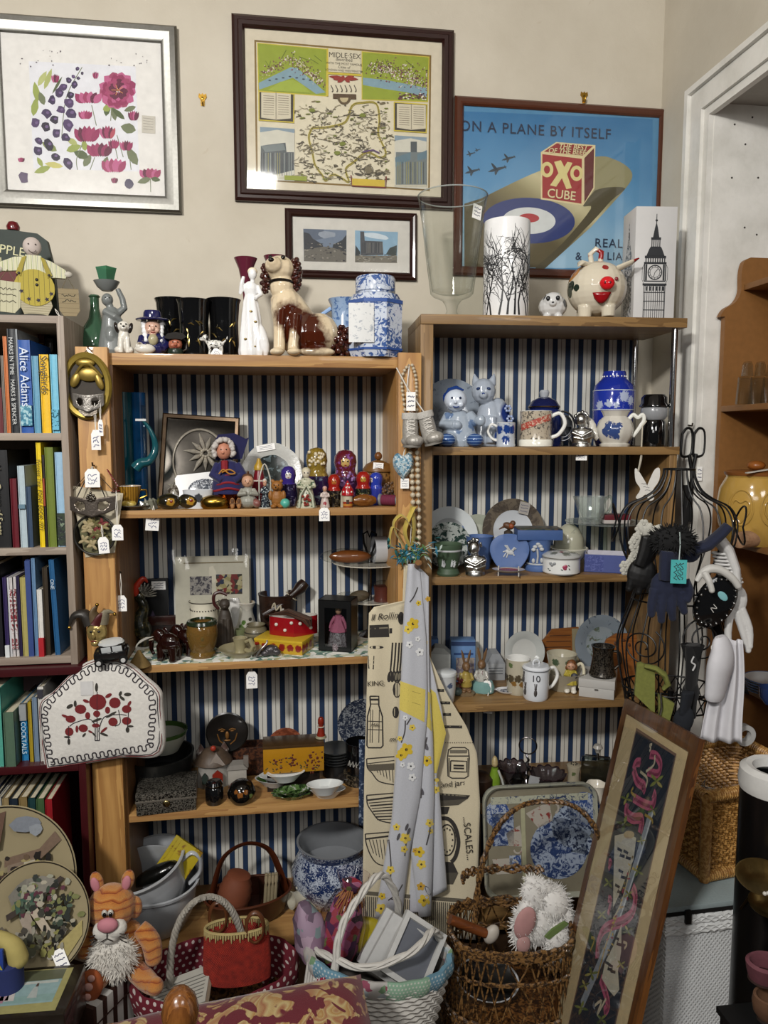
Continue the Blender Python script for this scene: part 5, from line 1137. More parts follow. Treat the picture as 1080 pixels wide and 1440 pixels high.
MB(k).ell((-1,-14.5,-5),(4,1,1.2),None,8,6).bu('lips',pl_('6d1f1a',.4),t)
for pts,c in(([(-6,-4,18),(-14,-6,32),(-28,-8,30),(-34,-8,16)],'2a2622'),([(2,-4,20),(-2,-6,34),(4,-6,44)],'5a4a34'),([(8,-4,18),(16,-6,34),(26,-6,32)],'8c8470'),([(4,-7,18),(8,-9,28),(14,-8,34)],'4a1818')):
 MB(k).tu(sp_(pts,4),[11-9.5*i/(len(pts)*4-4)for i in range(len(pts)*4-3)],10,flat=.6).bu('hat_point',pl_(c,.4,.2,.3,90),t)
for x,z in((-34,14),(4,45),(27,31)):MB(k).ell((x,-8,z),2.6,None,10,7).bu('bell',me_('a0813a',.3),t)
t,k=hang('toy_car','small black and white toy car ornament stuck above the tea cosy','toy car',157,918,.055)
t.rotation_euler=(R(14),R(-6),0)
b=MB(k);b.box((0,0,0),(46,26,14),None,5).box((2,2,10),(34,22,12),None,5);b.bu('body',pl_('161617',.15,0,.1,50,0,.5),t)
for x in(-6,9):MB(k).box((x+2,-9.6,10),(13,.8,9),None,.3).bu('window',pl_('b5b9ba',.2),t)
MB(k).la([(0,0),(18,0),(16,3),(0,5)],18,(2,2,15),sy=.6).bu('roof',pl_('b9bbba',.3),t)
for x in(-16,17):MB(k).la([(0,-2),(6,-2),(6,2),(0,2)],16,(x,-13,-6),M=Mx).bu('wheel',pl_('141414',.6),t);MB(k).la([(0,-.6),(3.6,-.6),(3,1),(0,1.2)],14,(x,-15,-6),M=Mx).bu('hubcap',pl_('c6c6c4',.25),t)
t,k=hang('bead_necklace','long string of cream beads hanging on the right pine post','necklace',577,512,.008)
rnd=Rn(1)
L=sp_([(-2,0,0),(-12,0,-20),(-8,0,-60),(0,0,-120),(4,0,-180),(6,0,-250),(8,0,-272)],14);Rr_=sp_([(8,0,-272),(13,-1,-250),(12,-1,-180),(10,-1,-120),(9,-1,-60),(8,0,-20),(2,0,0)],14)
MB(k).tu(L+Rr_,.6,5).bu('thread',pl_('8a8070',.8),t)
b=MB(k);d=0;pp=L+Rr_;last=V(pp[0])
bead0=MB(1).ell((0,0,0),1,None,10,7).mesh('bead');bead0.materials.append(pl_('b7ab94',.3,0,.1,60,0,.3));nb=0
for q in pp:
 q=V(q);r_=2.4+1.5*min(1,max(0,(-q.z-40)/120))
 if(q-last).length>=2*r_*.95 and nb<96:
  o=bpy.data.objects.new('bead',bead0);COL.objects.link(o);o.parent=t;o.location=q*k;o.scale=(r_*k,)*3;last=q;nb+=1
for i,(px,py,rz,lb)in enumerate(((577,605,0,'left of two small silver glitter lace-up boot ornaments'),(602,602,-14,'right of two small silver glitter lace-up boot ornaments, hung on white cord'))):
 t,k=hang('boot_ornament',lb,'ornament',px,py,.022+.006*i,'silver boot ornaments');t.rotation_euler=(0,R(rz*-1*-1),0)
 SIL=pl_('a5a19a',.35,.3,.35,260,.7)
 MB(k).la([(0,-18),(11,-16),(11.5,0),(10.5,16),(11,22),(0,20)],20,sy=.8).ell((5,-7,-15),(13,12,9)).ell((-2,2,-15),(11,9,8)).bu('boot',SIL,t,rm_=.0016)
 MB(k).la([(12,15),(12.6,18),(12,24),(9,24),(9,18)],20,sy=.85).bu('fur_cuff',pl_('b5b2ac',.9,0,.3,260,.6),t,'white glitter cuff')
 MB(k).la([(0,-24),(13,-24),(13,-21),(0,-21)],20,(2,-3,0),sy=.9).bu('sole',pl_('77736c',.6),t)
 b=MB(k)
 for z in(-6,0,6,11):b.tu([(-5,-9.5,z),(5,-10.5,z+3)],.7,5).tu([(5,-10.5,z),(-5,-9.5,z+3)],.7,5)
 b.bu('laces',pl_('cfcbc4',.7),t)
 MB(k).tu([(0,0,22),(-4 if i==0 else-14,6,60),(0 if i==0 else-22,10,92)],.9,6).bu('cord',pl_('d2cfc8',.8),t)
 if i==0:sticker(t,(0,-4*k,40*k),13*k,26*k,0)
t,k=hang('sachet','clear bag of pale blue glitter in a heart shape hung on the right post','ornament',567,650,.014)
ht=[(0,-26),(-13,-8),(-14,6),(-8,13),(0,9),(8,13),(14,6),(13,-8)]
b=MB(k);sm2=sp_(ht+[ht[0]],4)[:-1];rg=[[b.v((u*s,y,v*s))for u,v in sm2]for s,y in((.3,-7),(.75,-6),(1,-1),(1,1),(.75,5),(.3,6))]
for A,B in zip(rg,rg[1:]):
 for i in range(len(A)):b.face([A[i],A[(i+1)%len(A)],B[(i+1)%len(A)],B[i]])
b.face(rg[0]);b.face(rg[-1]);b.bu('heart',multi(['6f94a8','9fb8c2','c2ccd0','4f7a92','aab4b4'],260,.2),t,'pale blue glitter heart');MB(k).tu([(0,0,9),(3,0,22),(8,2,60)],.8,5).bu('cord',pl_('cfccc4',.8),t)
sticker(t,(2*k,-1*k,-30*k),12*k,14*k)
t,k=hang('posy','hanging posy of yellow ribbon loops over teal and white feathery flowers','posy',574,775,.02)
YR=pl_('b7a24a',.6,0,.15,50,0,0,.2)
rnd=Rn(6)
for pts in([(-4,0,4),(-22,-4,36),(-12,-6,52),(0,-2,44)],[(2,0,6),(-6,-5,30),(4,-6,58),(8,0,62)],[(-10,0,2),(-26,-3,10),(-24,-4,34),(-14,-2,30)],[(-18,-2,44),(-8,-8,50),(4,-6,34)],[(6,0,4),(8,-4,36),(4,-4,64)]):
 MB(k).tu(sp_(pts,5),4.6,8,flat=.15).bu('ribbon_loop',YR,t,'yellow satin ribbon')
for c,n,nm in(('1f5a5c',34,'teal'),('2d6f8a',22,'blue'),('5c7a4a',16,'green'),('a9b6b0',18,'white')):
 b=MB(k)
 for i in range(n):
  x,z=rnd.gauss(0,13),rnd.gauss(0,6);a=rnd.u(0,2*PI);L=rnd.u(6,13)
  if nm=='white':x+=16
  b.tu([(x,-4+rnd.u(-5,3),z),(x+L*.5*cos(a),-7,z+L*.5*sin(a)),(x+L*cos(a),-6,z+L*sin(a)-2)],[1,2.4,.3],5,flat=.4)
 b.bu('petals',pl_(c,.8,0,.3,100),t,nm+' feathery petals')
MB(k).tu([(6,2,64),(2,-2,0)],.6,5).bu('cord',pl_('cfcbc0',.8),t)
# MIDDLE PINE SHELF (flower paper)
zt=zP['mid']+.0014
t,k=pz_('picture_box','flat black box with a white label standing at the left end of the papered shelf','box',211,893,zt,0)
MB(k).bx(-25,26,0,8,0,88,.4).bu('box',pl_('0e0e10',.4),t);sticker(t,(14*k,-.6*k,79*k),19*k,12*k)
MB(k).pr_([(-2,26),(12,26),(5,44)],-1,0).bu('printed_triangle',pl_('3a2f44',.6),t)
t,k=pz_('wooden_parrot','dark carved parrot with red crest and fanned tail','figurine',202,908,zt)
b=MB(k);b.tu(sp_([(0,0,0),(2,0,14),(-4,0,34),(2,0,54),(-2,0,66)],5),[9]*6+[12,13,13.5,13,12,11,10,9,8,7.5,7,7,6.5,6,5][:15],12).ell((-3,0,70),(8,7,8));b.bu('body',so_('14180f','4a4222',70,.55,.3),t,rm_=.0016)
MB(k).tu(sp_([(-8,-2,72),(-7,-2,84),(2,-2,96),(8,-2,90)],5),[3,4,4.6,5,5,5,4.8,4.4,4.2,4,3.6,3.2,2.8,2.2,1.6,1][:16],10).bu('crest',pl_('9c2a18',.35),t,'red crest')
b=MB(k)
for i in range(9):a=R(-20+i*17);b.tu([(2,-4,72),(2+9*cos(a),-5,74+9*sin(a)),(2+18*cos(a),-4,76+14*sin(a))],[1,2.6,1],6,flat=.5)
b.bu('fan_tail',so_('3c3a34','77746a',200,.5,.4),t)
t,k=pz_('wooden_rack','dark mahogany wooden letter rack lying across the shelf','rack',216,896,zt,0)
MHD=pl_('2a100b',.3,0,.3,40,0,.3)
b=MB(k);b.bx(-48,50,-3,4,22,36,2);b.bu('rail',MHD,t);MB(k).bx(-46,48,-1,2,0,22,.6).bu('back',pl_('1a0b08',.4),t)
for x in(-46,44):MB(k).bx(x,x+4,-8,8,0,24,.6).bu('end',MHD,t)
for px,py,s,lb in((238,928,1,'front left of two dark glossy carved elephants'),(262,920,.95,'rear right of two dark glossy carved elephants')):
 t,k=pz_('elephant_figurine',lb,'figurine',px,py,zt,turn=-35,group='dark carved elephants');k*=s
 b=MB(k);b.ell((0,0,24),(17,12,15)).ell((-15,0,34),(10,9,10)).tu([(-22,0,34),(-28,-1,24),(-28,-1,12),(-24,-1,6)],[5,4,3,2.4],10)
 for x in(-9,10):
  for y in(-6,6):b.tu([(x,y,22),(x,y,0)],[6.5,5.5],10)
 b.tu([(16,0,28),(20,0,16)],[1.6,1],6);b.bu('body',pl_('1c0907',.12,0,.3,60,0,.5),t,rm_=.0018)
 for q in(-1,1):MB(k).ell((-12,q*9,35),(5,2,9)).bu('ear',pl_('230c09',.15,0,.2,50,0,.4),t);MB(k).tu([(-22,q*4,29),(-29,q*5,27)],[1.4,.5],6).bu('tusk',pl_('a39a88',.4),t)
t,k=pz_('straw_hat','small straw coloured cone hat ornament with a feather at the shelf front','ornament',196,936,zt)
MB(k).la([(16,0),(15,2),(8,12),(2,22),(0,23),(0,20),(14,0)],24).bu('cone',pl_('6d5830',.8,0,.25,200,.3),t);MB(k).tu(sp_([(-4,0,20),(-2,0,30),(8,0,37),(20,0,40)],4),[1.2]*6+[2]*4+[1,.8,.5],6).bu('feather',pl_('9c9a92',.8),t)
t,k=pz_('crystal_bowl','small cut glass bowl behind the toy car','bowl',178,903,zt)
MB(k).la([(0,0),(7,0),(8,3),(14,12),(16,20),(15,20),(12,12),(0,5)],16,wob=lambda a,z:1+.06*(-1)**int(a*8/PI)).bu('bowl',tg_('cfd4d2','5a6060',.03),t)
t,k=pz_('head_jar','amber and smoke glass face-shaped jar with green rim','jar',285,922,zt)
MB(k).la([(0,0),(17,0),(18,4),(16,8),(20,20),(22,34),(20,46),(17,49),(16,48),(19,36),(17,20),(13,8),(0,5)],28).bu('body',tg_('b58f4a','4a3a14',.05,body=.25),t)
b=MB(k);b.ell((0,-19,30),(3,3,5)).ell((-7,-17.5,34),(4,2,1.6)).ell((7,-17.5,34),(4,2,1.6)).ell((0,-18,20),(6,2,2));b.bu('face_relief',tg_('8f7a44','3a2c10',.05,body=.4),t)
MB(k).la([(20,45),(21.5,47),(20,51),(16,52),(15,49)],28).bu('rim',pl_('1d2a1a',.2,0,.2,60,0,.4),t,'dark green rim')
t,k=pz_('tankard','cream tankard with a dotted band and painted red-roofed cottage','mug',288,900,zt)
CRE=gz_('b9b4a4',.2)
MB(k).la([(0,0),(20,0),(21,4),(19,8),(18.5,50),(20.5,56),(19.5,56.5),(17,48),(17,8),(0,6)],30).bu('body',CRE,t);MB(k).tu([(18,0,46),(30,0,44),(32,0,26),(19,0,12)],2.6,8).bu('handle',CRE,t)
b=MB(k)
for i in range(30):a=TP*i/30;b.ell((18.8*cos(a),18.8*sin(a),45),1,None,6,4)
b.tu([(20.2*cos(a),20.2*sin(a),56)for a in[TP*i/30 for i in range(30)]],.7,5,True);b.bu('dotted_band',pl_('24201c',.3),t)
b=MB(k);q=lambda x,z:(x,-sqrt(19.2**2-x*x),z)
b.face([b.v(q(x,z))for x,z in((-14,22),(2,18),(4,27),(-2,34),(-8,27),(-14,32))]);b.bu('cottage',pl_('8f3c1e',.4),t);b=MB(k);b.face([b.v(q(x,z))for x,z in((10,22),(14,20),(16,27),(14,32),(10,29))]);b.face([b.v(q(x,z))for x,z in((-4,13),(12,15),(10,19),(0,18))]);b.bu('tree',pl_('1c3a22',.4),t)
pz=PZ(300,886,zt);t=th_('mounted_print','cream card with two small racing prints in a clear plastic sleeve','print',(PY(302,880,2.262).x,2.225,zt),0,rot=(-6,0,0));k=KK(t.location)
MB(k).bx(-52,50,0,1.5,0,118).bu('card',pl_('b5b0a0',.8),t)
b=MB(k)
b.bx(-32,-2,-.6,0,64,90);b.bu('print',so_('8f8a84','3c3840',80,.52,.7),t,'faint grey print');b=MB(k);b.bx(4,40,-.6,0,64,92);b.bu('print',multi(['8f865c','3a342c','6d2c2a','2c3448','a39a78','a89f80'],90,.3),t,'coloured crowd print')
MB(k).bx(-40,42,-.4,0,108,109.5).bu('rule',pl_('6d5f44',.8),t)
b=MB(k);rnd=Rn(5)
b.grid(lambda u,v:(-62+u*124,-3-3*sin(u*9+v*4)*sin(v*7)-1.5*sin(u*23),2+v*126),26,20);b.bu('plastic_sleeve',tg_('f6f7f7','dfe4e4',.08),t)
t,k=pz_('cat_statue','slender grey-brown seated Egyptian style cat statue','statue',317,908,zt)
CST=pl_('3a332c',.55,0,.25,90,.2)
MB(k).la([(0,0),(15,0),(14,10),(11,30),(8,46),(5,54),(0,56)],18,sy=.9).ell((0,-3,60),(7.5,8,8)).ell((0,-10,58),(3.4,4,3)).tu([(-4,-8,40),(-4,-11,2)],[3.4,3],8).tu([(4,-8,40),(4,-11,2)],[3.4,3],8).la([(3.4,0),(1,9)],8,(-5,0,65)).la([(3.4,0),(1,9)],8,(5,0,65)).bu('body',CST,t,rm_=.0014)
MB(k).tu(sp_([(-8,4,52),(-14,4,60),(-14,4,72),(-6,4,76),(4,2,72)],5),2.4,8).bu('loop_handle',pl_('3a1512',.4),t)
t,k=pz_('slim_vase','slim plain white vase between the cat statue and the peach topped vase','vase',331,896,zt)
MB(k).la([(0,0),(7,0),(6,4),(5,14),(8,40),(9,50),(6,58),(5,56),(7,48),(0,10)],22).bu('body',gz_('aeadaa',.15),t)
t,k=pz_('flower_vase','white vase with peach coloured mouth and small flower sprigs','vase',348,888,zt)
MB(k).la([(0,0),(9,0),(11,4),(13,18),(8,36),(8,42),(12,50),(11,51),(6,42),(6,36),(0,10)],26).bu('body',pa_('b5b1a6',[('4f6a34',[(-8*k,-9*k,16*k,5*k),(-5*k,-10*k,24*k,3.4*k),(-9*k,-7*k,8*k,4*k)]),('3a3830',[(4*k,-9*k,28*k,2.6*k)]),('a8804a',[(0,0,52*k,10*k)])],.15,.4,180),t)
t,k=pz_('green_glass','small pale green glass behind the stoneware pot','glass',339,904,zt)
MB(k).la([(0,0),(8,0),(8,20),(7.3,20),(7,2),(0,2)],20).bu('body',tg_('a3ab80','4a5230',.05,body=.3),t)
t,k=pz_('stoneware_pot','small squat grey-brown stoneware pot','pot',360,904,zt)
MB(k).la([(0,0),(10,0),(14,5),(17,13),(15,21),(12,24),(13.5,27),(12,27),(10,23),(0,8)],26).bu('body',zpatch([(0,'4a4434'),(12*k,'6d6650'),(16*k,'2e2a22'),(17.5*k,'6a634e')],.4,.2,.001),t)
t,k=pz_('chamberstick','cream pottery candle holder with wide saucer and price tag','candle holder',338,921,zt)
CP=pl_('8f8768',.3,0,.12,40,0,.3)
MB(k).la([(0,0),(18,0),(20,2),(29,9),(30,11),(28,10.4),(18,5),(0,4)],30).bu('saucer',CP,t);MB(k).la([(0,4),(8,4),(7,8),(9,20),(10.5,25),(8.5,25),(6,12),(0,12)],24).bu('socket',CP,t);MB(k).tu([(8,-4,8),(14,-14,8),(18,-16,16),(14,-12,24),(8,-6,20)],[3.4,3.6,3.6,3.4,3],8).bu('handle',CP,t);st_(t,15*k,-17*k,10*k,.03,.048,.058)
t,k=pz_('pewter_mouse','small grey pewter mouse with a looped tail beside the yellow tin','figurine',381,922,zt)
MB(k).ell((0,0,8),(11,8,8)).ell((8,-4,6),(6,5,5)).ell((-8,-3,5),(7,6,5)).bu('body',pl_('4d4a4c',.3,.5,.25,100),t,rm_=.0012);MB(k).tu(sp_([(-10,-4,4),(-20,-8,2),(-14,-10,12),(-6,-8,20),(-5,-6,24)],5),1.4,8).bu('tail',pl_('6d6a68',.3,.5),t)
for s in(-1,1):MB(k).ell((7,s*4-2,11),(2.6,1,3)).bu('ear',pl_('4d4a4c',.35,.5),t)
pf=PZ(425,922,zt);pl=PZ(358,916,zt);pr=PZ(448,905,zt);ang=math.atan2((pf-pl).y,(pf-pl).x);w=(pf-pl).length;dd=.055
t=th_('flat_tin','flat yellow box covered in red flowers under the red tin','box',pf,0,rot=(0,0,math.degrees(ang)));k=KK(pf)
b=MB();b.bx(-w,0,.0,dd+.03,0,.036,.001);b.bu('base',pa_('b58f1e',[('7d1c14',[(-w*q,0,.018,.010)for q in(.08,.25,.42,.6,.78,.94)]+[(0,dd*q,.018,.011)for q in(.2,.6,1.1)])],.35,.55,160),t)
b=MB();b.bx(-w-.001,.001,-.001,dd+.031,.032,.0385,.001);b.bu('lid',pl_('c2a22c',.35),t,'plain yellow lid edge');ztin=zt+.0388
t,k=pz_('heart_tin','red heart-shaped tin with white spots, open on the yellow box','tin',413,892,ztin)
hp=[(0,-15)]+[(x,y)for x,y in sp_([(0,-15),(18,-6),(33,4),(31,14),(18,17),(0,10),(-18,17),(-31,14),(-33,4),(-18,-6),(0,-15)],5)][1:-1]
b=MB(k);sc=lambda s:[(x*s,y*s)for x,y in hp]
def wallring(b,o0,o1,z0,z1):
 A=[b.v((x,y,z0))for x,y in o0];B=[b.v((x,y,z1))for x,y in o1]
 for i in range(len(A)):b.face([A[i],A[(i+1)%len(A)],B[(i+1)%len(A)],B[i]])
wallring(b,hp,hp,0,26);b.face([b.v((x,y,0))for x,y in hp]);b.bu('wall',pl_('8c0f18',.2,0,.08,40,0,.5),t)
b=MB(k);wallring(b,hp,sc(.95),26,26.4);wallring(b,sc(.95),sc(.95),26.4,4);b.face([b.v((x,y,4))for x,y in sc(.95)]);b.bu('lining',pl_('b5b0a8',.3),t,'white inside')
b=MB(k)
for x,y,z in((-24,-4.4,16),(-12,-11,9),(9,-12,18),(24,-4.6,10),(-3,-15,20)):b.ell((x,y,z),(2.4,1.2,2.4),None,10,6)
b.bu('white_spots',pl_('c9c4bc',.4),t)
t,k=pz_('feather_bundle','bundle of brown feathers lying in the red heart tin','feathers',414,889,ztin+5*.002)
for i in range(5):MB(k).tu([(-40+i*4,8-i,24+i),(-8,-2-i,26+i*2),(12+i*3,-10+i,20),(20+i,-12+i,10)],[1,4,5,2],8,flat=.35).bu('feather',pl_(['3a2216','4a2e1e','2e1c14','54382a','46342a'][i],.8,0,.3,200),t)
t,k=mt,_=pz_('mortar','dark wooden mortar tied with pale string at the back of the shelf','mortar',391,888,zt)
DWD=wood('160b06','2e190e','x',30,.45,.1)
MB(k).la([(0,0),(18,0),(22,6),(24,22),(26,58),(27,62),(24,62),(21,24),(0,14)],28).bu('bowl',DWD,t)
MB(k).tu(sp_([(-8,-26,46),(-4,-28,54),(-2,-28,44),(4,-28,50),(4,-28,36)],4),1.2,6).bu('string',pl_('a39a86',.8),t);MB(k).box((6,-28,40),(5,2,12)).bu('paper_tag',pl_('a5a198',.8),t)
t,k=pz_('pestle','turned dark wooden pestle sloping up out of the mortar','pestle',392,888,zt);t.location=mt.location+V((0,-.01,.07))
MB(k).tu([(-20,-20,4),(4,-14,16),(14,-10,24),(24,-6,31),(32,-3,38),(38,0,44)],[7,7.5,6,6,9,7.5],14).bu('body',pl_('21120b',.3,0,.3,60,0,.3),t)
MB(k).tu([(19+7*cos(a),-8+5*sin(a),27-6*cos(a))for a in[TP*i/16 for i in range(16)]],.8,5,True).bu('string',pl_('a39a86',.8),t)
t,k=pz_('bird_figurine','tiny white and orange bird figurine behind the heart tin','figurine',427,886,zt);k0=k
MB(k).la([(0,0),(6,0),(5,10),(0,12)],12).ell((0,0,18),(9,6,6)).ell((-9,-1,23),(4.4,4,4.4)).bu('body',pl_('a8a49c',.4),t,rm_=.001);MB(k).tu([(-12,-2,23),(-17,-3,22)],[1.6,.3],6).bu('beak',pl_('a8641e',.4),t);MB(k).ell((-4,-2,24),(4,3,2.4)).bu('crest',pl_('9c4a1a',.5),t)
pl,pf,pr=PZ(448,915,zt),PZ(494,918,zt),PZ(507,905,zt);k=KK(pl);w=(pf-pl).length;ang=math.atan2((pf-pl).y,(pf-pl).x)
t=th_('doll_box','black display carton with a clear window and pink gowned doll','box',pl,0,rot=(0,0,math.degrees(ang)));H=73*k;dd=.07
b=MB();wx0,wx1,wz0,wz1=9*k,41*k,7*k,62*k
b.bx(0,wx0,0,.002,0,H);b.bx(wx1,w,0,.002,0,H);b.bx(wx0,wx1,0,.002,0,wz0);b.bx(wx0,wx1,0,.002,wz1,H);b.bx(0,.002,0,dd,0,H);b.bx(w-.002,w,0,dd,0,H);b.bx(0,w,dd-.002,dd,0,H);b.bx(0,w,0,dd,0,.003);b.bx(0,w,0,dd,H-.002,H)
b.bu('carton',pl_('0b0c0d',.35),t);MB().bx(wx0,wx1,.0003,.0009,wz0,wz1).bu('window',tg_('eef1f1','dfe6e6',.02),t)
t2=t;t,k=th_('doll','porcelain doll in pink bodice and silvery skirt inside the black carton','doll',t2.location+Matrix.Rotation(ang,4,'Z')@V((w*.53,dd*.42,.003)),math.degrees(ang)),k
MB(k).la([(0,0),(15,0),(15.5,4),(12,22),(7,34),(0,36)],24,wob=lambda a,z:1+.06*sin(10*a)).bu('skirt',so_('8a8286','5a4c50',200,.5,.5),t);MB(k).la([(10,28),(13,25),(12,29),(6,38),(5,47),(0,48)],22,wob=lambda a,z:1+.06*sin(8*a)).bu('bodice',pl_('b5627c',.6,0,.2,150),t,'pink bodice')
for s in(-1,1):MB(k).tu([(s*5,0,45),(s*10,-2,37),(s*12,-3,29)],[2.6,2,1.6],8).bu('arm',pl_('b5627c',.6,0,.2,150),t)
MB(k).ell((0,0,54),(4.6,4.6,5.6)).bu('head',SK,t);MB(k).ell((0,1,57),(5.6,5.2,4.6)).bu('hair',pl_('a5966a',.6),t)
t,k=pz_('cake_stand','two-tier cake stand with heart wire handle at the right of the papered shelf','cake stand',520,893,zt)
zq=lambda px,py:(PY(px,py,t.location.y).z-t.location.z)/k
z1_,z2_=zq(520,846),zq(520,793)
MB(k).la([(0,0),(16,0),(14,3),(4,8),(3,z1_),(3,z2_),(2,z2_+10),(0,z2_+10)],16).bu('stem',me_('77777a',.2),t)
for zz,r,nm in((z1_,36,'lower'),(z2_,52,'upper')):MB(k).la([(0,0),(r*.7,0),(r,3),(r,4.2),(r*.7,1.8),(0,1.6)],40,(0,0,zz)).bu('plate',gz_('a8a498',.15),t)
MB(k).tu([(0,0,z2_+6),(-8,0,z2_+30),(-9,0,z2_+42),(-3,0,z2_+46),(0,0,z2_+38),(3,0,z2_+46),(9,0,z2_+42),(8,0,z2_+30),(0,0,z2_+6)],1.6,8).bu('heart_handle',pl_('121212',.4,.5),t)
cs=t.location.copy();kc=k
def oncake(name,label,cat,x,y,zz):return th_(name,label,cat,cs+V((x,y,zz))*kc,-3)
t=oncake('wrapped_loaf','brown bread-shaped soap loaf in clear plastic on the upper tier','wrapped loaf',-28,-8,z2_+2.4)
MB(k).ell((0,0,10),(29,11,9)).bu('loaf',pl_('7a441a',.5,0,.3,60,.2),t);b=MB(k);b.ell((-4,0,10.4),(38,13,11),None,20,10);b.bu('wrapper',tg_('f3f3f0','cfd2d0',.1),t)
t=oncake('white_mug','plain white mug lying on its side on the upper tier','mug',22,-6,z2_+2.4)
MB(k).la([(17,-18),(18,-18),(18,16),(14,18),(0,18),(0,15),(13,15),(16.4,12),(16.4,-17)],26,(0,0,19),M=Euler((0,R(90),R(10))).to_matrix()).bu('body',gz_('9ea0a4',.2),t)
t=oncake('wrapped_bundle','grey-brown bundle in clear plastic on the lower tier','wrapped bundle',-18,-8,z1_+2)
MB(k).ell((2,0,8),(15,9,8),(0,-10,0)).bu('bundle',pl_('4a4030',.7,0,.3,60),t);MB(k).ell((-6,-2,7),(24,12,7.4),(0,6,0),18,9).bu('wrapper',tg_('f3f3f0','cfd2d0',.1),t)
t=oncake('candle','dull red candle block in plastic on the lower tier','candle',17,-6,z1_+2)
MB(k).la([(0,0),(12,0),(11,10),(12,21),(0,22)],22).bu('wax',pl_('4d241c',.4,0,.2,60),t);MB(k).ell((0,0,24),(12,10,5)).bu('wrapper',tg_('f3f3f0','b9bdbb',.1),t)
t,k=pz_('skull_ornament','small white skull-like ornament behind the black doll carton','ornament',456,884,zt)
MB(k).la([(0,0),(4,0),(3,30),(0,31)],12).bu('stick',pl_('5d5a54',.5),t);MB(k).ell((0,0,40),(7.5,7,8)).ell((0,-3,33),(4.6,4.6,4)).bu('skull',pl_('9c9c98',.4),t,rm_=.001)
for s in(-1,1):MB(k).ell((s*2.8,-6.4,40),(2,1.4,2),None,8,6).bu('socket',pl_('1c1b1a',.6),t)
# LOW PINE SHELF
zt=zP['low']+.0004
def boxat(name,label,cat,c0,c1,zt,h,d,m,part='body',bev=.4):
 a,b_=PZ(*c0,zt),PZ(*c1,zt);an=math.atan2((b_-a).y,(b_-a).x);w=(b_-a).length;k=KK(a);t=th_(name,label,cat,a,0,rot=(0,0,math.degrees(an)))
 return t,k,w/k
t,k,w=boxat('jewel_box','silver embossed metal casket with brass clasp at the shelf front','box',(192,1148),(276,1139),zt,0,0,None)
EMB=so_('211f1c','8a867c',260,.5,.35,me_=.7,coat=0)
MB(k).bx(0,w,0,62,0,18,.6).bu('base',EMB,t);MB(k).bx(-.8,w+.8,-.8,62.8,18.6,31,.8).bu('lid',EMB,t);MB(k).bx(-1.2,w+1.2,-1.2,63,18,21,.3).bu('rim',pl_('8f8a80',.3,.7,.3,300),t)
MB(k).ell((w*.5,-2,15),(5,2,5)).bu('clasp',me_('a89a6a',.25),t)
t,k=pz_('casserole','dark grey cooking pot with green and white rim behind the silver casket','pot',224,1100,zt)
MB(k).la([(0,0),(34,0),(44,10),(48,40),(49,44),(46,44),(40,12),(0,6)],32).bu('pot',pl_('1c1d1d',.4,0,.2,40),t)
MB(k).la([(0,44),(20,46),(28,60),(33,76),(31,76),(20,52),(0,50)],28,(8,0,0)).bu('bowl',zpatch([(0,'a5a89c'),(66*k,'a5a89c'),(70*k,'3c5a2a')],.2),t,'white bowl with green rim')
t,k=pz_('cottage_ornament','pottery cottage with red door, towers and dark thatched roof','ornament',301,1102,zt)
MB(k).la([(0,0),(24,0),(24,4),(22,34),(0,34)],8,sy=.8,a0=PI/8).bu('wall',pl_('8f8c86',.45,0,.2,90),t);MB(k).la([(27,33),(25,38),(14,50),(0,56)],12,sy=.85).bu('roof',pl_('4a3c30',.5,0,.3,120,.2),t)
for x in(-17,15):MB(k).la([(6,30),(6,46),(7,46),(0,58)],14,(x,6,0)).bu('tower',so_('77706c','4d3a34',80,.5,.5),t)
MB(k).pr_([(-2,8),(12,8),(12,22),(5,28),(-2,22)],-21.4,-19).bu('door',pl_('7a2214',.4),t,'red door');MB(k).pr_([(-16,10),(-8,10),(-8,20),(-12,25),(-16,20)],-21,-17).bu('shrub',pl_('1f2c26',.6),t);MB(k).pr_([(-8,34),(16,34),(4,52)],-20,-14).bu('gable',pl_('8a8078',.5),t);MB(k).ell((0,-16,58),(4,3,4)).bu('flower',pl_('8f2a18',.5),t)
t,k=pz_('face_plate','round dark carved wooden plate with a gold painted face','plaque',318,1085,zt+.045,0);t.location.y=2.2;t.location.x=SP(318,2.2,.8).x;t.location.z=PY(318,1049,2.2).z
MB(k).la([(0,0),(20,-1),(28,2),(30,5),(28,6),(20,4),(0,3)],36,(0,0,22),M=Mx).bu('disc',pl_('141210',.3,0,.3,60,0,.2),t)
b=MB(k);b.tu([(-12,-5,26),(-7,-6,28),(-3,-5,26)],1,6).tu([(12,-5,26),(7,-6,28),(3,-5,26)],1,6).ell((0,-5,18),(3,2.4,6)).ell((0,-4,10),(5,1.6,1.4)).tu([(-14,-4,20),(-11,-4,10),(-4,-4,4)],.9,6).tu([(14,-4,20),(11,-4,10),(4,-4,4)],.9,6).ell((-7,-4,24),(3,1.4,1.2)).ell((7,-4,24),(3,1.4,1.2));b.bu('painted_face',pl_('7a5428',.35,.3),t,'gold painted face')
MB(k).la([(0,0),(8,0),(8,20),(0,20)],16,(0,4,-22)).bu('stand',pl_('17130f',.5),t)
t,k,w=boxat('carved_box','brown carved wooden box with open top behind the yellow casket','box',(326,1092),(384,1089),zt,0,0,None)
b=MB(k);b.bx(0,w,0,3,0,40);b.bx(0,w,27,30,0,40);b.bx(0,3,0,30,0,40);b.bx(w-3,w,0,30,0,40);b.bx(0,w,0,30,0,3);b.bu('box',so_('2a150c','4f2d1a',90,.5,.5,coat=0),t)
t,k=pz_('terracotta_dish','round terracotta dish standing on edge behind the yellow casket','dish',402,1080,zt,0)
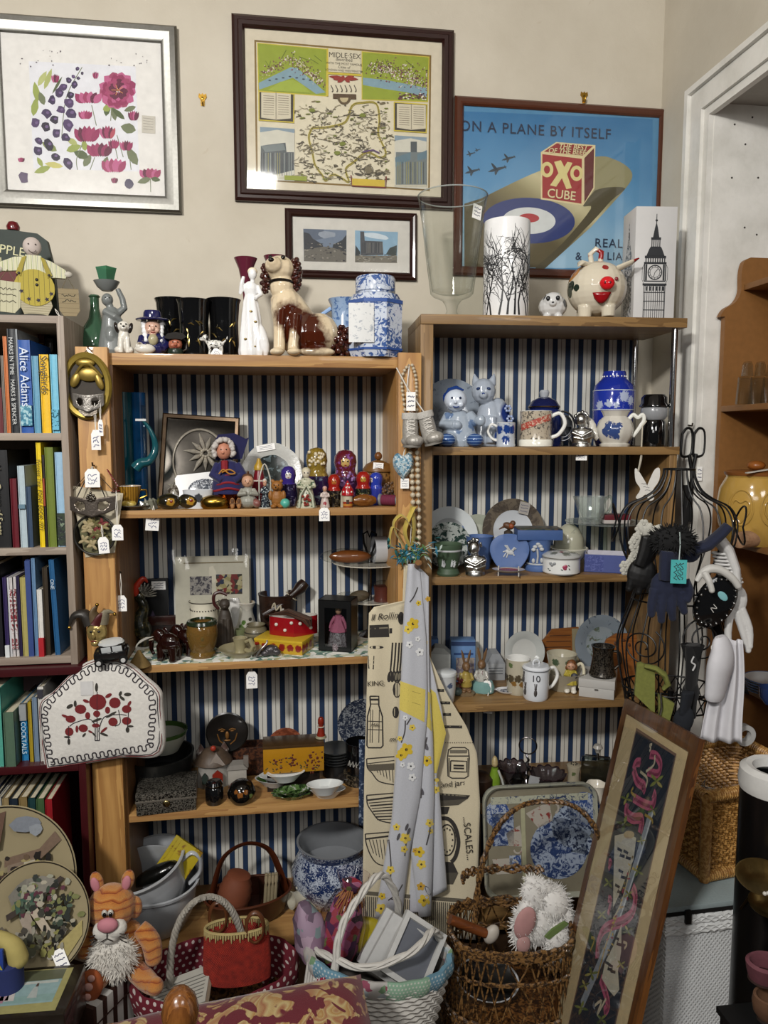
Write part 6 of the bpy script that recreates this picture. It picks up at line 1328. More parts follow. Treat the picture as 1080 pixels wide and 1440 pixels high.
MB(k).la([(0,0),(14,-1),(22,2),(25,6),(23,6.6),(14,3),(0,3)],36,(0,0,36),M=Mx).bu('dish',so_('6a3420','8a4a30',60,.5,.5,coat=0),t);MB(k).la([(0,0),(12,0),(10,14),(0,14)],16,(0,6,0)).bu('stand',pl_('2c1a12',.6),t)
t,k,w=boxat('yellow_casket','yellow painted wooden casket with flower sprays and dark lid','box',(371,1120),(456,1114),zt,0,0,None)
t.location.z=PY(372,1089,t.location.y).z
YC=pl_('a37414',.35,0,.14,40,0,.3)
MB(k).bx(0,w,0,36,0,36,.5).bu('body',YC,t);MB(k).bx(-.6,w+.6,-.6,36.6,36,40,.5).bu('lid',pl_('43301a',.3,0,.3,40,0,.3),t)
b=MB(k);rnd=Rn(11)
for cx,n in((24,12),(38,10),(70,22)):
 for i in range(n):b.ell((cx+rnd.gauss(0,5),-.2,15+rnd.gauss(0,7)),(rnd.u(1,2.6),.6,rnd.u(1,2.2)),None,7,4)
b.bu('painted_flowers',pl_('54200f',.5),t,'dark red flower sprays');b=MB(k)
for i in range(30):x=rnd.u(3,w-3);b.ell((x,-.3,rnd.u(3,26)*(.5 if i%2 else 1)),(rnd.u(.6,2.2),.5,.8),(0,rnd.u(-60,60),0),6,4)
b.bu('painted_leaves',pl_('3a3a16',.5),t)
zc=t.location.z;t,k2,w=boxat('cigar_box','dark wooden box holding up the yellow casket','box',(374,1116),(452,1111),zt,0,0,None);MB().bx(.004,w*k2-.004,.008,.07,0,zc-zt-.0005,.001).bu('box',pl_('1d120b',.5),t)
t,k=pz_('peg_figure','small red turned wooden peg figure on the yellow casket','figurine',452,1110,zt);t.location.z=zc+40*k+.0005;t.location.x=SP(452,t.location.y,t.location.z).x
t.location.y+=.02
MB(k).la([(0,0),(8,0),(7,3),(0,3)],16).bu('base',pl_('8f8a72',.5),t);MB(k).la([(0,3),(6,3),(4.6,10),(3,18),(4.4,20),(4.4,26),(3,29),(0,30)],18).bu('peg',pl_('7d2414',.3,0,.15,60,0,.3),t);MB(k).tu([(4.4*cos(a),4.4*sin(a),16)for a in[TP*i/12 for i in range(12)]],.9,6,True).bu('string',pl_('b0a898',.8),t)
t,k=pz_('plate_stack','stack of grey pewter plates at the right of the low shelf','plates',472,1088,zt)
for i in range(5):MB(k).la([(0,0),(16,0),(24,3),(24,4.4),(15,2),(0,2)],30,(0,0,4*i+18)).bu('plate',pl_('3c3e3f',.3,.4,.2,60),t)
MB(k).la([(0,0),(18,0),(20,18),(0,18)],26).bu('pot',pl_('232323',.4),t)
t,k=pz_('black_jar','small glossy black cylinder jar by the cottage ornament','jar',302,1128,zt)
MB(k).la([(0,0),(12,0),(13,4),(12.5,22),(10,25),(0,25)],24).bu('body',BLK,t);MB(k).la([(11,25),(12,27),(10,31),(0,32)],24).bu('lid',BLK,t)
t,k=pz_('lacquer_box','round black lacquer pot with small painted gold flowers','pot',340,1127,zt)
MB(k).la([(0,0),(13,0),(19,8),(20,15),(15,26),(8,31),(0,32)],26).bu('body',pa_('0c0b0a',[('7a4a1e',[(-2*k,-18*k,18*k,4*k),(6*k,-17*k,21*k,3.4*k),(-8*k,-16*k,22*k,3*k)]),('5a6a3a',[(12*k,-14*k,14*k,3*k)])],.08,.5,200,.6),t)
t,k,w=boxat('tealight_house','small white pottery house between the black jars','ornament',(321,1108),(347,1106),zt,0,0,None)
MB(k).bx(0,w,0,14,0,26,.5).bu('wall',pl_('9a968e',.5),t);MB(k).pr_([(-2,26),(w+2,26),(w-4,33),(3,33)],-2,16).bu('roof',pl_('86827c',.5),t);MB(k).bx(w-4,w+3,4,10,26,42,.4).bu('chimney',pl_('6d6660',.5),t)
WG=gz_('a9abaa',.12)
def oval(name,lb,px,py,rx,ry,h,zz=0,m=WG,wob=None,turn=0,group=None,edge=None):
 t,k=pz_(name,lb,'dish',px,py,zt+zz,turn=turn,group=group);MB(k).la([(0,0),(.5,0),(.62,h*.3),(.96,h),(1,h+.8),(.95,h+1),(.58,h*.5),(0,h*.35)],36,sx=rx,sy=ry,M=Matrix.Diagonal((1,1,1)).to_3x3(),wob=wob).bu('dish',m,t)
 return t,k
LEAF=so_('1d2e16','4f6a3a',60,.5,.2,'a9aaa2',.64)
oval('leaf_dish','lower green and white leaf-shaped dish under the white oval bowls',410,1122,28,15,7,0,LEAF,lambda a,z:1+.06*sin(9*a),0,'leaf dishes')
oval('leaf_dish','upper green and white leaf-shaped dish, stacked on the lower one',412,1117,27,14,7,.012,LEAF,lambda a,z:1+.06*sin(9*a+1),8,'leaf dishes')
oval('leaf_dish','white leaf dish with green tip at the left of the stack',384,1105,26,15,10,.012,pa_('a9abaa',[('2c4a1e',[(-18*.002,0,.012,.016)])],.12),None,-18,'leaf dishes')
oval('leaf_dish','rear white oval dish leaning beside the leaf dishes',392,1098,28,15,10,.022,WG,None,10,'leaf dishes')
oval('oval_bowl','topmost white oval bowl by the leaf dishes',402,1098,27,15,12,.045,WG,None,6,'white oval bowls')
oval('oval_bowl','lower white bowl of the pair at the shelf front right',459,1120,27,15,12,0,WG,None,-6,'white oval bowls')
oval('oval_bowl','upper white bowl of the pair at the shelf front right',457,1116,26,15,14,.022,WG,None,4,'white oval bowls')
t,k=pz_('display_plate','blue-grey patterned plate standing half behind the tea towels','plate',512,1088,zt,0);t.location.y=2.2
MB(k).la([(0,0),(20,-1),(22,1),(36,5),(36,6),(22,3),(0,2)],40,(0,0,68),M=Mx).bu('plate',china('8f949a','2c3344',80,.5),t);MB(k).la([(0,0),(14,0),(12,34),(0,34)],18,(0,8,0)).bu('stand',pl_('191817',.6),t)
t,k=pz_('black_mug','black mug with white lettering beside the hanging tea towels','mug',505,1098,zt)
MB(k).la([(0,0),(18,0),(19,4),(19,44),(18,44),(17,5),(0,5)],28,(0,0,14)).bu('body',BLK,t);MB(k).la([(0,0),(22,0),(22,14),(0,14)],24).bu('base',so_('15130f','5a5040',120,.52,.4),t)
b=MB(k);rnd=Rn(3)
for i in range(7):x=-15+i*4.4;b.tu([(x,-sqrt(max(1,19.5**2-x*x)),30+rnd.u(-3,4)),(x+2,-sqrt(max(1,19.5**2-(x+2)**2)),36),(x+3,-sqrt(max(1,19.5**2-(x+3)**2)),28)],.8,5)
b.bu('white_lettering',pl_('b5b3ac',.5),t)
t,k=pz_('black_shells','heap of dark flat shells in front of the black mug','shells',486,1100,zt)
for i in range(7):MB(k).ell((-12+i*5,-4+3*(i%3),4+i*1.5),(10,8,2.4),(10*(i%3),-20+8*i,0)).bu('shell',pl_('26221f',.4,0,.4,90),t)
# OAK UNIT, BLUE AND WHITE SHELF
zt=zO['blue']+.0004
BG=gz_('9aa6b6',.1);BLU2=pl_('1e3a78',.12,0,.12,50,0,.5)
t,k=put('display_plate','pale blue-grey plate standing behind the seated boy figurine','plate',634,2.2,zt,0)
MB(k).la([(0,0),(26,-1),(28,1),(47,6),(47,7),(28,3),(0,2)],44,(0,0,46),M=Euler((R(80),0,0)).to_matrix()).bu('plate',so_('8c96a2','6a7482',40,.6,.15),t);MB(k).bx(-10,10,2,14,0,2).bu('stand',pl_('22201d',.5),t)
t,k=put('boy_figurine','blue and white pottery boy sitting with blue shoes forward','figurine',645,2.06,zt)
BOY=pa_('9aa5b2',[('5f7596',[(-14*k,-8*k,44*k,6*k),(20*k,-8*k,30*k,8*k),(0,-14*k,20*k,5*k)])],.1,.6,120)
MB(k).la([(0,0),(26,0),(28,8),(22,26),(16,42),(8,50),(0,52)],24,sy=.75).tu([(-14,0,44),(-22,-8,30),(-6,-18,30)],[8,8,7],10).tu([(14,0,44),(24,-8,34),(28,-14,38)],[8,7,6],10).ell((-2,-19,30),(6,5,6)).ell((30,-15,36),(7,6,8)).tu([(-10,-10,10),(-14,-24,9)],[11,10],12).tu([(16,-8,10),(22,-22,9)],[11,10],12).bu('body',BOY,t,rm_=.0022)
MB(k).ell((-5,-4,64),(16,15,16),None,20,12).ell((-5,-19,61),(2.4,2.6,2.2)).ell((-11,-15,58),(4.4,3.4,4)).ell((2,-15,58),(4.4,3.4,4)).bu('head',gz_('a5adb8',.1),t,rm_=.0016);eyes(t,k,-4,-18,67,5.6,1.7,'1d2a48')
MB(k).tu([(-8,-17.4,55),(-4,-18.6,54),(0,-17.6,55)],.9,6).bu('mouth',BLU2,t)
MB(k).tu([(-21,-2,68),(-14,-8,79),(-4,-8,82),(6,-6,78)],[2,2.6,2.6,1.4],8).ell((-20,0,68),(3,5,7)).ell((-2,0,80),(5,4,3)).bu('hair_band',BLU2,t)
for x,y in((-16,-30),(22,-28)):MB(k).ell((x,y,9),(12,13,9.5)).bu('shoe',stripes([(0,'2c4a80'),(.7,'6d86ad')],.008,'z',.12),t,'blue striped shoe')
t,k=put('cat_figurine','tall blue and white pottery cat with flowered blue back','figurine',686,2.13,zt)
MB(k).la([(0,0),(24,0),(26,10),(22,34),(15,54),(10,62),(0,64)],24,(2,0,0),sy=.9).ell((12,4,36),(20,18,32)).ell((-7,-6,76),(17,15,18)).ell((-7,-19,70),(6,5,5)).la([(6.4,0),(4.6,7),(.8,15)],12,(-17,-4,86),M=Euler((0,R(-12),0)).to_matrix()).la([(6.4,0),(4.6,7),(.8,15)],12,(4,-4,86),M=Euler((0,R(14),0)).to_matrix()).tu([(-10,-16,40),(-12,-22,4)],[8,7],10).tu([(4,-16,40),(4,-22,4)],[8,7],10).bu('body',pa_('a2abb8',[('1b2f6e',[(26*k,2*k,44*k,17*k),(24*k,4*k,26*k,17*k),(12*k,18*k,44*k,22*k)])],.08,.08,60),t,rm_=.0024)
for s in(-1,1):MB(k).ell((-7+s*7,-19,79),(3,2,2),(0,s*14,0),10,6).bu('eye',pl_('26375e',.1),t)
MB(k).ell((-7,-24,72),(2,1.4,1.4)).bu('nose',BLU2,t)
b=MB(k)
for cx,cz in((27,52),(30,38)):
 for i in range(6):a=i*PI/3;b.ell((cx+3.6*cos(a),-12+(cx-27)*.3,cz+3.6*sin(a)),(2,1.4,2),None,7,5)
b.bu('painted_flowers',pl_('8f9dc0',.2),t)
MB(k).ell((20,-16,12),(18,12,13)).bu('haunch',stripes([(0,'213a78'),(.6,'9aa6b6'),(.8,'213a78')],.03,'z',.1),t,'blue striped haunch')
def mug(label,px,py,Y,r,h,body,band=None,name='mug',hs=1,zt_=None,taper=1.0,foot=True,turn=0,base=None,hcol=None,lining=True):
 t,k=put(name,label,'mug',px,Y,zt_ if zt_ is not None else zt,turn=turn)
 prof=([(0,0),(r*1.02,0),(r*1.04,h*.08),(r*.98,h*.14)]if foot else[(0,0),(r*.9*taper,0),(r*taper,h*.08)])+[(r*.98,h*.5),(r,h)]
 MB(k).la(prof,32).bu('body',body,t)
 MB(k).la([(r,h),(r-.6,h+.7),(r-1.6,h),(r-2.4,h*.2),(0,h*.12)],32).bu('lining',hcol or gz_('b9b9b6'),t)
 if hs:MB(k).tu(sp_([(hs*r*.95,0,h*.86),(hs*(r+h*.22),0,h*.94),(hs*(r+h*.36),0,h*.66),(hs*(r+h*.2),0,h*.36),(hs*r*.95,0,h*.26)],5),h*.055,8).bu('handle',hcol or gz_('c2c2be'),t)
 return t,k
mug('small blue and white transfer mug beside the pottery cat',711,0,2.03,13,33,pa_('b5bcc6',[('1d3a7c',[(-9*.0021,-9*.0021,.047,.012),(2*.0021,-.026,.048,.012),(.019,-.02,.047,.012),(0,-.026,.02,.011),(0,0,.068,.022)])],.1,.7,170),hs=-1)
t,k=put('storage_jar','dark blue lidded jar with gold lines standing behind the printed mug','jar',764,2.12,zt)
MB(k).la([(0,0),(24,0),(25,4),(24,48),(20,52),(0,52)],32).bu('body',pl_('1a2760',.12,0,.1,40,0,.5),t);MB(k).la([(21,52),(22,55),(17,63),(7,68),(0,69)],30).bu('lid',pl_('191f48',.12,0,.1,40,0,.5),t);MB(k).la([(5,68),(6,70),(7,75),(5,78),(0,78)],18).bu('knob',gz_('8f9298'),t)
MB(k).tu([(21.7*cos(a),21.7*sin(a),54.4)for a in[TP*i/32 for i in range(32)]],.9,6,True).bu('gold_line',me_('8f7a52',.3),t)
t,k=mug('large cream mug printed with diagonal red lettering band',753,0,2.03,22,49,so_('b3a794','55504a',130,.56,.2),hs=1)
b=MB(k)
for(z0,w)in((22,14),):
 for i in range(14):
  x0,x1=-20+i*40/14,-20+(i+1)*40/14;f=lambda x:-sqrt(max(4,22.6**2-x*x))
  zz=lambda x:22+(x+20)*.36
  b.face([b.v((x0,f(x0),zz(x0))),b.v((x1,f(x1),zz(x1))),b.v((x1,f(x1),zz(x1)+9)),b.v((x0,f(x0),zz(x0)+9))])
b.bu('red_band',so_('a8483c','c9b29c',170,.55,.3),t,'red diagonal print');MB(k).la([(22.6,0),(23.6,1),(23.6,8),(22.2,10)],32).bu('foot_band',gz_('c4c0b6'),t,'plain white foot')
t,k=put('metal_clock','small grey filigree metal clock case behind the silver bust','clock',790,2.1,zt)
for r in(17,13):MB(k).tu([(r*cos(a),0,28+r*1.2*sin(a))for a in[TP*i/28 for i in range(28)]],1.4,8,True).bu('ring',me_('55565a',.35),t)
b=MB(k);b.tu([(-10,0,9),(-13,-3,0)],2,8).tu([(10,0,9),(13,-3,0)],2,8)
for i in range(6):a=i*PI/3;b.tu([(0,0,28),(12*cos(a),0,28+14*sin(a))],.8,5)
b.bu('frame',me_('4c4d50',.4),t);MB(k).ell((0,2,28),(12,2,14)).bu('face',pl_('2f3236',.4),t)
CHR=me_('b5b5b2',.3,.05)
def bust(label,px,Y,h,zz,tagp=None,fancy=0):
 t,k=put('bust',label,'bust',px,Y,zz);s=h/50
 MB(k*s).la([(0,0),(13,0),(13,3),(12,5),(0,5)],20).bu('base',CHR,t)
 MB(k*s).ell((0,0,17),(14,9,11)).ell((-9,0,20),(7,7,6)).ell((9,0,20),(7,7,6)).la([(0,0),(12,0),(14,8),(15,16),(0,18)],20,sy=.65).tu([(0,0,22),(0,-1,32)],5,10).tu([(-14,-8,20),(0,-12,14),(14,-8,22)],2.2,8).tu([(-12,-9,13),(2,-12,10),(14,-6,14)],2,8).ell((-2,-2,37),(8.6,8.6,9.6)).ell((-4,-9,36),(1.8,2.4,2)).bu('torso',CHR,t,rm_=.0016)
 b=MB(k*s);rnd=Rn(px)
 for i in range(16):a=i*2.4;u=rnd.u(-.2,1);q=sqrt(max(0,1-u*u));b.ell((-1+8.4*q*cos(a),1+7*q*abs(sin(a)),40+8*u),rnd.u(2,3.4),None,8,5)
 b.bu('hair',CHR,t,rm_=.0014)
 return t,k
t,k=bust('silver bust of a woman on the blue and white shelf, with square price tag',818,2.03,50,zt)
b=st_(t,0,-20*k,2*k,.03,.03,.012)
t,k=put('ginger_jar','bright blue jar with white landscape band behind the white teapot','jar',861,2.13,zt)
BJ=pl_('1d2f92',.12,0,.08,40,0,.5)
MB(k).la([(0,0),(22,0),(27,12),(28,48),(28,50)],34).bu('body',BJ,t);MB(k).la([(28,50),(28.2,76),(27.5,77)],34).bu('landscape_band',pa_('22359a',[('a9b3cc',[(-18*k,-20*k,56*k,6*k),(-6*k,-26*k,58*k,5*k),(14*k,-24*k,68*k,7*k),(22*k,-16*k,62*k,6*k),(4*k,-27*k,56*k,4*k)])],.12,.9,190),t,'blue and white landscape band')
MB(k).la([(27.5,77),(26,84),(19,91),(16.5,94),(0,94)],34).bu('shoulder',BJ,t);MB(k).la([(16,92),(16,99),(15,103),(0,104)],28).bu('lid',BJ,t)
for z in(50,76.5):MB(k).tu([(28.2*cos(a),28.2*sin(a),z)for a in[TP*i/36 for i in range(36)]],.6,5,True).bu('white_line',gz_('b5bccc'),t)
b=MB(k)
for i in range(20):a=TP*i/20;b.ell((16.2*cos(a),16.2*sin(a),96),1.1,None,6,4)
b.bu('bead_ring',gz_('c2c8d6'),t)
t,k=put('teapot','white teapot with blue flower spray and butterfly price tag','teapot',864,2.02,zt)
WT=pa_('c9c5bb',[('33477a',[(-8*k,-24*k,28*k,7*k),(-2*k,-25*k,20*k,8*k),(4*k,-25*k,28*k,6*k),(-12*k,-22*k,20*k,6*k),(2*k,-25*k,13*k,5*k)])],.1,.8,170)
MB(k).la([(0,0),(20,0),(21,3),(18,5),(24,14),(26,24),(22,36),(16,42),(18,47),(20,50),(17,50),(0,46)],40,wob=lambda a,z:1+.025*sin(9*a)).bu('body',WT,t)
MB(k).tu(sp_([(-20,0,14),(-30,0,22),(-32,0,32),(-38,0,38)],5),[8]*4+[7]*3+[6]*3+[5]*3+[4.6]*3,12).bu('spout',WT,t);MB(k).tu(sp_([(18,0,38),(24,0,44),(30,0,40),(36,0,44),(38,0,36),(30,0,22),(24,0,14)],5),2.8,8).bu('handle',gz_('c9c5bb'),t)
tg=MB(k);bf=sp_([(0,0),(-4,6),(-16,20),(-20,20),(-16,4),(-8,-6),(-12,-18),(-6,-20),(0,-12),(6,-20),(12,-16),(8,-6),(14,10),(12,26),(6,24),(2,10),(0,0)],3)
tb=MB(k).pr_(bf[:-1],-.5,.5).bu('butterfly_tag',pl_('cfccc6',.8),t,'white butterfly shaped paper tag',V((45,-8,-54))*k,(0,8,0));MB(k).tu([(-15,0,18),(-15,2,40),(-20,4,80),(-16,6,88)],1,6).tu([(-15,0,18),(-14,2,34),(-15,3,48)],2,6,flat=.4).bu('string',pl_('b9b2a2',.9),tb)
b=MB(k)
for i in range(3):b.line([(-8+i*3+j*1.4,2-4*i+ru(-.6,.6))for j in range(7)],.6,-.8)
b.bu('writing',pl_('55555a',.8),tb)
t,k=put('black_canister','plain glossy black canister with pale middle band by the chrome pole','canister',918,2.02,zt)
MB(k).la([(0,0),(15,0),(16,3),(16,34),(14,37),(0,37)],28).bu('body',BLK,t);MB(k).la([(14,37),(18,42),(18,52),(16,56),(0,56)],28).bu('band',pl_('8d8f92',.2),t,'pale band');MB(k).la([(20,55),(20,57),(18,60),(17.5,68),(14,72),(0,73)],28).bu('lid',BLK,t)
# OAK UNIT, JASPERWARE SHELF
zt=zO['wedg']+.0004
JB=pl_('4a6496',.55,0,.08,60);JG=pl_('3d4f3c',.55,0,.1,60);JW=pl_('b3b6b8',.5)
def stand_plate(label,px,Y,zz,r,rim,centre,lean=11,wr=.6,extra=None,dz=0):
 p=SP(px,Y,zz);t=th_('display_plate',label,'plate',p,0,rot=(-lean,0,0));k=KK(p);plate_parts(t,k,r,r+dz,rim,centre,wr);return t,k
stand_plate('white oval plate with faint blue sprig behind the green urn',632,2.19,zt,41,gz_('a9adae'),pa_('a9adae',[('6d80a6',[(20*.0022,-.005,.1,.018)])],.12,.7,150),10)
stand_plate('small cream plate with dark rim behind the blue pot',672,2.215,zt,34,gz_('8f9285'),gz_('9a9c90'),8)
t,k=stand_plate('large plate with wide grey-brown rim and paper label',722,2.2,zt,45,so_('4f4740','6d6356',30,.5,.15,'7f7c5c',.66),gz_('a5a9ad'),9,.64)
sticker(t,(16*k,-7*k,76*k),15*k,17*k,0,tilt=14,col='a5a09a')
stand_plate('round plate with dark green leaf print behind the green urn',630,2.12,zt,33,so_('9aa09c','20332e',75,.5,.2),so_('9aa09c','20332e',75,.5,.2),8)
t,k=put('jasper_urn','dark green jasper urn with white classical figures','urn',630,2.03,zt)
MB(k).la([(0,0),(15,0),(16,3),(14,8),(13,10),(17,26),(19,36),(20,38),(20,44),(18,45),(15,40),(0,34)],32).bu('body',JG,t)
def reliefs(t,k,spots_,r0,r1,z0,z1,m=JW,nm='white_relief'):
 b=MB(k);rr_=lambda z:r0+(r1-r0)*(z-z0)/(z1-z0)
 for a,z in spots_:
  r=rr_(z);x,y=r*cos(a),r*sin(a)
  b.ell((x,y,z+4),(1.4,1.4,1.6),None,8,5).tu([(x,y,z+2.6),(x+.4,y,z-1),(x-.6,y,z-5)],[1.2,2,1.4],8).tu([(x,y,z+1.6),(x+2.6,y*1.0,z+2.6)],[.8,.6],6)
 b.bu(nm,m,t)
reliefs(t,k,[(-PI/2-.5,19),(-PI/2-.36,18),(-PI/2+.35,19),(-PI/2+.6,18)],13.4,18,10,32);MB(k).la([(18.8,34.4),(19.7,36),(19.4,37.6)],32).bu('white_band',JW,t)
t,k=put('jasper_pot','blue jasper pot behind the silver bust','pot',674,2.12,zt);MB(k).la([(0,0),(14,0),(16,10),(19,44),(20,46),(18.6,46),(16,30),(0,6)],30).bu('body',JB,t);reliefs(t,k,[(-1.2,16),(-1.9,18)],15.4,17,8,30)
bust('silver bust of a man with wavy hair on the jasperware shelf',668,2.02,52,zt)
t,k=put('display_plate','blue jasper rounded plate with white winged horse','plate',716,2.06,zt);t.rotation_euler.x=R(-8)
MB(k).la([(0,0),(17,0),(18,1.4),(25,2),(27,4),(26,4.6),(18,3.4),(0,2.4)],40,(0,0,27),M=Mx,wob=lambda a,z:1+.055*cos(3*a+PI/2)*-1).bu('plate',JB,t)
b=MB(k);b.ell((0,-3.4,27),(6.4,1.2,3.6),(0,18,0)).tu([(4,-3.6,29),(7,-3.8,33),(9,-3.6,31)],[2,1.8,1.2],6).tu([(-5,-3.4,25),(-8,-3.4,20)],1,6).tu([(-2,-3.4,25),(-4,-3.4,19)],1,6).tu([(3,-3.4,26),(7,-3.4,22)],1,6).tu([(0,-3.8,29),(-4,-4,35),(-7,-3.6,36)],[1.6,2.2,.8],6).tu([(-6,-3.4,28),(-9,-3.4,27)],1,6);b.bu('winged_horse',JW,t,'white relief of a winged horse')
t,k=put('footed_dish','small red and white dish on four tiny feet','dish',715,1.998,zt)
MB(k).la([(0,5),(15,5),(22,8),(23,9),(15,7.4),(0,7)],34,sy=.7).bu('dish',pl_('a59c94',.2,0,.08,60,0,.4),t);MB(k).la([(0,7.6),(14,7.8),(14.6,8.2)],30,sy=.7).bu('centre',pl_('7a2f30',.25),t,'dark red centre')
for x in(-14,14):
 for y in(-7,7):MB(k).tu([(x,y,0),(x,y,12)],1,6).bu('foot',pl_('b9b5ae',.3),t)
t,k=put('jasper_vase','blue jasper vase with white tree relief under the flat box','vase',756,2.07,zt)
MB(k).la([(0,0),(18,0),(19,2),(18,7),(14,9),(14,14),(18,40),(19.5,44),(18,44),(12,20),(0,14)],32).bu('body',JB,t);MB(k).la([(15,8.4),(16,9.6),(14.4,11)],30).bu('white_band',JW,t)
b=MB(k);b.tu([(-1,-15,12),(0,-16.4,22),(-1,-17.6,32)],1.4,6)
for x,z in((-4,35),(3,36),(0,39),(-6,31),(5,32)):b.ell((x,-17.6,z),(3.2,1.6,2.6),None,8,5)
b.ell((-6,-14.6,15),(2.4,1.6,3.4)).ell((5,-15,16),(2,1.4,3.6)).bu('white_relief',JW,t)
zv=t.location.z+44.2*k
t,k2=th_('flat_gift_box','flat blue box with dark patterned lid lying on the jasper vase','box',t.location+V((.0,.005,44.3*k)),-10),k
MB(k).bx(-31,31,-20,20,0,14,.5).bu('box',pl_('3b5688',.5),t);MB(k).bx(-30.4,30.4,-19.4,19.4,14,15.4,.3).bu('lid_panel',multi(['2a3a30','4a4a34','1d2a38','5a4438'],120,.4),t,'dark patterned lid')
t,k=put('robin_figurine','tiny robin figurine perched behind the jasper plate','figurine',714,2.13,zt)
MB(k).la([(0,0),(8,0),(6,50),(0,54)],14).bu('stump',pl_('3a3128',.7),t);MB(k).ell((0,0,58),(8,5,5),(0,20,0)).ell((6,-1,62),(4,4,4)).tu([(-6,0,57),(-13,0,53)],[2,.8],6).bu('body',pl_('5a3c28',.5),t,rm_=.0009);MB(k).ell((4,-3,58),(4,3,4)).bu('breast',pl_('8a4420',.5),t,'orange breast')
t,k=put('egg_dome','cream marbled dome lid sitting in a cream bowl','tureen',799,2.13,zt)
CM=so_('a8a794','86887a',22,.58,.15)
MB(k).la([(0,0),(12,0),(14,4),(23,14),(27,25),(26,26),(20,18),(0,8)],34).bu('bowl',gz_('a8a698'),t);MB(k).la([(21,22),(21,26),(20,40),(14,52),(6,58),(0,59)],34).bu('dome',CM,t)
t,k=put('trinket_box','round white china box with pink rose sprigs','box',789,2.02,zt)
MB(k).la([(0,0),(24,0),(26,2),(26,22),(0,22)],40).bu('base',gz_('b9bab8'),t);MB(k).la([(26.6,21),(26.6,25),(20,29),(8,31),(0,31)],40).bu('lid',pa_('b9bab8',[('6d7068',[(6*k,-16*k,28*k,6*k),(-10*k,-14*k,29*k,5*k),(14*k,-6*k,30*k,5*k)]),('7d2a3c',[(0,-10*k,30*k,3*k)])],.1,.7,200),t)
MB(k).tu([(26.7*cos(a),26.7*sin(a),23)for a in[TP*i/40 for i in range(40)]],.7,6,True).bu('rim_line',pl_('6d6a64',.3),t)
b=MB(k);bg=MB(k);f=lambda x:-sqrt(26.2**2-x*x)
for x,z in((4,12),(6,13),(5,10)):b.ell((x,f(x),z),(2.6,.8,2.4),None,9,5)
b.bu('pink_rose',pl_('963a54',.3),t,'pink rose');b=MB(k)
for x,z in((-12,14),(-9,16),(-14,16)):b.ell((x,f(x),z),(2.6,.8,2.2),None,9,5)
b.bu('grey_rose',pl_('85888a',.3),t)
for x,z in((10,14),(11,9),(1,8),(-17,8),(-15,6)):bg.ell((x,f(x),z),(1.8,.7,.8),(0,30*x%90,0),7,4)
bg.bu('leaves',pl_('3d4a44',.3),t)
pa,pb=PZ(821,804,zt),PZ(880,807,zt);w=(pb-pa).length;t=th_('open_carton','open lilac cardboard box with white inside','box',pa,0,rot=(0,0,math.degrees(math.atan2((pb-pa).y,(pb-pa).x))));k=KK(pa);W=w/k
LIL=pl_('444f86',.5)
b=MB(k);b.bx(0,W,0,1,0,25);b.bx(0,1,0,44,0,25);b.bx(W-1,W,0,44,0,25);b.bx(0,W,43,44,0,25);b.bx(0,W,0,44,0,1);b.bu('outside',LIL,t)
b=MB(k);b.bx(1,W-1,1,1.6,1,25.3);b.bx(1,1.6,1,43,1,25.3);b.bx(W-1.6,W-1,1,43,1,25.3);b.bx(1,W-1,42.4,43,1,25.3);b.bx(1,W-1,1,43,1,2);b.bu('inside',pl_('b5b3bd',.7),t,'white inside');MB(k).bx(2,26,-.15,.1,2,23).bu('print',so_('3b4580','565f98',160,.55,.5),t)
t,k=put('glass_stand','clear glass cake stand holding the cut glass jug','cake stand',848,2.12,zt);zz=(PY(848,737,2.12).z-zt)/k
MB(k).la([(0,0),(24,0),(22,3),(6,8),(4,zz-4),(8,zz),(0,zz)],26).bu('stem',tg_('e3eae8','8f9896',.02),t);MB(k).la([(0,zz),(40,zz),(53,zz+2.6),(54,zz+4),(40,zz+1.6),(0,zz+1.4)],44).bu('plate',tg_('dfe6e4','aab4b0',.03,body=.25),t)
sc_,zs_=t.location.copy(),t.location.z+(zz+1.7)*k
t=th_('glass_jug','cut glass cream jug with loop handle on the glass stand','jug',sc_+V((-22*k,-6*k,(zz+1.7)*k)),0)
MB(k).la([(0,0),(13,0),(12,3),(16,10),(20,24),(19,34),(20,38),(18.6,37),(17,24),(12,8),(0,5)],26,sy=.8,wob=lambda a,z:(1+.05*(-1)**int(a*13/PI))*(1+(.3*max(0,-cos(a))**6 if z>30 else 0))).bu('body',tg_('eef2f0','5d6664',.02,body=.12),t,ang=15);MB(k).tu(sp_([(18,0,30),(26,0,38),(30,0,28),(24,0,16),(16,0,12)],5),2,8).bu('handle',tg_('e6ecea','5d6664',.02),t)
t=th_('small_carton','small dark red and white carton on the glass stand','box',sc_+V((14*k,-2*k,(zz+1.9)*k)),-8)
MB(k).bx(-18,18,-12,12,0,5,.3).bu('tray',pl_('b0a8a4',.5),t,'white lower half');MB(k).bx(-17,19,-11,12,5,12,.3).bu('lid',pl_('5a1620',.4),t)
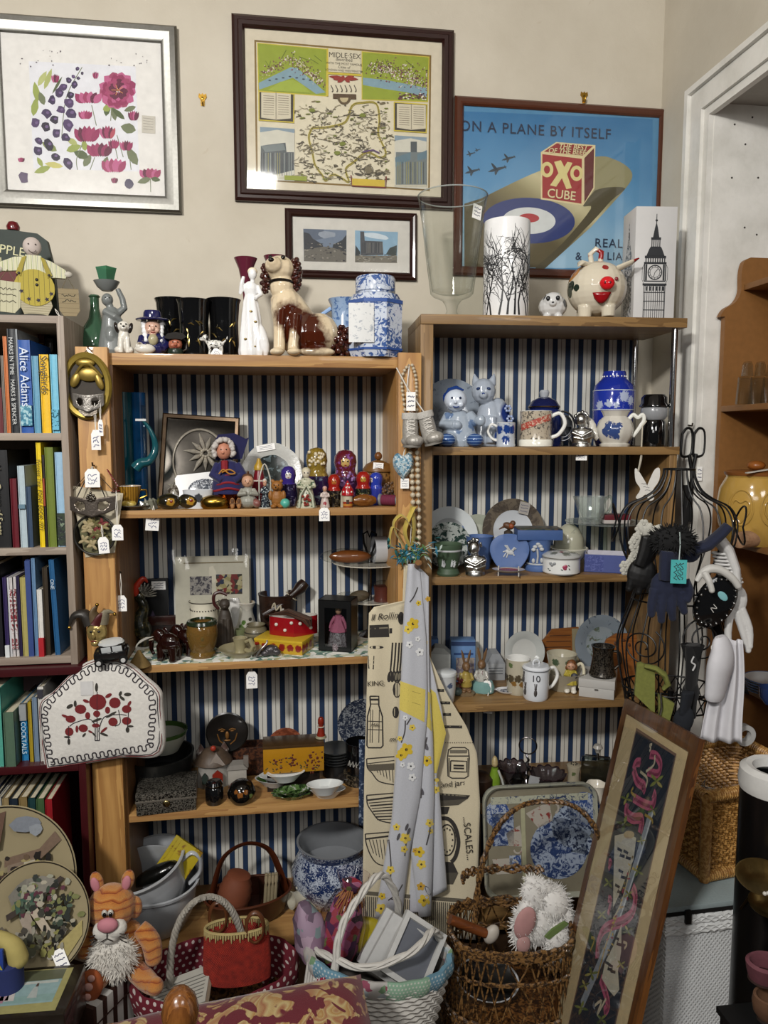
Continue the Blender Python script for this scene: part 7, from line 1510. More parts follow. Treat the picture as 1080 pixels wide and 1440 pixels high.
# OAK UNIT, MUG SHELF
zt=zO['mug']+.0004
def shelfbox(name,label,x0,x1,py,h,d,m,py1=None):
 a,b_=PZ(x0,py,zt),PZ(x1,py1 or py,zt)
 if a.y>2.19:a=SP(x0,2.19,zt)
 if b_.y>2.19:b_=SP(x1,2.185,zt)
 w=(b_-a).length;k=KK(a);t=th_(name,label,'box',a,0,rot=(0,0,math.degrees(math.atan2((b_-a).y,(b_-a).x))));return t,k,w/k
t,k,w=shelfbox('carton','narrow blue carton edge at the left end of the mug shelf',606,616,962,0,0,None);MB(k).bx(0,w,0,20,0,64,.3).bu('carton',pl_('3a5c8c',.5),t)
t,k,w=shelfbox('carton','pale blue gift carton with picture panel behind the rabbits',634,668,962,0,0,None)
MB(k).bx(0,w,0,24,0,62,.3).bu('carton',pl_('5f82b0',.5),t);MB(k).bx(7,w-1,-.2,.1,6,38).bu('picture_panel',so_('9a8f86','6d6470',60,.5,.5),t);MB(k).bx(4,w-3,-.2,.1,42,45).bu('title_line',pl_('2d4878',.5),t);MB(k).bx(0,w,-.2,.1,55,61).bu('top_band',pl_('2c3f66',.5),t)
t,k,w=shelfbox('gabled_carton','white gable-topped carton with small print behind the rabbits',684,710,953,0,0,None,948)
MB(k).bx(0,w,0,28,0,24,.3).bu('carton',pl_('9c9fa2',.5),t);MB(k).pr_([(0,24),(w,24),(w*.7,38),(w*.3,38)],0,28).bu('gable',pl_('8f9296',.5),t)
for z in(9,13,17):MB(k).bx(3,w-3,-.2,.1,z,z+1).bu('print_line',pl_('3f4248',.6),t)
t,k=put('white_carton','white folded carton behind the white lidded mug','box',619,2.14,zt)
MB(k).bx(-14,14,-12,12,0,52,.4).bu('carton',pl_('9da09e',.5),t);MB(k).pr_([(-14,52),(14,52),(5,60),(-8,62)],-11,11).bu('flap',pl_('8d908e',.5),t)
t,k=mug('white beaker with a lid and faint blue sprig at the left of the mug shelf',627,0,2.025,14,42,pa_('b3b5b6',[('4a566e',[(6*.0021,-.028,.055,.008),(-9*.0021,-.02,.07,.006)])],.12,.8,200),name='beaker',hs=0,zt_=zt,taper=.85,foot=False)
MB(k).la([(14.4,39),(15,41),(14.6,44),(13,45),(0,45)],30).bu('lid',gz_('aeb1b2'),t)
def rabbit(label,px,py,coat,base,basec,x2=None,tagged=False,turn=0):
 t,k=pz_('rabbit_figurine',label,'figurine',px,py,zt,turn=turn,group='china rabbits')
 MB(k).la([(0,0),(14,0),(14,3),(10,5),(0,5)],20,sy=.8,wob=lambda a,z:1+.08*sin(5*a)).bu('ground',pl_(basec,.3,0,.2,90),t)
 BR=pl_('6d5238',.35,0,.25,150)
 MB(k).ell((0,0,12),(8,7,9)).ell((-4,-4,6),(4,6,3)).ell((4,-4,6),(4,6,3)).bu('legs',BR,t,rm_=.001)
 MB(k).la([(0,12),(9,12),(8.6,20),(6,30),(3,34),(0,34)],20).tu([(-6,0,30),(-9,-4,22),(-3,-8,20)],[2.8,2.4,2],8).tu([(6,0,30),(9,-4,22),(4,-8,22)],[2.8,2.4,2],8).bu('jacket',coat,t,rm_=.001)
 MB(k).ell((0,-1,40),(6,6.4,7)).ell((0,-6,38),(3.4,3.6,3)).bu('head',BR,t,rm_=.001)
 for s in(-1,1):MB(k).tu([(s*2.6,1,45),(s*4.4,1,55),(s*6.4,2,63)],[1.6,2.6,.8],8,flat=.6).bu('ear',BR,t)
 eyes(t,k,0,-4.6,42,3.6,.9);base(t,k);return t,k
def b1(t,k):
 MB(k).ell((-13,-6,6),(7,6,6)).bu('watering_can',pl_('4a5a58',.4,0,.3,90),t);b=MB(k)
 for i in range(7):b.ell((-12+ru(-5,5),-4+ru(-3,3),15+ru(-4,8)),2.6,None,7,5)
 b.bu('red_flowers',pl_('6a3030',.4,0,.3,150),t)
def b2(t,k):MB(k).la([(0,2),(16,2),(17,10),(14,17),(0,18)],22,(2,-2,0),sy=.7).bu('blue_shoe',pl_('6f9390',.25,0,.12,60),t,'pale teal shoe');st_(t,10*k,-9*k,26*k,.024,.034,.012)
rabbit('china rabbit in a mustard yellow jacket, left of the pair',655,976,pl_('94803e',.3,0,.15,100),b1,'6d5c44',turn=10)
t,k=rabbit('china rabbit in a white apron sitting in a pale teal shoe',677,973,so_('a8a7a0','6d4a50',120,.6,.3),b2,'8f8468',turn=-12);st_(t,12*k,-12*k,4*k,.026,.042,.02)
t,k=pz_('spoon_rest','small white two-handled dish with dark flower print','dish',713,974,zt)
MB(k).la([(0,0),(10,0),(15,3),(16,4.4),(10,2.4),(0,2)],30,sx=1,sy=.75).ell((19,0,4),(6,3,1.2)).ell((-19,0,4),(6,3,1.2)).bu('dish',gz_('b7b7b8'),t);MB(k).la([(0,2.6),(10,2.9),(0,3)],24,sy=.75).bu('print',so_('9d9ea6','33384c',160,.52,.2),t)
stand_plate('white plate with dark rim line behind the rabbit mug',738,2.17,zt,29,gz_('9a9c9a'),gz_('a3a4a0'),10,.7,dz=12)
RM=pa_('b0a996',[('4d4434',[(-10*.0021,-.03,.05,.012),(0,-.034,.052,.011),(.02,-.028,.05,.012),(-.03,-.01,.05,.012)]),('7d5c2c',[(-.012,-.032,.036,.008),(.012,-.032,.036,.008)]),('5a6a44',[(-.02,-.026,.09,.008),(.02,-.026,.092,.008)])],.12,.8,170)
mug('tall cream mug printed with a row of rabbits',728,0,2.07,17,50,RM,hs=0,zt_=zt,taper=.9,foot=False)
t,k=mug('white enamel lidded mug with the number ten printed',753,0,2.02,18.5,44,gz_('b3b6ba',.12),hs=1,zt_=zt,taper=.96,foot=False,turn=30)
MB(k).la([(19,43),(19.4,45),(17,48),(0,49.5)],30).bu('lid',gz_('b3b6ba',.12),t);MB(k).tu([(5*cos(a),0,51+4.4*sin(a))for a in[TP*i/18 for i in range(18)]],1.2,6,True).bu('lid_ring',gz_('b3b6ba',.12),t);MB(k).tu([(19*cos(a),19*sin(a),43)for a in[TP*i/30 for i in range(30)]],.6,5,True).bu('rim_line',pl_('55585c',.3),t)
for a in(-30,):
 q=Matrix.Rotation(R(a),3,'Z')@V((0,-18.9,33));text('number','10',13*k,pl_('33343a',.5),t,q*k,(90,0,a),depth=.0001)
 b=MB(k);ca=R(a)
 def fx(x,z):r_=18.8;an=-PI/2+R(a)+x/r_;return(r_*cos(an),r_*sin(an),z)
 for cx,cz,s in((0,8,1),(-16,8,1),(-20,26,.8)):
  b.ell(fx(cx,cz+11*s),(1.8,1.2,2.2)).ell(fx(cx,cz+5*s),(2.6,1.2,5)).tu([fx(cx-.8,cz+13*s),fx(cx-1.4,cz+18*s)],.7,5).tu([fx(cx+.8,cz+13*s),fx(cx+1.4,cz+18*s)],.7,5)
 b.bu('rabbit_print',pl_('4a4644',.5),t,'printed grey rabbits')
OB=wood('6d3c14','8f5826','x',20,.45,.1)
p=SP(788,2.2,zt);k=KK(p);t=th_('bread_board','arched wooden board with dark border behind the cream cup','board',p,-3,rot=(-8,0,-3))
MB(k).pr_([(-33,0),(-33,28),(-26,48),(-10,66),(28,68),(28,0)],0,4).bu('board',OB,t);MB(k).bx(18,27,-.6,0,2,66).bu('pale_stripe',pl_('8d8468',.5),t)
b=MB(k)
for z in(40,48,56):b.bx(-24+(z-40)*.6,16,-.5,0,z,z+1.2)
b.bu('burnt_lines',pl_('4a2a12',.6),t)
t,k=stand_plate('pale blue-grey plate with dark sprigs standing behind the pewter tankard',846,2.17,zt,40,so_('7f8a94','55606c',60,.62,.15),so_('8f999f','5a6a5a',50,.58,.15,'6d4a50',.66),8,.58,dz=8)
p=SP(878,2.13,zt);k=KK(p);t=th_('bread_board','rounded wooden board behind the wire bust and the white box','board',p,-6,rot=(-8,0,-6))
MB(k).pr_([(-30,0),(-30,44),(-24,58),(-10,66),(14,66),(28,58),(30,0)],0,4).bu('board',OB,t)
b=MB(k)
for x,z in((-12,52),(0,56),(-18,44),(8,50)):b.ell((x,-.4,z),(3,.6,2),(0,x*9,0),8,5)
b.bu('painted_leaves',pl_('4a2a16',.6),t)
t,k=put('soup_bowl','cream bowl with flower border under the cream cup','bowl',791,2.09,zt)
MB(k).la([(0,0),(18,0),(20,4),(30,22),(33,27),(31.6,27),(26,18),(0,6)],36).bu('bowl',gz_('8a8474'),t)
MB(k).la([(31.4,27.2),(33.2,27.4),(30,23),(27,19.6)],36).bu('flower_border',so_('a39c88','5a4038',110,.56,.2,'4a5a40',.64),t)
zz=zt+14*k;pt=t.location.copy()
t,k=put('teacup','cream cup with green sprigs and high loop handle standing in the bowl','cup',789,2.09,zt);t.location.z=pt.z+6.5*k
MB(k).la([(0,0),(10,0),(13,6),(17,24),(20,38),(21,44),(19.8,44),(15,22),(0,6)],32).bu('body',pa_('b3ad98',[('4a5a44',[(-9*k,-18*k,35*k,5*k),(10*k,-17*k,35*k,5*k)])],.12,.7,180),t);MB(k).tu(sp_([(17,-6,26),(26,-10,34),(30,-12,24),(28,-12,6),(24,-10,0)],5),2.2,8).bu('handle',gz_('b3ad98'),t)
t,k=pz_('girl_figurine','small pottery girl in a yellow dress and white socks','figurine',802,974,zt)
for s in(-1,1):MB(k).tu([(s*4,0,16),(s*4.4,0,2)],[3.6,3.4],10).ell((s*4.6,-3,3),(4,6,3)).bu('leg',gz_('b9b5ac',.3),t)
MB(k).la([(0,13),(9.6,13),(9,18),(6.4,26),(5.6,33),(0,34)],20,wob=lambda a,z:1+(.06*sin(8*a)if z<20 else 0)).tu([(-5,0,31),(-8,-4,26),(-2,-7,27)],[2.6,2.3,2],8).tu([(5,0,31),(8,-4,26),(3,-7,27)],[2.6,2.3,2],8).bu('dress',pl_('a8983a',.4,0,.12,80),t,rm_=.0009)
MB(k).ell((0,-1,39),(6.4,6,6.8)).bu('head',SK,t);MB(k).ell((0,1,41.6),(7.4,6.6,6.4)).ell((-6,1,37),(3,3.4,5)).ell((6,1,37),(3,3.4,5)).bu('hair',pl_('6d4222',.5,0,.2,120),t,rm_=.0009);eyes(t,k,0,-6.6,39.4,2.6,.8);MB(k).ell((5,-8,27),(5,3,4)).bu('toy',pl_('3a3a40',.5),t)
pa,pb=PZ(813,979,zt),PZ(864,985,zt);w=(pb-pa).length;t=th_('lidded_box','white cardboard box lying at the front of the mug shelf under the tankard','box',pa,0,rot=(0,0,math.degrees(math.atan2((pb-pa).y,(pb-pa).x))));k=KK(pa);w/=k;WBX=pl_('b3b1ad',.6,0,.06,40)
MB(k).bx(.8,w-.8,.8,60,0,14,.3).bu('base',WBX,t);MB(k).bx(0,w,0,61,14.4,26,.4).bu('lid',WBX,t);MB(k).box((w*.5,-.2,12),(5,.5,2)).bu('thumb_cut',pl_('4a4844',.7),t)
ztk=zt+26.2*k;pm=t.matrix_basis@V((w*.62*k,24*k,0))
t=th_('pewter_tankard','dark embossed tankard standing on the white box','tankard',V((pm.x,pm.y,ztk)),-20)
MB(k).la([(0,0),(18,0),(19,3),(17,8),(14,30),(15,40),(16,42),(14.6,42),(12,28),(0,6)],30).bu('body',so_('1c1916','4a443c',200,.5,.25,me_=.5,coat=.2),t);MB(k).tu(sp_([(14,0,36),(22,0,34),(24,0,20),(16,0,10)],5),2,8).bu('handle',me_('55504a',.3),t);MB(k).la([(15.8,41),(16.6,43),(14,43)],30).bu('rim',me_('8f8c88',.2),t)
# OAK UNIT, GLASS SHELF
zt=zO['glass']+.0004
t,k=pz_('clown_bottle','slim green bottle figure with a pale cap on the glassware shelf','bottle',695,1122,zt)
MB(k).la([(0,0),(8,0),(8,28),(6,38),(4.4,44),(0,44)],20).bu('body',pl_('6d8a2a',.25,0,.2,50,0,.3),t);MB(k).ell((0,0,50),(4.6,4.6,5)).la([(4.6,53),(3,59),(0,62)],14).bu('cap',pl_('a5946a',.4),t);MB(k).tu([(5,-3,42),(10,-4,30),(14,-5,16),(13,-5,2)],1.6,8).bu('arm',pl_('a8aaa4',.4),t)
def scal(label,px,py,r,h,dk):
 t,k=pz_('glass_bowl',label,'bowl',px,py,zt);MB(k).la([(0,0),(r*.5,0),(r*.5,h*.2),(r*.9,h*.8),(r,h),(r*.95,h),(r*.8,h*.7),(0,h*.25)],48,wob=lambda a,z:1+(.05*cos(12*a)if z>h*.5 else .02*cos(12*a))).bu('bowl',tg_('9a8f90','1f161a',.03,body=.1),t)
 MB(k).tu([(r*(1+.05*cos(12*a))*cos(a),r*(1+.05*cos(12*a))*sin(a),h+1.2*cos(12*a))for a in[TP*i/96 for i in range(96)]],1.1,6,True).bu('rim',tg_('3a2a2e','120c0e',.03,body=.5),t)
scal('dark scalloped glass bowl at the back left of the glassware shelf',722,1106,22,30,0);scal('dark scalloped glass bowl in the middle of the glassware shelf',770,1116,24,30,0)
t,k=pz_('cruet_stand','wire cruet stand with ring handle and twisted stem','stand',741,1120,zt)
MB(k).tu([(0+12*cos(a),0,74+12*sin(a))for a in[TP*i/28 for i in range(28)]],1,8,True).bu('ring_handle',me_('5a5656',.3),t);MB(k).tu([(1.6*sin(z*.5),1.6*cos(z*.5),z)for z in range(0,63,2)],1.5,8).bu('twisted_stem',me_('77757a',.25),t)
for s in(-1,1):MB(k).tu([(s*13+11*cos(a),11*sin(a),20)for a in[TP*i/24 for i in range(24)]],.9,6,True).bu('bottle_ring',me_('5a5656',.3),t)
MB(k).la([(0,0),(26,0),(26,2),(0,2)],28,sy=.6).bu('base',me_('4c4a4a',.3),t);MB(k).la([(0,2),(9,2),(9,26),(4,34),(3,42),(2,42),(0,8)],20,(-13,0,0)).bu('glass_bottle',tg_('d5d8d8','5a6062',.03),t);MB(k).box((9,-8,26),(14,.8,16),(0,10,0)).bu('paper_label',pl_('8f9092',.7),t)
t,k=pz_('sugar_shaker','cream china shaker with flower garland and pierced top','shaker',806,1118,zt)
MB(k).la([(0,0),(10,0),(10,4),(8.6,20),(8,34),(10,42),(10,44),(0,47)],24).bu('body',pa_('9d9480',[('7a4a40',[(-3*k,-9*k,16*k,6*k),(5*k,-8*k,10*k,5*k)]),('55603c',[(3*k,-9*k,20*k,4*k),(0,-9*k,34*k,3*k)])],.15,.7,200),t)
b=MB(k)
for i in range(7):a=i*2*PI/7;b.ell((4*cos(a),4*sin(a)-1,46.4),1,None,6,4)
b.bu('holes',pl_('26221c',.6),t)
t,k=pz_('glass_decanter','square clear glass decanter with white stopper behind the sampler frame','decanter',839,1112,zt)
MB(k).bx(-22,22,-10,10,0,46,3).bu('body',tg_('b7c0c0','30383a',.03),t);MB(k).la([(2.6,46),(2,56),(0,56)],14).bu('neck',me_('8c9092',.2),t);MB(k).la([(0,56),(3,56),(4,60),(7,63),(5,67),(0,68)],18).bu('stopper',pl_('a5a19a',.3),t,'white stopper');MB(k).box((0,0,50),(34,3,2)).bu('bar',me_('a0a4a6',.2),t)
t,k=pz_('white_pot','small white china pot in front of the square decanter','pot',838,1125,zt)
MB(k).la([(0,0),(12,0),(13,6),(12,18),(14,24),(13,24),(10,16),(0,6)],24,wob=lambda a,z:1+(.05*sin(6*a)if z>20 else 0)).bu('body',gz_('b3aea2'),t)
t,k=pz_('wooden_disc','dark brown round wooden box beside the hanging tea towels','box',676,1122,zt);MB(k).la([(0,0),(15,0),(17,6),(17,30),(10,36),(0,37)],24).bu('box',pl_('2c1c12',.5,0,.3,40),t)
# TEA TOWELS ON THE RIGHT PINE POST
def lerp_curve(pts,y):
 for(x0,y0),(x1,y1)in zip(pts,pts[1:]):
  if y<=y1 or(x1,y1)==pts[-1]:return x0+(x1-x0)*((y-y0)/(y1-y0))
class Cloth:
 def __init__(s,L,Rr,Y,dep,top,bot):
  s.L,s.R,s.Y,s.dep,s.top,s.bot=L,Rr,Y,dep,top,bot
 def uvof(s,px,py):
  l,r=lerp_curve(s.L,py),lerp_curve(s.R,py);return(px-l)/max(1e-3,r-l),(py-s.top(.5))/(s.bot(.5)-s.top(.5))
 def pt(s,px,py,eps=0):
  u,v=s.uvof(px,py);return PY(px,py,s.Y-s.dep(u,v)-eps)
 def mesh(s,b,org,nu=40,nv=40):
  def f(u,v):
   py=s.top(u)+(s.bot(u)-s.top(u))*v;l,r=lerp_curve(s.L,py),lerp_curve(s.R,py);px=l+(r-l)*u
   return PY(px,py,s.Y-s.dep(u,v))-org
  b.grid(f,nu,nv)
class ClothArt(MB):
 def __init__(s,cl,org,o=(0,0,1)):super().__init__();s.cl,s.org,s.o,s.cols,s.n=cl,org,o,[],0
 def P(s,q):return s.cl.pt(s.o[0]+q[0]/s.o[2],s.o[1]+q[1]/s.o[2],.0012+s.n*1.2e-5)-s.org
 def c(s,col):
  if col not in s.cols:s.cols.append(col)
  s.mi=s.cols.index(col);s.n+=1
 def poly(s,pts,col):s.c(col);s.face([s.v(s.P(q))for q in pts]);return s
 def quad(s,q,col,nu=8,nv=6):
  s.c(col);f=lambda u,v:tuple((q[0][i]*(1-u)+q[1][i]*u)*(1-v)+(q[3][i]*(1-u)+q[2][i]*u)*v for i in(0,1));s.grid(lambda u,v:s.P(f(u,v)),nu,nv);return s
 def outl(s,pts,w,col):return s.rb_(list(pts)+[pts[0]],w,col)
 def rb_(s,pts,w,col):
  pp=[]
  for(x0,y0),(x1,y1)in zip(pts,pts[1:]):
   m=max(1,int(math.hypot(x1-x0,y1-y0)/14));pp+=[(x0+(x1-x0)*j/m,y0+(y1-y0)*j/m)for j in range(m)]
  pts=pp+[pts[-1]]
  s.c(col);L,R2=[],[]
  for i,p in enumerate(pts):
   a,b_=pts[max(i-1,0)],pts[min(i+1,len(pts)-1)];d=V((b_[0]-a[0],b_[1]-a[1]));d=d.normalized()if d.length else V((1,0))
   L.append(s.v(s.P((p[0]-d.y*w/2,p[1]+d.x*w/2))));R2.append(s.v(s.P((p[0]+d.y*w/2,p[1]-d.x*w/2))))
  for i in range(len(pts)-1):s.face([L[i],L[i+1],R2[i+1],R2[i]])
  return s
 def blob(s,x,y,rx,ry,col,rot=0,n=10):
  ca,sa=cos(R(rot)),sin(R(rot));return s.poly([(x+rx*cos(a)*ca-ry*sin(a)*sa,y+rx*cos(a)*sa+ry*sin(a)*ca)for a in[TP*i/n for i in range(n)]],col)
 def done(s,name,t,label=None):return s.bu(name,[cloth(c,400,.1)for c in s.cols],t,label)
org=PY(580,792,YL-.05)
peg=th_('coat_peg','small wooden peg on the right pine post carrying the tea towels','peg',PY(582,793,YL-.022));MB(KK(org)).tu([(0,0,0),(0,-30,2),(0,-36,8)],[5,4,5],10).bu('peg',PINED,peg)
t=th_('tea_towel','long cream tea towel printed with black kitchen utensils and words','tea towel',org)
L=[(568,792),(566,852),(519,853.9),(516,960),(512,1100),(508,1400)]
Rr=[(588,792),(603,920),(628,975),(656,1021),(671,1060),(675,1130),(673,1200),(671,1262),(667,1400)]
top=lambda u:794;bot=lambda u:1305+17*u
def depc(u,v):return .004+.012*sin(u*5.2+.6)*min(1,v*2.2)+.006*sin(u*13+v*3)*min(1,v*2)
tw=Cloth(L,Rr,YL-.034,depc,top,bot)
b=MB();tw.mesh(b,org,44,60);b.bu('cloth',cloth('c8bda2',500,.2),t,solid=.0015)
a=ClothArt(tw,org,(500,780,2.571));K_='2b2724';G_='77705f'
a.quad([(50,255),(120,252),(122,298),(50,300)],K_).poly([(122,266),(176,264),(176,282),(122,285)],K_).rb_([(54,268),(118,264)],5,G_)
a.blob(76,335,26,6,K_).poly([(44,366),(68,366),(66,415),(46,412)],K_).rb_([(48,382),(66,382)],4,'b9ae94').rb_([(48,396),(66,396)],4,'b9ae94')
for x in(130,142,154,164):a.rb_([(x+4,318),(x,380),(x-4,420)],6,K_).blob(x-6,440,9,22,K_,12).blob(x-6,440,5,14,G_,12)
a.blob(165,230,12,24,K_).blob(150,488,16,30,K_).blob(150,488,12,26,'b9ae94').rb_([(150,460),(150,516)],3,K_).rb_([(143,462),(143,514)],2.5,K_).blob(145,570,12,22,K_).blob(145,570,8,17,'b9ae94')
bt=[(52,512),(84,512),(84,545),(97,585),(99,690),(92,698),(46,698),(41,690),(43,585),(54,545)]
a.outl(bt,5,K_).rb_([(50,524),(86,524)],7,K_).rb_([(52,540),(86,540)],3,K_)
for x in(54,62,86):a.rb_([(x,560),(x-2,680)],2.4,K_)
a.rb_([(46,602),(96,604)],3,K_).rb_([(45,632),(96,634)],3,K_)
for(x0,x1,y0,y1,st)in((40,140,730,832,0),(40,140,862,972,1),(35,132,1002,1130,2)):
 out=sp_([(x0,y0+8),(x0+3,y0+40),(x0+20,y1-42),(x0+46,y1-12),(x1,y1)],5);a.rb_([(x0,y0+8),(x1,y0)],4,K_).rb_([(x0,y0+26),(x1,y0+14)],6 if st else 3,K_).rb_(out,4,K_)
 for i in range(7):
  if st==1:a.rb_([(x0+8+i*5,y0+36+i*10),(x1,y0+28+i*11)],5 if i%2 else 3,K_)
  else:a.rb_([(x0+14+i*13,y0+28),(x0+30+i*11,y1-50+i*7)],2.4,K_)
 if st==0:a.quad([(x0+3,y0+30),(x1,y0+24),(x1,y0+48),(x0+8,y0+52)],'5a5346')
for y,l,r in((490,270,320),(535,285,342),(577,298,345),(622,312,385)):a.rb_([(l,y),(r,y+1)],10,K_).rb_([(l+6,y-2),(r-6,y-1)],3,G_)
for i in range(14):a.blob(318+i*8,680,1.8,2.2,K_,0,6)
a.outl([(332,735),(336,705),(350,697),(395,697),(408,706),(411,735),(408,800),(395,808),(348,808),(334,800)],4,K_).outl([(344,745),(402,747),(402,786),(343,784)],4,K_).quad([(340,706),(404,706),(402,718),(342,718)],'6d675a').rb_([(336,728),(408,728)],4,K_)
for x in(338,406):a.rb_([(x,735),(x,800)],5,G_)
for y in(762,772):a.rb_([(354,y),(392,y+1)],6,K_)
a.quad([(295,862),(414,870),(404,884),(300,890)],K_).quad([(300,890),(402,884),(372,905),(304,910)],'4d483e').rb_([(300,866),(400,873)],4,G_).quad([(298,912),(340,912),(332,938),(298,940)],K_)
a.rb_(sp_([(300,955),(334,955),(360,985),(372,1040),(362,1090),(346,1112)],4),14,K_).rb_([(331+29*cos(q),1032+56*sin(q))for q in[PI*i/12-PI for i in range(25)]],5,K_).quad([(300,1108),(352,1112),(370,1150),(302,1150)],K_).quad([(302,1150),(372,1150),(352,1192),(302,1190)],'4d483e')
for i in range(12):q=i*PI/6;a.blob(331+20*cos(q),1032+42*sin(q),3,4,K_,0,6)
a
a.rb_([(20,1222),(300,1244),(438,1255)],14,'5d574a')
for i in range(58):
 x=22+i*7.2;a.rb_([(x,1234+i*.55),(x-1,1345+i*.85)],3.3,'4f4a42')
a.done('print',t,'black kitchen utensil print')
def cltext(s,px,py,size,rz=0,Yoff=.008,shear=0):
 q=tw.pt(px,py,Yoff)-org;text('lettering',s,size*KK(org),pl_(K_,.9),t,q,(90,-rz,0),depth=.0001,shear=shear,align='LEFT')
cltext('ll Rolling',521,869,13,4,shear=.3);cltext('KING',516,962,10);cltext('Milk',521,1020,7,shear=.3);cltext('mi',547,1040,10,shear=.3);cltext('...B',517,1232,11);cltext('and jars....',620,1104,12,2);cltext('...SCALES...',655,1148,15,-84)
t=th_('tea_towel','pale grey tea towel with yellow blossom hanging in long folds','tea towel',org+V((0,-.02,0)))
org2=org+V((0,-.02,0))
GREYC=cloth('b2b4bb',500,.2)
def strip(L,Rr,Y,amp,n,ph,top,bot):
 return Cloth(L,Rr,Y,lambda u,v:amp*max(0,sin(PI*u))**.8*(.4+.6*v)+.003*sin(u*n+ph+v*2),top,bot)
sA=strip([(574,792),(568,858),(562,998),(551,1150),(527,1290),(525,1330)],[(590,792),(600,900),(602,1000),(592,1120),(576,1200),(563,1305),(562,1330)],YL-.060,.022,7,0,lambda u:793,lambda u:1290+15*u)
sB=strip([(586,792),(598,900),(596,1000),(586,1120),(578,1200),(589,1290),(590,1330)],[(603,811),(603,889),(604,960),(609,1040),(611,1120),(609,1200),(606,1288),(605,1330)],YL-.054,.018,6,1,lambda u:795+16*u,lambda u:1290-2*u)
sC=strip([(598,905),(600,1000),(602,1100),(606,1262),(606,1300)],[(602,916),(622,1000),(626,1040),(614,1091),(618,1115),(629,1251),(629,1300)],YL-.046,.010,5,2,lambda u:906+8*u,lambda u:1262-11*u)
sD=strip([(566,1150),(568,1282),(568,1300)],[(588,1150),(592,1282),(592,1300)],YL-.045,.008,5,2,lambda u:1150,lambda u:1283)
b=MB()
for s in(sA,sB,sC,sD):s.mesh(b,org2,18,50)
b.bu('cloth',GREYC,t,solid=.0012)
YC1,YC2,YC3='c9ac2c','d2b94a','b8902a'
def flower(a,x,y,r,col,cen='3a2f1c'):
 for i in range(5):q=i*2*PI/5+x;a.blob(x+r*.6*cos(q),y+r*.6*sin(q),r*.55,r*.45,col,math.degrees(q))
 a.blob(x,y,r*.26,r*.26,cen)
for s,nm in((sA,'A'),(sB,'B'),(sC,'C')):
 a=ClothArt(s,org2,(500,780,2.571))
 if nm=='A':
  a.quad([(162,457),(253,488),(249,606),(158,560)],'cbb95c',14,8)
  for y in(480,520):a.rb_([(163,y),(205,y+14),(250,y+28)],2,'9c8c44')
  for pts in([(225,118),(212,150),(196,172)],[(180,590),(178,640),(165,680)],[(200,590),(185,615)],[(120,1030),(128,1120),(125,1190)],[(118,1250),(150,1225),(170,1192)],[(128,1245),(160,1250)],[(185,1020),(178,1090)]):a.rb_(sp_(pts,4),4.5,'3f3b3c')
  for x,y,r in((208,250,20),(190,270,14),(228,175,9),(184,705,22),(165,725,18),(160,665,9),(205,625,11),(148,985,12),(180,1025,18),(176,1065,12),(126,1140,14),(126,1195,8),(96,1235,12),(92,1280,18)):flower(a,x,y,r,rc([YC1,YC2]))
  for x,y,r in((195,325,12),(232,352,14),(225,305,9),(200,765,14),(170,760,9),(205,805,13),(180,590,9)):flower(a,x,y,r,'d2d3d4','2c2c30')
  for x,y in((185,985),(192,1000),(155,1020)):a.blob(x,y,5,14,'4a484c',20)
 elif nm=='B':
  a.quad([(240,484),(272,500),(276,640),(242,604)],'bfae54')
  for x,y,r in((262,160,9),(252,318,8),(258,745,18),(268,970,14),(272,1000,9),(230,1075,18),(238,1120,16),(215,1070,9),(236,1200,14),(248,1250,20)):flower(a,x,y,r,rc([YC1,YC2,YC3]))
  for pts in([(256,1050),(266,1010),(270,985)],[(240,850),(236,880)],[(258,660),(250,700)]):a.rb_(sp_(pts,4),4.5,'3f3b3c')
  for x,y in((252,690),(236,852),(262,1215)):a.blob(x,y,8,20,'55535a',-30)
 else:
  a.quad([(264,480),(290,500),(327,645),(262,640)],'c6b456').quad([(262,640),(327,645),(294,790),(272,790)],'c6b456')
  for x,y,r in((284,815,16),(292,850,12)):flower(a,x,y,r,YC2)
 a.done('print',t,'yellow and white blossom print')
p=PY(511,1115,YL-.028);t=th_('cloth_strip','edge of a dark blue flowered cloth hanging behind the cream towel','cloth',p)
cs_=Cloth([(504,900),(505,1070),(504,1200)],[(520,900),(520,1070),(520,1200)],YL-.004,lambda u,v:.004*sin(u*6),lambda u:1040,lambda u:1160+4*u);b=MB();cs_.mesh(b,p,8,12);b.bu('cloth',so_('24344f','8d9aac',110,.58,.9,coat=0),t,solid=.001)
# DRESSER CONTENTS
def dput(name,label,cat,px,Y,z,rz=0,group=None):return put(name,label,cat,px,Y,z,rz,group)
TG=tg_('f2f4f3','aab0ae',.02)
Z1,Z2,Z3=zD[1]+.0005,zD[2]+.0005,zD[3]+.0005
for px,Y in((1046,1.9),(1064,1.9),(1081,1.9)):
 t,k=dput('tumbler',{1046:'leftmost upturned glass tumbler on the dresser shelf',1064:'middle upturned glass tumbler on the dresser shelf',1081:'upturned glass tumbler at the right edge of the dresser shelf'}[px],'tumbler',px,Y,Z1,group='upturned tumblers')
 MB(k).la([(11,0),(11.4,.6),(9,38),(0,38.5),(0,36),(8,36),(10,0)],12).bu('glass',TG,t,ang=15)
 t2=th_('tumbler',{1046:'small glass stacked on the leftmost upturned tumbler',1064:'small glass stacked on the middle upturned tumbler',1081:'small glass stacked on the upturned tumbler at the right edge'}[px],'tumbler',t.location+V((.006,0,39*k)),0,'upturned tumblers');MB(k).la([(7.6,0),(8,.5),(6.6,16),(5,20),(0,20.5),(0,18),(4.4,18),(7,0)],12).bu('glass',TG,t2,ang=15)
t,k=dput('storage_jar','large mustard yellow stoneware jar with embossed hearts and wooden lid','jar',1058,1.88,Z2)
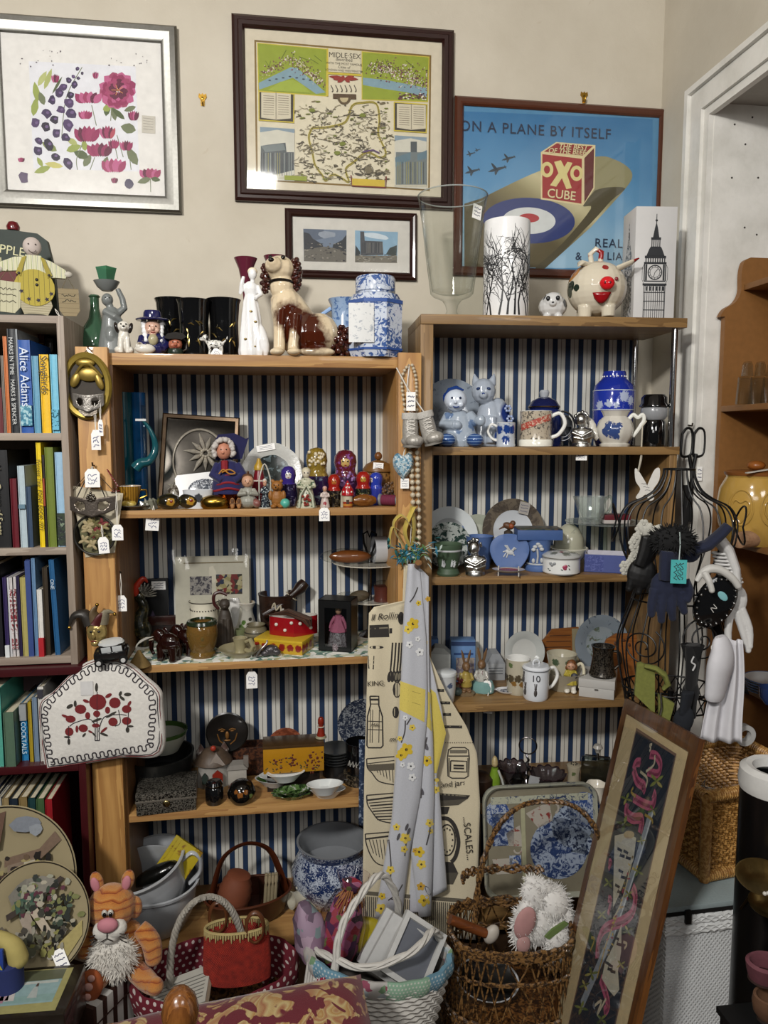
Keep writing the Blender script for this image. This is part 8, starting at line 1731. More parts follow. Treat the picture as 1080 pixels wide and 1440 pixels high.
MB(k).la([(0,0),(34,0),(38,6),(46,30),(49,54),(46,78),(40,90),(38,94),(39,97),(36,97),(0,96)],40).bu('body',pl_('ad8a44',.15,0,.1,30,0,.5),t);MB(k).la([(0,97),(40,97),(41,101),(36,103),(0,103)],36).bu('lid',pl_('7a4a20',.4),t);MB(k).ell((0,0,110),(12,12,7)).bu('knob',pl_('8a5020',.35),t,'wooden knob')
rz_=lambda z:46+3*sin((z-30)/48*PI)
for ai in(-PI/2-.95,-PI/2-.1,-PI/2+.75):
 b=MB(k);q=lambda x,z:((rz_(z)+.2)*cos(ai+x/48),(rz_(z)+.2)*sin(ai+x/48),z)
 b.tu([q(16*cos(u),54+24*sin(u))for u in[TP*i/28 for i in range(28)]],1.3,6,True).tu([q(x*.8,54+z*.8)for x,z in sp_(ht+[ht[0]],4)[:-1]],1.3,6,True);b.bu('embossed_heart',pl_('ad8a44',.15,0,.1,30,0,.5),t)
MB(k).box((-22,-36,104),(34,5,1.4),(0,-8,0)).bu('price_label',pl_('b9b5ab',.8),t)
t,k=dput('rolling_pin','pale wooden rolling pin lying on the dresser shelf','rolling pin',1062,1.80,Z2,0)
MB(k).la([(0,0),(11,0),(12,2),(12,140),(0,140)],24,(-25,0,12),M=Euler((0,R(90),R(26))).to_matrix()).bu('roller',wood('86644a','a58264','x',20,.6,0),t)
for i in range(5):
 t,k=dput('plate',['lowest','second lowest','middle','second highest','topmost'][i]+' of the stacked white plates with blue rims on the dresser','plate',1082,1.84,Z3+i*.0072,group='stacked plates on the dresser');MB(k).la([(0,0),(22,0),(33,3),(33.4,4.2),(22,2),(0,1.6)],36).bu('plate',gz_('a9abad'),t);MB(k).tu([(33*cos(u),33*sin(u),4)for u in[TP*j/36 for j in range(36)]],.7,6,True).bu('blue_rim',pl_('3c5580',.2),t)
t,k=dput('bowl','dark blue bowl at the right edge of the lower dresser shelf','bowl',1083,1.75,Z3);MB(k).la([(0,0),(8,0),(15,10),(16,24),(15,24),(12,8),(0,4)],24).bu('bowl',pl_('26365f',.15,0,.1,40,0,.4),t)
p=PY(968,600,yo+.03);p=PX(972,604,XR-.03);t=th_('fire_tongs','black iron tongs with looped handles hanging on the door casing','tongs',p,0);k=KK(p)
IR=pl_('131313',.45,.4,.2,60);b=MB(k)
for s,x0 in((-1,-6),(1,12)):b.tu(sp_([(x0-7,0,-6),(x0-8,0,-34),(x0,0,-38),(x0+8,0,-32),(x0+8,0,-4),(x0,0,2),(x0-7,0,-6)],4),1.8,8)
b.tu(sp_([(-2,-1,-36),(3,-2,-70),(-4,-2,-110)],4),2.6,8).tu(sp_([(8,-1,-34),(2,-3,-72),(2,-3,-130)],4),2.6,8).bu('tongs',IR,t);MB(k).tu([(0,8,6),(0,-2,5),(0,-3,9)],1.2,6).bu('hook',me_('6d655a',.4),t)
MB(k).pr_([(-8,-78),(6,-78),(-2,-140),(-8,-150)],-4,0).bu('black_cloth',pl_('0e0e10',.8),t);sticker(t,(13*k,-4*k,-62*k),8*k,20*k)
# WIRE DRESS FORM
YM_=1.72;pm0=PY(942,990,YM_);t=th_('dress_form','black wire dress form hung with gloves in front of the oak unit','dress form',V((pm0.x,pm0.y,0)),-20);k=KK(pm0);zb=pm0.z/k
PR=[(0,60,44),(14,62,46),(30,66,50),(60,72,54),(90,74,56),(120,66,50),(150,56,42),(170,53,40),(190,58,42),(215,70,46),(240,76,44),(262,76,38),(280,66,32),(290,46,28),(302,30,24),(320,21,20),(330,20,19)]
WIRE=pl_('0f0f10',.4,.3)
def prof_at(z):
 for(z0,a0,b0),(z1,a1,b1)in zip(PR,PR[1:]):
  if z<=z1:f=(z-z0)/(z1-z0);return a0+(a1-a0)*f,b0+(b1-b0)*f
 return PR[-1][1:]
for i in range(18):
 a=TP*(i+.5)/18;pts=sp_([(pa*cos(a),pb*sin(a),zb+z)for z,pa,pb in PR],3);MB(k).tu(pts,1.1,6).bu('upright_wire',WIRE,t)
for z in(0,26,150,330):pa,pb=prof_at(z);MB(k).tu([(pa*cos(u),pb*sin(u),zb+z)for u in[TP*i/40 for i in range(40)]],1.3,6,True).bu('hoop',WIRE,t)
b=MB(k)
for i in range(28):
 for s in(-1,1):
  u0,u1=TP*i/28,TP*(i+s)/28;a0,b0=prof_at(0);a1,b1=prof_at(26);b.tu([(a0*cos(u0),b0*sin(u0),zb),(a1*cos(u1),b1*sin(u1),zb+26)],.9,5)
b.bu('lattice_band',WIRE,t)
for s in(-1,1):
 MB(k).tu([(s*(78+7*abs(sin(u))),24*cos(u),zb+255+26*sin(u))for u in[TP*i/24 for i in range(24)]],1.3,6,True).bu('arm_hoop',WIRE,t)
def spiral(cx,cz,r,s):
 pts=[]
 for i in range(46):q=i/45;a=s*q*4.6*PI+1;rr=r*(1-q)+3;x=cx+rr*cos(a);z=cz+rr*sin(a);pa,pb=prof_at(z);pts.append((x,-pb*sqrt(max(.05,1-(x/(pa+2))**2))-1.5,zb+z))
 MB(k).tu(pts,1.1,6).bu('scroll',WIRE,t)
spiral(30,106,27,1);spiral(-44,92,24,-1)
MB(k).tu([(0,0,12),(0,0,zb+20)],4,12).bu('pole',WIRE,t);MB(k).la([(0,0),(50,0),(50,4),(10,12),(0,12)],30).bu('base',WIRE,t)
for sx in(-1,1):MB(k).tu([(0,0,zb+14),(sx*60,0,zb+13)],1.6,6).bu('cross_bar',WIRE,t)
def on_form(name,label,cat,px,py,Y=1.62,rz=-18):p=PY(px,py,Y);t=th_(name,label,cat,p,rz);return t,KK(p)
def glove(name,label,px,py,Y,m,cuff,palm,fingers,cuffm=None,r=9,cat='glove',rm=.0018):
 t,k=on_form(name,label,cat,px,py,Y);b=MB(k)
 n=len(cuff);b.tu(cuff,[r*(1.15-.25*i/(n-1))for i in range(n)],12,flat=.55);b.ell(palm[0],palm[1],palm[2]if len(palm)>2 else None)
 for f in fingers:b.tu(sp_(f,3),[r*.42*(1-.35*i/((len(f)-1)*3))for i in range((len(f)-1)*3+1)],8).ell(f[-1],r*.29)
 b.bu('glove',m,t,rm_=rm);return t,k
NV=pl_('141a30',.9,0,.25,150,.2,0,.1);BKL=pl_('0d0d0e',.5,0,.3,90,.2)
t,k=glove('glove','navy glove with black fur cuff hanging fingers down at the front',942,780,1.58,NV,[(2,0,6),(0,0,-20),(-1,0,-36)],((-1,0,-44),(24,9,22)),[[(-18,0,-50),(-22,-1,-72),(-22,0,-86)],[(-7,0,-56),(-9,-2,-78),(-8,0,-94)],[(5,0,-56),(5,-2,-78),(7,0,-90)],[(16,0,-52),(19,0,-70),(22,0,-80)],[(20,-2,-36),(27,-4,-50),(25,-4,-62)]],r=19)
rnd=Rn(7);b=MB(k);b.ell((2,0,20),(31,14,20))
for i in range(420):
 u=rnd.u(-1,1);a=rnd.u(0,2*PI);q=sqrt(1-u*u);d=V((q*cos(a),q*sin(a),u));p0=V((2+31*d.x,14*d.y,20+20*d.z));p1=p0+d*6+V((rnd.u(-2,2),rnd.u(-2,2),rnd.u(-3,2)));b.tu([p0,p1],[1.2,.2],3)
b.bu('fur_cuff',pl_('09090b',.9),t,'black fur cuff')
tg=MB(k);tg.box((8,-22,-20),(21,.8,33));tg.bu('label',pl_('3f9c9c',.6),t,'turquoise paper label');q=MB(k);q.M=Matrix.Translation(V((8,-22.6,-20))*k)
for i in range(3):q.line([(-4+i*4+2.6*sin(j*2.2+i),12-j*2.6)for j in range(10)],1.2,0)
q.bu('writing',pl_('1d2a30',.7),t);MB(k).tu([(8,-22,-4),(10,-16,16),(9,-14,34)],.7,5).bu('label_string',pl_('a9b5b3',.8),t)
t,k=glove('glove','second navy glove draped to the right over the wire shoulder',985,768,1.6,NV,[(-10,0,-6),(10,0,2),(26,0,18),(36,0,30)],((-14,0,-10),(15,7,14)),[],r=14)
t,k=glove('glove','black quilted leather glove behind the fur cuff, at the left',905,785,1.61,BKL,[(10,0,30),(4,0,4),(-2,0,-12)],((-2,0,-22),(20,9,24),(0,14,0)),[[(-14,0,-28),(-18,0,-44)],[(-2,0,-30),(-5,0,-48)],[(10,0,-28),(10,0,-46)]],r=17)
t,k=on_form('lace_trim','white crochet flower trim hanging at the left of the dress form','lace',897,765,1.63);b=MB(k)
rnd=Rn(4)
for i in range(11):
 x,z=10-i*2.6+rnd.u(-6,6),28-i*6.6
 for j in range(6):a=j*PI/3;b.ell((x+4.4*cos(a),-1,z+4.4*sin(a)),(3.6,1.6,3.6),None,8,5)
 b.ell((x,-2.4,z),2,None,8,5)
for i in range(5):b.ell((4+5*i,-2,22-3*(i%2)),(5,2.4,9),(0,20*i-30,0),8,5)
b.bu('lace',pl_('a9a79e',.9,0,.15,200,.3),t)
WS=pl_('c6c5c3',.55,0,.1,60,.1)
t,k=glove('glove','long white satin glove with ruched wrist on the right side',1030,800,1.62,WS,[(-22,0,44),(-8,0,26),(2,0,0),(6,0,-28)],((9,0,-44),(13,7,20)),[[(0,0,-58),(-2,0,-92),(2,0,-120)],[(8,0,-60),(18,0,-90),(26,0,-116)],[(14,0,-56),(26,0,-84),(28,0,-110)]],r=15)
b=MB(k)
for i in range(9):z=22-i*5;b.tu([(-14+i*1.7+14*cos(a),9*sin(a)-1,z)for a in[TP*j/16 for j in range(16)]],1.8,6,True)
b.bu('ruching',WS,t)
t,k=on_form('glove','white kid glove with curled fingers over the studded purse','glove',1004,806,1.585);b=MB(k)
b.tu(sp_([(-18,0,-2),(-6,0,6),(10,0,4),(26,0,-8),(34,0,-20)],4),[5,5.6,6,6.4,6.6,6.6,6.4,6.2,6,6,5.8,5.6,5.4,5.2,5,4.8,4][:17],10).tu([(-14,-4,2),(-8,-8,-10),(-4,-9,-22)],[5.4,5,4.2],8).ell((-4,-9,-23),4.2).tu([(-18,-2,-2),(-24,-4,-12)],[4.6,3.8],8).bu('glove',pl_('b5b3ae',.5,0,.08,60),t,rm_=.0015)
t,k=on_form('studded_purse','black oval studded leather purse with pale blue sticker','purse',1006,846,1.6);t.rotation_euler=(0,R(26),R(-20))
MB(k).la([(0,5),(18,5),(25,2),(26,-2),(20,-5),(0,-5)],36,sx=1,M=Mx@Matrix.Diagonal((1,1.6,1))).bu('body',BLK,t)
b=MB(k)
for i in range(22):a=TP*i/22;b.ell((22*cos(a),-5,35*sin(a)),2,None,8,5)
b.bu('studs',me_('8c8c8c',.3),t,'silver studs');b=MB(k);b.ell((3,-6,12),(8,.8,5),(0,20,0));b.bu('sticker',pl_('6fa3a8',.7),t,'pale blue oval sticker')
b=MB(k);b.tu(sp_([(-2,-6,-4),(4,-8,-7),(-3,-8,-10),(3,-8,-14)],4),.6,5);b.bu('bow',pl_('b5b3ae',.7),t)
t,k=on_form('scarf','thin black chiffon scarf trailing from the purse down the right side','scarf',1030,930,1.66)
MB(k).grid(lambda u,v:((-24+v*34)+(u-.5)*(12+v*16),4*sin(u*7+v*3),54-v*100),10,20).bu('cloth',pl_('0e0d0e',.9),t,solid=.001)
t,k=on_form('lace_sleeve','sheer white chiffon blouse sleeve hanging above the wicker hamper','blouse',1022,960,1.58)
CHF=pl_('c3c2c6',.8,0,.08,40,.1)
MB(k).tu(sp_([(-12,0,66),(-8,0,40),(-12,0,8),(-16,0,-26)],5),[9,13,16,18,20,22,23,24,24,23,22,21,20,19,18,15],16,flat=.6).bu('sleeve',CHF,t)
MB(k).grid(lambda u,v:((-14-14*v)+(u)*(34+22*v)+2*sin(v*5),8+5*sin(u*16),60-v*150),30,20).bu('skirt',CHF,t,solid=.001);MB(k).tu(sp_([(-14,-4,66),(-24,-6,52),(-20,-8,44)],4),.9,5).bu('ribbon',pl_('b5b3ae',.7),t)
t,k=on_form('suede_purse','folded olive green suede bag hung low on the dress form','bag',915,965,1.63)
GS=pl_('686b32',.9,0,.25,120,.2)
MB(k).pr_([(-20,32),(-14,34),(4,26),(6,-38),(-22,-12)],-5,3).bu('flap',GS,t);MB(k).tu([(-10,-4,30),(4,-6,28),(16,-6,20),(22,-5,6),(16,-4,-2)],[6,8,9,8,5],10,flat=.5).bu('fold',GS,t);MB(k).pr_([(10,-10),(32,-22),(26,-50),(12,-46)],-4,3).bu('lower_fold',GS,t);MB(k).tu([(12,-8,-6),(14,-9,-26),(12,-9,-38)],1.4,6).bu('zip',me_('a3a19a',.3),t,'pale zip')
t,k=glove('glove','black velvet glove with flared cuff and white clip, hanging low',973,930,1.6,pl_('0b0b0d',.95,0,.2,100,.1,0,.1),[(0,0,24),(1,0,8),(1,0,-20),(0,0,-40)],((0,0,-46),(12,7,18)),[[(-6,0,-58),(-8,0,-78)],[(4,0,-58),(5,0,-80)]],r=13);MB(k).la([(9,0),(16,24),(14,24)],20,(0,0,0),sy=.7).bu('cuff',pl_('0b0b0d',.95),t);MB(k).tu(sp_([(0,-10,10),(-3,-11,2),(2,-11,-2),(-1,-11,-10)],4),1.2,6).bu('clip',pl_('b5b5b5',.3),t,'white clip')
t,k=glove('glove','dark slate cloth glove at the bottom of the dress form',962,998,1.585,pl_('14181f',.9,0,.25,100,.2),[(4,0,26),(2,0,8),(0,0,-6)],((0,0,-14),(14,8,20),(0,10,0)),[[(-8,0,-24),(-10,0,-34)],[(6,0,-24),(5,0,-36)]],r=11)
# HAMPER, WICKER BASKET, SAMPLER, BLACK STOOL
ZH=.5;c0=PZ(938,1276,ZH);WH,DH=.36,.27
t=th_('laundry_hamper','white woven laundry hamper with braided lid edge','hamper',V((c0.x,c0.y,0)),2);
def weave(b,x0,x1,y0,y1,z0,z1,nrow,amp,r,n_up,taper=0):
 per=[(x0,y0),(x1,y0),(x1,y1),(x0,y1)];Ls=[x1-x0,y1-y0,x1-x0,y1-y0];tot=sum(Ls)
 for j in range(nrow):
  z=z0+(z1-z0)*(j+.5)/nrow;pts=[];N=n_up*2;g=taper*(j/nrow)
  for i in range(N):
   d=tot*i/N;s=0
   while d>Ls[s]:d-=Ls[s];s+=1
   a,c=V(per[s]),V(per[(s+1)%4]);p=a+(c-a).normalized()*d;nn=V(((c-a).y,-(c-a).x)).normalized();off=amp*(1 if(i+j)%2 else-1)+g;pts.append((p.x+nn.x*off,p.y+nn.y*off,z))
  b.tu(pts,r,5,True,flat=1)
hs=pl_('c6c8c9',.6,0,.08,80)
b=MB();weave(b,.004,WH-.004,.004,DH-.004,.02,ZH-.07,66,.0012,.0034,120);b.bu('woven_sides',hs,t)
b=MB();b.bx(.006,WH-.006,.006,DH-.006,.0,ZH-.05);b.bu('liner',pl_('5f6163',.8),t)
for zz in(ZH-.055,ZH-.033):
 b=MB();per=[]
 for i in range(80):
  d=2*(WH+DH)*i/80;per.append((d,0)if d<WH else((WH,d-WH)if d<WH+DH else((2*WH+DH-d,DH)if d<2*WH+DH else(0,2*(WH+DH)-d))))
 for ph in(0,2.09,4.19):b.tu([(x,y,zz+.008*sin(i*PI/2+ph))for i,(x,y)in enumerate(per)],.0065,6,True)
 b.bu('braided_edge',pl_('cfd1d1',.6),t,'plaited white edge')
b=MB();b.bx(-.004,WH+.004,-.004,DH+.004,ZH-.02,ZH-.012);b.bu('black_gap',pl_('101010',.6),t);b=MB();b.bx(-.003,WH+.003,-.003,DH+.003,ZH-.012,ZH,.002);b.bu('lid',pl_('8d9a9c',.6,0,.12,200,.3),t,'pale grey-green lid')
for x in(.045,.2):b=MB();b.box((x,-.008,ZH-.022),(.014,.008,.03),None,.002);b.bu('clasp',pl_('121212',.5),t,'black clasp')
cA=PZ(990,1238,ZH+.004);cR=PZ(1048,1226,ZH+.004);cL=PZ(953,1207,ZH+.004)
e1=(cR-cA).normalized();an=math.degrees(math.atan2(e1.y,e1.x));k=KK(cA)
t=th_('wicker_basket','deep golden wicker basket with red ribbon on the white hamper','basket',cA,an)
BWX,BWY,BHT=.26,.20,.215
WK=so_('76501f','ba8d50',130,.5,.45,coat=.15);WK2=so_('8f6430','b48c52',130,.5,.45,coat=.15)
b=MB();weave(b,.006,BWX-.006,.006,BWY-.006,.016,BHT-.016,24,.0035,.0042,48,.018);b.bu('woven_sides',WK,t)
for zz,g,nm in((.01,0,'bottom_band'),(BHT-.006,.02,'rim')):
 b=MB();P4=[(-g,-g),(BWX+g,-g),(BWX+g,BWY+g),(-g,BWY+g)]
 for i in range(4):
  a,c=V(P4[i]),V(P4[(i+1)%4]);n=int((c-a).length/.0062)
  for j in range(n):p=a+(c-a)*(j+.5)/n;d=(c-a).normalized();nrm=V((d.y,-d.x));b.tu([(p.x+nrm.x*.011*cos(q),p.y+nrm.y*.011*cos(q),zz+.011*sin(q))for q in[TP*m/10 for m in range(10)]],.0034,5,True)
 b.bu(nm,WK2,t,'bound wicker edge')
for(x,y,g)in((0,0,-.009),(BWX,0,.009),(0,BWY,-.009),(BWX,BWY,.009)):b=MB();b.tu([(x,y,0),(x*(1)+(g*1.6),y+(-.014 if y==0 else .014),BHT)],[.012,.014],10);b.bu('corner_post',WK2,t)
b=MB();b.bx(.008,BWX-.008,.008,BWY-.008,0,.006);b.bu('bottom',WK,t)
b=MB();b.box((.13,-.021,BHT-.012),(.07,.006,.03));b.box((.13,-.006,BHT+.008),(.07,.03,.003));b.bu('ribbon',pl_('7d0a16',.4,0,.1,40),t,'red satin ribbon')
b=MB();b.tu([(.05+.02*sin(i*1.3),.06+.03*cos(i*.9),.15+.001*i)for i in range(40)],.0012,5);b.bu('wire_tangle',pl_('6d6a66',.4,.5),t)
tb0=t.location.copy()
t=th_('tape_roll','roll of white tape lying behind the wicker basket rim','tape',PY(1046,1033,1.62),0);k=KK(t.location);MB(k).la([(8,-5),(15,-5),(15,5),(8,5),(8,-5)],28,M=Mx).bu('roll',pl_('a5a5a3',.5),t)
P0=V((.87309415,1.75,.83383803));A=V((-.06675078,-.44826066,.0800094));B=V((-.22303514,-.10758471,-.78673667));B=(B-A*(B.dot(A)/A.dot(A)));Wf=A.length;ex=A.normalized();ez=-B.normalized();ey=ez.cross(ex);Lf=P0.z/ez.z-.005
M4=Matrix((ex,ey,ez)).transposed().to_4x4();M4.translation=P0
t=th_('framed_sampler','tall wood framed embroidery of pink ribbon and scroll leaning on the hamper','picture',(0,0,0));t.matrix_basis=M4
nrm=ey if(CAM-P0).dot(ey)<0 else-ey;s_=1 if(CAM-P0).dot(ey)<0 else-1
if s_<0:M4=Matrix((ex,-ey,ez)).transposed().to_4x4()
WF=wood('331b0c','5f3a18','z',20,.35,.25)
b=MB();frame_ring(b,0,Wf,-Lf,0,[(0,-.008),(0,.0035),(.012,.0046),(.03,.004),(.036,.003)]);b.bu('frame',WF,t,ang=20)
def fuv(px,py):
 r=ray(px,py);n=ey;q=CAM+r*((P0-CAM).dot(n)/r.dot(n))-P0;return(q.dot(ex),q.dot(ez))
b=MB();b.bx(.03,Wf-.03,-.0025,-.001,-Lf+.03,-.03);b.bu('mount',pl_('b3a27e',.8),t,'cream mount')
a=Art((0,0,0),0,[],.9,fn=fuv);a.M=Matrix.Translation((0,-.0028,0));a.z(800,980,3.13)
u0,v0=fuv(800+303/3.13,980+150/3.13);u1,v1=fuv(800+472/3.13,980+262/3.13);ul=.095
def rectm(x0,x1,z0,z1,c):y=a.ci(c);a.flat([(x0,z0),(x1,z0),(x1,z1),(x0,z1)],y)
rectm(u0-.006,u1+.006,-Lf+.09,v0+.006,'5d4a44');rectm(u0,u1,-Lf+.096,v0,'131d2a')
PK1,PK2,CRM2,OLV,SIL2='9a4a66','6d2a44','a8a596','55602a','77808a'
a.rb_([(372,495),(300,740),(200,1040),(60,1360)],22,SIL2).rb_([(378,500),(306,745),(206,1045)],5,'a9b0b5')
for pts,w in(([(352,330),(395,340),(408,300),(390,262),(362,255)],16),([(290,320),(300,292),(320,290)],16),([(290,320),(305,370),(335,395),(330,420)],17),([(290,445),(330,470),(372,480),(382,440),(376,425)],16),([(262,470),(258,510),(285,535),(325,540),(318,600)],18),([(130,1150),(135,1080),(165,1020),(240,990),(285,950),(298,880),(285,840)],18),([(145,1240),(165,1300),(178,1360),(160,1390)],18),([(178,960),(190,900),(178,890)],12),([(180,760),(190,730),(180,725)],10)):a.rb_(sp_(pts,5),w,PK1);a.rb_(sp_([(x+3,y+3)for x,y in pts],5),w*.35,PK2)
a.poly([(207,612),(260,600),(302,622),(290,720),(262,780),(232,860),(200,930),(202,780)],CRM2).poly([(238,1000),(236,1120),(222,1210),(228,1290),(205,1320),(180,1290),(150,1240),(165,1170),(205,1090)],CRM2).blob(270,608,24,18,'9c8a68')
for x,y in((235,680),(262,690),(240,775),(225,840),(182,1180),(195,1190),(222,1070)):a.rb_([(x-16,y-12),(x+4,y),(x-6,y+18),(x+16,y+24)],5,'22242a')
for x,y,r in((392,372,26),(258,450,20),(250,560,26),(375,500,18),(325,635,14),(180,820,18),(150,960,18),(265,1030,18),(235,1180,16),(75,1270,18),(105,1220,22),(60,1370,22),(150,1420,20),(310,770,20),(268,870,16)):
 for i in range(4):q=i*PI/2+x;a.leaf(x,y,x+r*1.5*cos(q),y+r*1.5*sin(q),r*.28,rc([OLV,'6d7438','3c4a26','8a8448']))
for pts in([(360,240),(366,228),(362,214),(372,212)],[(345,330),(380,300),(384,258)],[(290,400),(280,420),(300,440)],[(340,520),(370,540),(375,560)],[(250,1110),(262,1090),(246,1080)],[(100,1120),(118,1070),(104,1060)],[(120,1360),(150,1340),(130,1400),(170,1330)],[(320,330),(350,360),(345,400)],[(280,740),(240,900),(200,980)],[(215,970),(170,1090),(130,1240)]):a.rb_(sp_(pts,4),5,rc(['a39c84','8f7a3a','a8a08c']))
for i in range(26):q=i/25;a.blob(300-130*q+ru(-18,18),720+420*q+ru(-14,14),8,4,rc(['8f7430','a8924a','6d5a28','7d2a40']),ru(0,180),6)
a.done('embroidery',t,'dark blue embroidered panel');b=MB();b.bx(.032,Wf-.032,-.0042,-.0039,-Lf+.032,-.032);b.bu('glass_pane',tg_('ffffff','f2f4f4',.01),t)
pb=PZ(1076,1075,.78);t=th_('tall_bin','tall glossy black bin with a white rim at the right edge','bin',V((PY(1090,1100,1.25).x,1.25,0)));k=KK(PY(1090,1100,1.25));ztb=PY(1090,1100,1.25).z
MB(k).la([(0,0),(42,0),(45,10),(45,ztb/k),(0,ztb/k)],40).bu('body',pl_('060607',.3),t);MB(k).la([(46,ztb/k-10),(48,ztb/k),(46,ztb/k+18),(38,ztb/k+24),(30,ztb/k+22),(28,ztb/k+10)],40).bu('rim',pl_('b5b4b1',.7,0,.1,80,.2),t,'white padded rim')
for i,(px,py,lb,r)in enumerate(((1072,1235,'upper of two shallow brass dishes at the right edge',38),(1082,1272,'lower of two shallow brass dishes at the right edge',30))):
 p=PY(px,py,1.16);t=th_('brass_dish',lb,'dish',p,rot=(22,0,0),group='brass dishes');k=KK(p);MB(k).la([(0,-8),(r*.6,-7),(r,2),(r*1.02,3),(r*.95,3),(r*.55,-4),(0,-5)],36,sy=.8).bu('dish',me_('8a7448',.28),t);MB(k).tu([(0,30,-3),(2,42,-40-30*i)],2,6).bu('bracket',me_('5a4a2c',.35),t)
 if i==0:b=MB(k);[b.ell((-14+5*j,-26,5),3,None,8,6)for j in range(6)];b.bu('pearl_trim',pl_('b0aca4',.3),t)
p=PY(1076,1375,1.14);t=th_('shoe','old rose pink shoe at the lower right edge','shoe',p,rot=(10,0,-20));k=KK(p)
MB(k).la([(22,0),(26,14),(28,26),(24,30),(21,26),(19,4)],26,sy=.7).bu('upper',pl_('5a3038',.8,0,.25,100,.2),t);MB(k).la([(0,-3),(23,-3),(22,1),(0,1)],24,sy=.7).bu('sole',pl_('2a1714',.7),t)
p=PY(1084,1410,1.14);t=th_('shoe','tan leather shoe under the pink one at the lower right edge','shoe',p,rot=(10,0,-20));MB(k).la([(14,-28),(22,-16),(25,0),(24,12),(20,12),(18,-10),(10,-22)],26,sy=.7).bu('upper',pl_('5d4230',.6,0,.2,80),t);MB(k).la([(0,-31),(16,-31),(15,-27),(0,-27)],22,sy=.7).bu('sole',pl_('21160f',.7),t)
q=t.location;zr_=q.z-.056;t=th_('shoe_rack','black rack carrying the two shoes at the lower right edge','rack',V((q.x,q.y,0)))
MB().bx(-.06,.12,-.06,.07,zr_-.012,zr_,.001).bu('shelf',pl_('0d0d0e',.5),t)
for x in(-.05,.11):MB().bx(x-.006,x+.006,.05,.062,0,zr_-.012).bu('upright',pl_('0d0d0e',.5),t)
# BOTTOM PINE SHELF
zt=zP['bot']+.0004
EN=pl_('a9acb0',.18,0,.06,30,0,.4)
def bowlprof(r,h,th=1.6):return[(0,0),(r*.62,0),(r*.74,h*.06),(r*.93,h*.45),(r*.98,h*.9),(r*1.05,h*.95),(r*1.06,h),(r*1.0,h+.4),(r*.94,h*.9),(r*.88,h*.45),(r*.68,h*.1),(0,h*.07)]
t,k=pz_('enamel_basin','lower of the two stacked grey-white enamel bowls','bowl',222,1300,zt)
MB(k).la(bowlprof(56,66),44).bu('bowl',EN,t)
t.location.y=max(t.location.y,2.10);b0=t.location.copy();kb=k
t=th_('enamel_pot','upper tilted enamel chamber pot with side handle and yellow packets inside','pot',b0+V((0,0,34))*kb,rot=(8,-14,0));k=kb
MB(k).la(bowlprof(54,66),44).bu('bowl',EN,t);MB(k).tu(sp_([(50,0,52),(66,0,60),(74,0,48),(68,0,26),(50,0,14)],5),5,10,flat=.6).bu('handle',EN,t)
MB(k).tu([(57*cos(u),57*sin(u),65.6)for u in[TP*i/44 for i in range(44)]],1.2,8,True).bu('rim',pl_('a3a5a6',.15,0,.05,30,0,.4),t)
t=th_('lid','enamel lid leaning upright inside the tilted pot','lid',b0+V((-14,22,78))*kb,rot=(-62,-14,0));MB(k).la([(0,8),(20,6),(44,0),(46,-2),(44,-3),(0,3)],40).bu('lid',EN,t)
for i in range(3):
 t=th_('packet',['back','middle','front'][i]+' of the bright yellow paper packets sticking out of the enamel pot','packet',b0+V((22+5*i,4-7*i,88))*kb,rot=(-12,34,-10),group='yellow packets');MB(k).bx(-17,17,-1.4,1.4,-34,34,.3).bu('packet',so_('a8951a','7d5a12',40,.6,.5),t)
t=th_('black_packet','crumpled black plastic packet inside the tilted enamel pot','packet',b0+V((2,-14,84))*kb,rot=(0,-24,0))
b=MB(k);b.ell((0,0,0),(34,14,10));b.bu('packet',pl_('0c0d0c',.2,0,.3,60,.5,.3),t)
t,k=pz_('leather_basket','brown oval leather trug with tall strap handle','basket',350,1288,zt,turn=8);LT=pl_('37170c',.35,0,.25,50,.1,.3)
MB(k).la([(0,0),(44,0),(52,8),(60,34),(61,36),(59,36),(50,10),(0,3)],44,sy=.62).bu('basket',LT,t);MB(k).tu([(60*cos(u),37*sin(u),36)for u in[TP*i/44 for i in range(44)]],1.8,8,True).bu('stitched_rim',pl_('4a2412',.4),t)
MB(k).tu(sp_([(-52,6,18),(-44,6,60),(-30,6,92),(0,6,104),(30,6,90),(46,6,54),(54,6,22)],5),7,10,flat=.3).bu('handle',pl_('47200f',.35,0,.2,50,0,.3),t)
lb=t.location.copy()
t=th_('clay_pot','ridged terracotta pot lying in the leather trug','pot',lb+V((-26,-10,10))*k,rot=(0,14,10))
b=MB(k);b.la([(0,0),(14,0)]+[(15+7*sin(i/11*PI)+(1.4 if i%2 else 0),4+i*5)for i in range(12)]+[(10,62),(0,60)],28);b.bu('pot',pl_('6d3a24',.7,0,.15,60),t)
for i in range(8):t=th_('wooden_peg','pale wooden dolly peg in the leather trug, '+['far left','second from left','third from left','fourth from left','fifth from left','sixth from left','second from right','far right'][i]+' of the bundle','peg',lb+V((22+4.6*(i%4),-8-5*(i//4),10))*k,rot=(-8,4,0),group='wooden pegs');MB(k).tu([(0,0,0),(0,0,36),(0,0,40),(0,0,46),(0,0,52)],[2.4,2.4,1.6,2.8,2],8).bu('peg',pl_('8f8268',.6),t)
t=th_('plastic_bag','crinkled clear bag around the wooden pegs','bag',lb+V((29,-10,34))*k);MB(k).la([(12,-24),(14,-10),(13,10),(16,26),(14,26)],18,wob=lambda a,z:1+.08*sin(5*a+z)).bu('bag',tg_('f2f3f2','c9cccb',.08),t)
t=th_('wooden_egg','pale wooden egg in the leather trug','egg',lb+V((4,-16,12))*k);MB(k).ell((0,0,0),(11,9,9)).bu('egg',pl_('8f7a50',.5),t)
